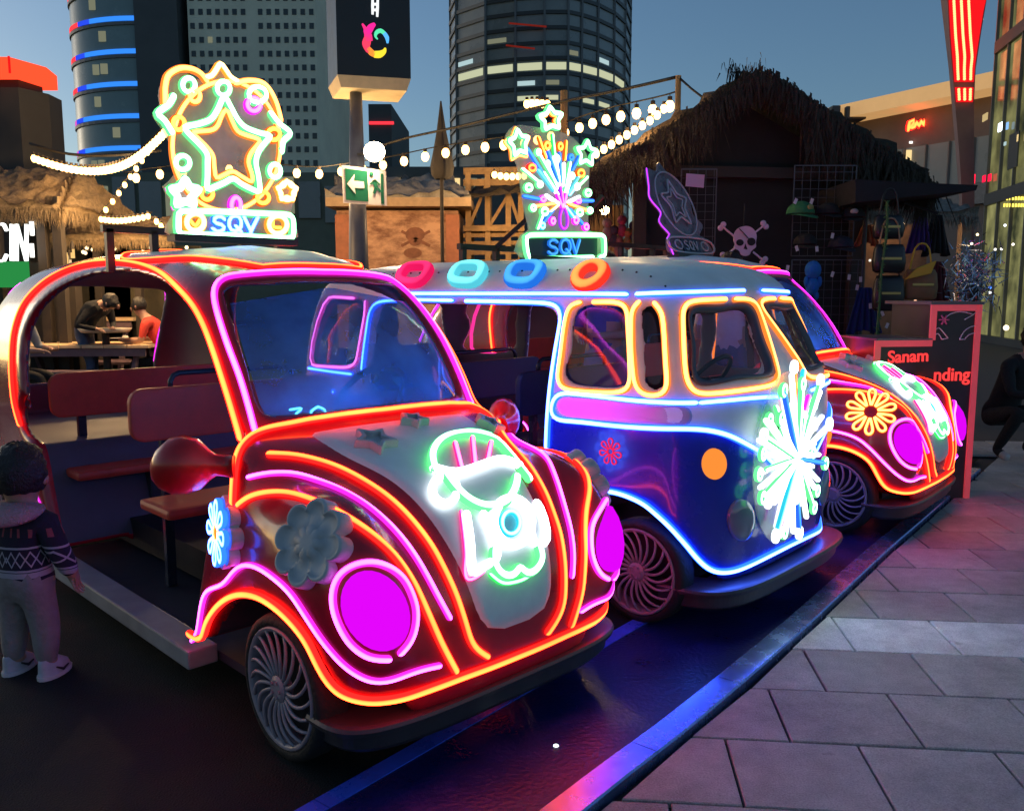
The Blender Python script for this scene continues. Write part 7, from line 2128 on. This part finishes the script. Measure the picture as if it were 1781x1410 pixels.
# ================================================================== PODIUM, SKULL, GOODS OF THE HUT
def podium():
    p0 = np.array([2.66, 6.0]); p1 = np.array([3.30, 6.09]); d = (p1-p0); W = np.linalg.norm(d); d /= W; n = np.array([d[1], -d[0]])
    ang = math.atan2(d[1], d[0]); t = thing('podium', (p0[0], p0[1], 0), ang, 'stepped black podium with red edge strips and a red name on its front', 'podium')
    fr = Frame((p0[0], p0[1]), math.degrees(ang))
    f = lambda x, y: fr.plane(x, y, 1, 0.0)
    z1, z2 = f(1560,592)[2], f(1660,530)[2]; xs = f(1620,592)[0]; xl = f(1526,592)[0]; xr = f(1702,530)[0]; xb = xr
    blk = mat('podium_black', (.025, .022, .028), .4, var=.25, scale=5)
    b = MB(); b.prism([(xl, 0, 0), (xb, 0, 0), (xr, 0, z2), (xs, 0, z2), (xs, 0, z1), (xl, 0, z1)], (0, .50, 0)); b.build('body', blk, t)
    red = mat('podium_red', (.55, .06, .08), .45, var=.1); p = red.node_tree.nodes['Principled BSDF']; p.inputs['Emission Color'].default_value = (.9, .10, .14, 1); p.inputs['Emission Strength'].default_value = .22  # slight emission stands in for light on the red paint
    w = .042
    for a, c in (((xl, z1), (xs, z1)), ((xs, z1), (xs, z2)), ((xs, z2), (xr, z2)), ((xr, z2), (xb, 0)), ((xl, z1), (xl, 0))):
        q = MB(); q.bar((a[0], -.006, a[1]-(w/2 if a[1] == c[1] else 0)), (c[0], -.006, c[1]-(w/2 if a[1] == c[1] else 0)), .016, w, up=(0, 0, 1) if a[1] == c[1] else (1, 0, 0)); q.build('edge_strip', red, t)
    b = MB(); b.box((xs-.03, -.02, z2+.001), (xr+.03, .55, z2+.022)); b.build('top_board', mat('podium_top', (.10, .09, .10), .4), t)
    b = MB(); b.box((xl-.01, -.015, z1+.001), (xs-.001, .51, z1+.014)); b.build('shelf_board', mat('podium_top', (.10, .09, .10)), t)
    # lettering on the front
    lm = emat('podium_red_letters', (1.0, .05, .05), .95)
    def text(s, x, y, h, nm='lettering'):
        cu = bpy.data.curves.new(nm, 'FONT'); cu.body = s; cu.size = h; cu.extrude = .003; cu.offset = .002
        ob = bpy.data.objects.new(nm, cu); COL.objects.link(ob); bpy.context.view_layer.update()
        me = bpy.data.meshes.new_from_object(ob.evaluated_get(bpy.context.evaluated_depsgraph_get())); bpy.data.objects.remove(ob)
        o = link(nm, me, t, lm); P = f(x, y); o.location = (P[0], -.005, P[2]); o.rotation_euler = (PI/2, 0, 0); return o
    o = text('Sanam', 1543, 631, .118); o.rotation_euler = (PI/2, -R(2), 0)
    o = text('nding', 1622, 662, .128)
    # etched panel in the raised part: arches and a flower
    em = mat('etched_white', (.55, .45, .52), .4)
    def line(px, r=.004, m=em):
        P = [f(*q)+np.array([0, -.006, 0]) for q in px]; b = MB(); b.tube(dense(P, .02), r, 6); b.build('etched_line', m, t, True)
    line([(1624,575),(1632,570),(1640,578),(1648,588)]); line([(1624,583),(1631,580),(1637,590)]); line([(1637,590),(1648,588)])
    line([(1668,590),(1676,576),(1688,568),(1698,566)]); line([(1677,590),(1684,582),(1698,578)]); line([(1668,590),(1677,590)])
    line([(1640,556),(1652,546),(1670,542),(1690,546)]); line([(1676,556),(1690,548),(1698,542)])
    pk = mat('etched_pink', (.55, .10, .25), .4)
    for a in range(6): line([(1641,556), (1641+9*math.cos(a*1.05), 556+9*math.sin(a*1.05))], .006, pk)
    return t, fr, f, z1, z2
_pod = podium()
def on_pod(x, y, dep=.2):
    t, fr, f, z1, z2 = _pod; q = fr.plane(x, y, 1, dep); return fr.wld(q)
def ball_toy(nm, label, cat, p, parts):
    t = thing(nm, p, 0, label, cat)
    for (n_, c, r, m) in parts: b = MB(); b.ball(c, r, 12, 8); b.build(n_, m, t, True)
    return t
rdm = mat('toy_red', (.45, .015, .02), .85, bump=.5, bscale=60); whm = mat('toy_white', (.5, .47, .45), .9, bump=.5, bscale=60)
z1 = _pod[3]
pp = on_pod(1603, 590, .22); pp[2] = z1+.014
t = thing('plush_gnome', pp, 0, 'small red plush gnome with a white beard on the podium step', 'toy')
b = MB(); b.ball((0, 0, .05), (.062, .055, .05), 12, 8); b.build('body', rdm, t, True)
b = MB(); b.tube([(0, 0, .07), (.008, 0, .13), (.02, 0, .18)], [.062, .045, .008], 12); b.build('hat', rdm, t, True)
b = MB(); b.ball((-.03, -.04, .045), (.032, .028, .028), 10, 6); b.build('beard', whm, t, True)
def skull_sign():
    Y = 7.75; o = U(1296, 415, Y); t = thing('skull_sign', o, 0, 'white skull and crossbones cut-out with an eye patch hung on the dark hut', 'sign'); f = lambda x, y, g=0.: U(x, y, Y)-o+np.array([0, g, 0])
    s, ox, oy = 1679/250., 1110, 260
    z = lambda pts, g=0.: [f(ox+x/s, oy+y/s, g) for x, y in pts]
    m = mat('skull_lilac', (.58, .46, .60), .6, var=.06); k = mat('skull_black', (.006, .006, .008), .7)
    def pl(nm, pts, g, mm, th=.012, smooth=True):
        P = z(dense(pts, 12, True) if smooth else pts, g); b = MB(); a = sum((P[i][0]*P[i-1][2]-P[i-1][0]*P[i][2]) for i in range(len(P)))
        if a < 0: P = P[::-1]
        b.prism(P, (0, th, 0)); b.build(nm, mm, t)
    def bone(a, c, nm='bone'):
        a, c = np.array(a, float), np.array(c, float); b = MB(); b.bar(f(ox+a[0]/s, oy+a[1]/s, .02), f(ox+c[0]/s, oy+c[1]/s, .02), .012, .030, up=(0, 1, 0))
        b.v = b.v; b.build(nm, m, t)
        d = (c-a)/np.linalg.norm(c-a); q = np.array([-d[1], d[0]])
        for e in (a, c):
            for sg in (-1, 1): b = MB(); P = f(*(np.array([ox, oy])+(e+q*sg*26)/s), .02); b.ball(P, (.026, .008, .026), 10, 6); b.build('bone_end', m, t, True)
    bone((985,895),(1475,1300)); bone((1485,880),(1010,1250))
    pl('skull', [(1250,895),(1180,915),(1125,975),(1115,1060),(1130,1110),(1120,1150),(1170,1180),(1190,1230),(1250,1250),(1310,1230),(1330,1180),(1375,1140),(1375,1090),(1385,1010),(1360,945),(1310,905)], 0., m)
    pl('eye_socket', [(x, y) for x, y in oval(1187,1088,44,38,14)], -.006, k, .005); pl('eye_patch', [(x, y) for x, y in oval(1320,1078,48,46,14)], -.008, k, .006)
    pl('nose_hole', [(1250,1100),(1230,1165),(1248,1160),(1255,1170),(1275,1165)], -.006, k, .005, False)
    b = MB(); b.bar(f(ox+1180/s, oy+925/s, -.006), f(ox+1290/s, oy+1045/s, -.006), .005, .010, up=(0, 1, 0)); b.build('patch_strap', k, t)
    pl('jaw_line', [(1150,1170),(1180,1190),(1200,1230),(1250,1245),(1300,1230),(1320,1190),(1355,1165),(1330,1215),(1300,1255),(1250,1270),(1195,1255),(1165,1210)], -.004, k, .006)
    b = MB(); b.box((-.008, .03, -.30), (.008, .045, .30)); b.build('hanger', k, t)
skull_sign()
def grid_panel(label, x0, y0, x1, y1, Y, step=.075, m=None):
    o = U((x0+x1)/2, y1, Y); t = thing('wire_grid', o, 0, label, 'wire grid', 'wire grid panels on the dark hut')
    a, c = U(x0, y1, Y)-o, U(x1, y0, Y)-o; m = m or mat('grid_wire', (.10, .09, .11), .4, metal=.5)
    b = MB(); x = a[0]
    while x < c[0]+.001: b.bar((x, 0, a[2]), (x, 0, c[2]), .004); x += step
    z = a[2]
    while z < c[2]+.001: b.bar((a[0], -.004, z), (c[0], -.004, z), .004); z += step
    q = b.build('wires', m, t); q['kind'] = 'stuff'
    b = MB()
    for p, q in (((a[0], a[2]), (a[0], c[2])), ((c[0], a[2]), (c[0], c[2])), ((a[0], c[2]), (c[0], c[2])), ((a[0], a[2]), (c[0], a[2]))): b.bar((p[0], 0, p[1]), (q[0], 0, q[1]), .009)
    b.build('frame', m, t)
grid_panel('wire grid hung with caps right of the gable centre', 1376, 288, 1490, 445, 8.15)
grid_panel('wire grid behind the leaning unlit sign with a price card', 1182, 294, 1247, 440, 8.2)
grid_panel('low wire grid behind the farthest car with tags', 1372, 452, 1500, 590, 8.0)
o = U(1209, 314, 8.1); b = MB(); b.prism([(-.085, 0, -.05), (.08, 0, -.065), (.085, 0, .05), (-.08, 0, .062)], (0, .004, 0)); q = b.build('price_card', mat('card_lilac', (.55, .42, .62), .7)); q.location = o; tag(q, 'white price card clipped to the left wire grid', 'card')
rg = random.Random(12)
def cap_hat(label, x, y, Y, col, rz, badge=None, sc=1.0):
    o = U(x, y, Y); t = thing('cap', o, rz, label, 'cap', 'caps for sale on the grids'); m = mat('cap_%02d%02d%02d' % tuple(int(c*99) for c in col), col, .85, var=.15, scale=12, bump=.3, bscale=60)
    V = []; Fc = []; nu, nv = 16, 6; r = .095*sc
    for j in range(nv+1):
        for i in range(nu):
            th = PI/2*(1-j/nv); a = 2*PI*i/nu; V.append((r*math.cos(a)*math.cos(PI/2-th), r*1.1*math.sin(a)*math.cos(PI/2-th), r*.9*math.sin(PI/2-th)) if False else (r*math.cos(a)*math.sin(th), r*1.1*math.sin(a)*math.sin(th), r*.95*math.cos(th)))
    for j in range(nv):
        for i in range(nu): Fc.append((j*nu+i, j*nu+(i+1) % nu, (j+1)*nu+(i+1) % nu, (j+1)*nu+i))
    link('crown', mesh_of(V, Fc, 'crown'), t, m)
    V = []; Fc = []
    for j in range(5):
        for i in range(13):
            a = -PI+PI*i/12; k = 1+.75*j/4
            V.append((r*.98*math.cos(a)*(1-.05*j/4), r*(.9 if j == 0 else .9)*math.sin(a)*k, -.010-.03*math.sin(a)**2*(j/4)*sc))
    n0 = len(V); V += [(v[0], v[1], v[2]-.006) for v in V]
    for j in range(4):
        for i in range(12):
            f = (j*13+i, j*13+i+1, (j+1)*13+i+1, (j+1)*13+i); Fc.append(f); Fc.append(tuple(n0+q for q in reversed(f)))
    for i in range(12): Fc.append((52+i, 52+i+1, n0+52+i+1, n0+52+i))
    link('brim', mesh_of(V, Fc, 'brim'), t, m)
    if badge:
        b = MB(); b.ball((0, -r*.98, r*.42), (.032*sc, .012, .022*sc), 10, 5); b.build('badge', mat('badge_%d' % int(badge[0]*99), badge, .6), t, True)
    return t
cap_hat('green cap with a pale badge on the upper grid', 1392, 372, 8.0, (.02, .16, .06), .5, (.25, .32, .10), 1.25)
cap_hat('black cap beside the green cap on the upper grid', 1440, 372, 8.02, (.012, .012, .014), .2, None, 1.1)
cap_hat('black cap with white lettering patch at the right end of the upper grid', 1484, 378, 8.0, (.013, .013, .017), -.3, (.40, .38, .42), 1.1)
cap_hat('black cap low on the upper grid below the green cap', 1400, 425, 8.02, (.012, .012, .016), .1, None, 1.1)
cap_hat('navy cap low on the upper grid near its right edge', 1462, 430, 8.02, (.014, .016, .035), .3, None, 1.15)
t = thing('plush_toy', U(1414, 470, 7.9), 0, 'bright blue plush toy hanging on the lower grid', 'toy'); bl = mat('plush_blue', (.015, .16, .50), .9, bump=.6, bscale=70)
b = MB(); b.ball((0, 0, 0), (.075, .06, .085), 12, 8); b.build('head', bl, t, True)
b = MB(); b.ball((0, 0, -.14), (.062, .05, .085), 12, 8); b.build('body', bl, t, True)
for s in (-1, 1):
    b = MB(); b.ball((s*.06, -.01, -.10), (.022, .022, .05), 8, 6); b.build('arm', bl, t, True)
    b = MB(); b.ball((s*.035, -.01, -.225), (.026, .03, .04), 8, 6); b.build('leg', bl, t, True)
def tag_card(x, y, Y, rz, where):
    o = U(x, y, Y); b = MB(); b.box((-.014, 0, -.024), (.014, .003, .024)); q = b.build('price_tag', mat('tag_white', (.6, .58, .62), .6)); q.location = o; q.rotation_euler = (0, rz, .2)
    tag(q, 'small white price tag ' + where, 'price tag', 'price tags in the dark hut')
for (x, y, w) in ((1370,466,'just left of the blue plush toy'),(1386,432,'under the low black cap'),(1421,433,'between the low black cap and the navy cap'),(1448,477,'right of the blue plush toy'),(1477,482,'on the lower grid above the blue garment'),(1491,500,'over the top of the dark blue garment'),(1497,486,'highest at the right end of the lower grid'),(1384,350,'on the crown of the green cap'),(1412,350,'between the green cap and the next black cap'),(1448,410,'on the upper grid above the navy cap'),(1514,532,'on the dark blue garment'),(1535,545,'on the black backpack'),(1543,566,'lowest, under the black backpack')): tag_card(x, y, 7.85+.02*rg.random(), rg.uniform(-.5, .5), w)
def bag(label, x, y, Y, w, h, m, hm=None, hang=.22):
    o = U(x, y, Y); t = thing('handbag', o, 0, label, 'bag', 'bags hanging from the awning'); 
    V = []; Fc = []; n = 12
    for k, (zz, s, dp) in enumerate(((-h/2, .80, .7), (-h/2+.02, .95, .95), (-.02, 1.0, 1.0), (h*.35, .92, .8), (h/2, .80, .35))):
        for i in range(n):
            a = 2*PI*i/n; c_, s_ = math.cos(a), math.sin(a)
            V.append((w/2*s*math.copysign(abs(c_)**.5, c_), .055*dp*math.copysign(abs(s_)**.6, s_), zz))
    for k in range(4):
        for i in range(n): Fc.append((k*n+i, k*n+(i+1) % n, (k+1)*n+(i+1) % n, (k+1)*n+i))
    Fc += [tuple(reversed(range(n))), tuple(range(4*n, 5*n))]
    link('pouch', mesh_of(V, Fc, 'pouch'), t, m)
    P = dense([(-w*.32, 0, h/2-.01), (-w*.2, 0, h/2+hang*.8), (0, 0, h/2+hang), (w*.2, 0, h/2+hang*.8), (w*.32, 0, h/2-.01)], .03); b = MB(); b.tube(P, .008, 6); b.build('handle', hm or m, t, True)
    b = MB(); b.box((-w*.3, -.062, -.01), (w*.3, -.050, .01)); b.build('clasp', mat('brass', (.4, .28, .12), .3, metal=.9), t)
    return t
lea = mat('leather_black', (.012, .011, .011), .4, var=.2, scale=10); 
bag('black tote bag hanging highest under the awning', 1545, 395, 7.6, .26, .20, lea)
bag('black handbag with pale buckle hanging below the tote bag', 1546, 450, 7.55, .28, .24, lea, mat('strap_tan', (.35, .22, .12), .5))
bag('black backpack hanging lowest in the chain of bags', 1545, 510, 7.55, .27, .30, lea)
bag('brown and yellow bag hanging right of the black bags', 1600, 495, 7.6, .30, .26, mat('bag_brown', (.22, .11, .045), .7, var=.2), mat('bag_yellow', (.6, .36, .03), .7))
o = U(1598, 472, 7.5); b = MB(); b.prism([(-.12, -.02, -.07), (.10, -.02, -.02), (.14, -.02, .09), (-.02, -.02, .03)], (0, .03, 0)); q = b.build('yellow_scarf', mat('bag_yellow', (.6, .36, .03), .7), None, bevel=.008); q.location = o; tag(q, 'yellow scarf lying over the brown bag', 'scarf')
def draped(label, x, y, Y, w, h, col):
    o = U(x, y, Y); V = []; Fc = []; nu, nv = 18, 8
    for j in range(nv+1):
        for i in range(nu+1):
            u, v = i/nu-.5, j/nv; ww = w*(.35+.65*v); V.append((u*ww, .03*math.sin(u*30+v)*(.3+v), -v*h+.02*math.cos(u*9)*v))
    for j in range(nv):
        for i in range(nu): Fc.append((j*(nu+1)+i, j*(nu+1)+i+1, (j+1)*(nu+1)+i+1, (j+1)*(nu+1)+i))
    me = mesh_of(V, Fc, 'garment'); q = link('garment', me, None, mat('cloth_%d' % int(x), col, .85, var=.2, scale=9)); q.location = o; so = q.modifiers.new('thick', 'SOLIDIFY'); so.thickness = .008
    tag(q, label, 'garment', 'garments hung under the awning'); return q
draped('purple garment hanging under the thatch at the stall back', 1602, 372, 8.6, .30, .36, (.07, .03, .22))
draped('black garment hanging right of the purple one', 1630, 374, 8.6, .30, .38, (.012, .011, .014))
draped('dark red garment beside the brown bag', 1632, 455, 8.2, .30, .38, (.10, .012, .02))
draped('dark blue garment hanging below the lower grid', 1505, 500, 7.9, .34, .40, (.012, .03, .14))
draped('orange garment behind the black tote bag', 1508, 392, 8.5, .26, .18, (.45, .12, .05))
o = U(1543, 352, 7.5); pts = [(0, 0, 0), (.01, 0, -.25), (-.015, 0, -.55), (-.02, 0, -.9), (-.03, 0, -1.15)]; b = MB(); b.tube(dense(pts, .03), .010, 6)
P = dense(pts, .028); rr = random.Random(5)
for p in P:
    for _ in range(3): q_ = np.array(p)+[rr.uniform(-.03, .03), rr.uniform(-.02, .02), rr.uniform(-.02, .02)]; b.bar(p, q_, .006)
q = b.build('garland', mat('garland_green', (.05, .14, .04), .8, var=.4, scale=30)); q.location = o; tag(q, 'thin green garland hanging down in front of the bags', 'garland')
# glitter bush of silver tinsel on the podium
pp = on_pod(1690, 522, .25); pp[2] = _pod[4]+.022
t = thing('tinsel_bush', pp, 0, 'silvery tinsel decoration standing on the podium top', 'decoration')
rg2 = np.random.default_rng(4); V = []; Fc = []
for i in range(900):
    d = rg2.normal(size=3); d /= np.linalg.norm(d); c_ = np.array([0, 0, .16])+rg2.normal(0, .07, 3)*[1.1, .8, 1.5]; l = .05+.07*rg2.random(); s_ = np.cross(d, rg2.normal(size=3)); s_ = s_/np.linalg.norm(s_)*.005; k = len(V)
    V += [c_-s_, c_+s_, c_+d*l]; Fc.append((k, k+1, k+2))
q = link('tinsel', mesh_of(V, Fc, 'tinsel', False), t, mat('tinsel_silver', (.55, .55, .6), .18, metal=1.0)); q['kind'] = 'stuff'
b = MB(); b.tube([(0, 0, 0), (0, 0, .12)], [.05, .06], 12); b.build('pot', M_black, t)
GL = [(1722,500,(.05,.2,1),3.5,'vivid blue lamp low in the tinsel bush'),(1722,509,(.9,.95,1),3.0,'white lamp just under the blue lamp'),(1700,408,(1,.75,.35),3.0,'warm yellow lamp high over the tinsel bush'),(1672,470,(1,.7,.4),1.6,'orange glint at the left side of the tinsel bush'),(1684,463,(1,.8,.5),1.6,'pale orange glint inside the tinsel bush'),(1690,424,(1,.9,.7),2.0,'cream glint below the warm yellow lamp'),(1748,392,(.9,.95,1),2.0,'cold white lamp highest at the right edge'),(1742,433,(1,.95,.85),2.0,'right one of a pair of white lamps'),(1731,434,(1,.95,.85),2.0,'left one of a pair of white lamps'),(1762,425,(1,.9,.8),2.0,'white lamp nearest the right edge'),(1536,432,(1,.6,.3),1.2,'orange glint left of the black handbag strap'),(1513,453,(.9,.85,.7),1.0,'dull cream glint left of the black handbag'),(1572,500,(1,.7,.55),1.2,'pinkish glint left of the brown bag'),(1592,522,(1,.5,.3),1.2,'red-orange glint under the brown bag'),(1750,570,(1,.8,.5),4.0,'large bright warm lamp right of the podium')]
for k, (x, y, col, st, lb) in enumerate(GL):
    o = U(x, y, 8.6); b = MB(); b.ball((0, 0, 0), .013 if k != 14 else .026, 8, 6); q = b.build('small_lamp', emat('stall_glint_%d' % k, col, st), None, True); q.location = o; tag(q, lb, 'lamp', 'tiny lamps among the stall goods')
o = G(967, 1298); b = MB(); b.tube([(0, 0, .0), (0, 0, .006)], [.011, .008], 10); q = b.build('floor_light', emat('floor_glint', (.8, .95, 1), 2.5), None); q.location = o; tag(q, 'tiny white light set in the dark floor between the two metal strips', 'floor light')
# goods in the lit side bay at the left end of the hut
bay = [('hanging_toy', (1056,395), (.45, .30, .25)), ('hanging_toy', (1068,408), (.10, .09, .10)), ('hanging_toy', (1082,390), (.50, .12, .18)), ('hanging_toy', (1092,412), (.45, .33, .12)), ('hanging_toy', (1050,420), (.35, .33, .40)), ('hanging_toy', (1102,400), (.08, .06, .10)), ('hanging_toy', (1076,426), (.40, .22, .14))]
for k, (nm, (x, y), col) in enumerate(bay):
    o = U(x, y, 8.9); t = thing(nm, o, 0, '%s small soft toy hanging on a cord in the lit bay of the hut' % ('tan', 'black', 'red', 'yellow', 'pale lilac', 'dark purple', 'orange-brown')[k], 'toy', 'toys hanging in the lit bay')
    m = mat('bay_toy_%d' % k, col, .9, bump=.5, bscale=50)
    b = MB(); b.ball((0, 0, .04), .05, 10, 7); b.build('head', m, t, True)
    b = MB(); b.ball((0, 0, -.06), (.05, .045, .07), 10, 7); b.build('body', m, t, True)
    b = MB(); b.tube([(0, 0, .08), (0, 0, .42)], .004, 5); b.build('cord', M_wire, t)
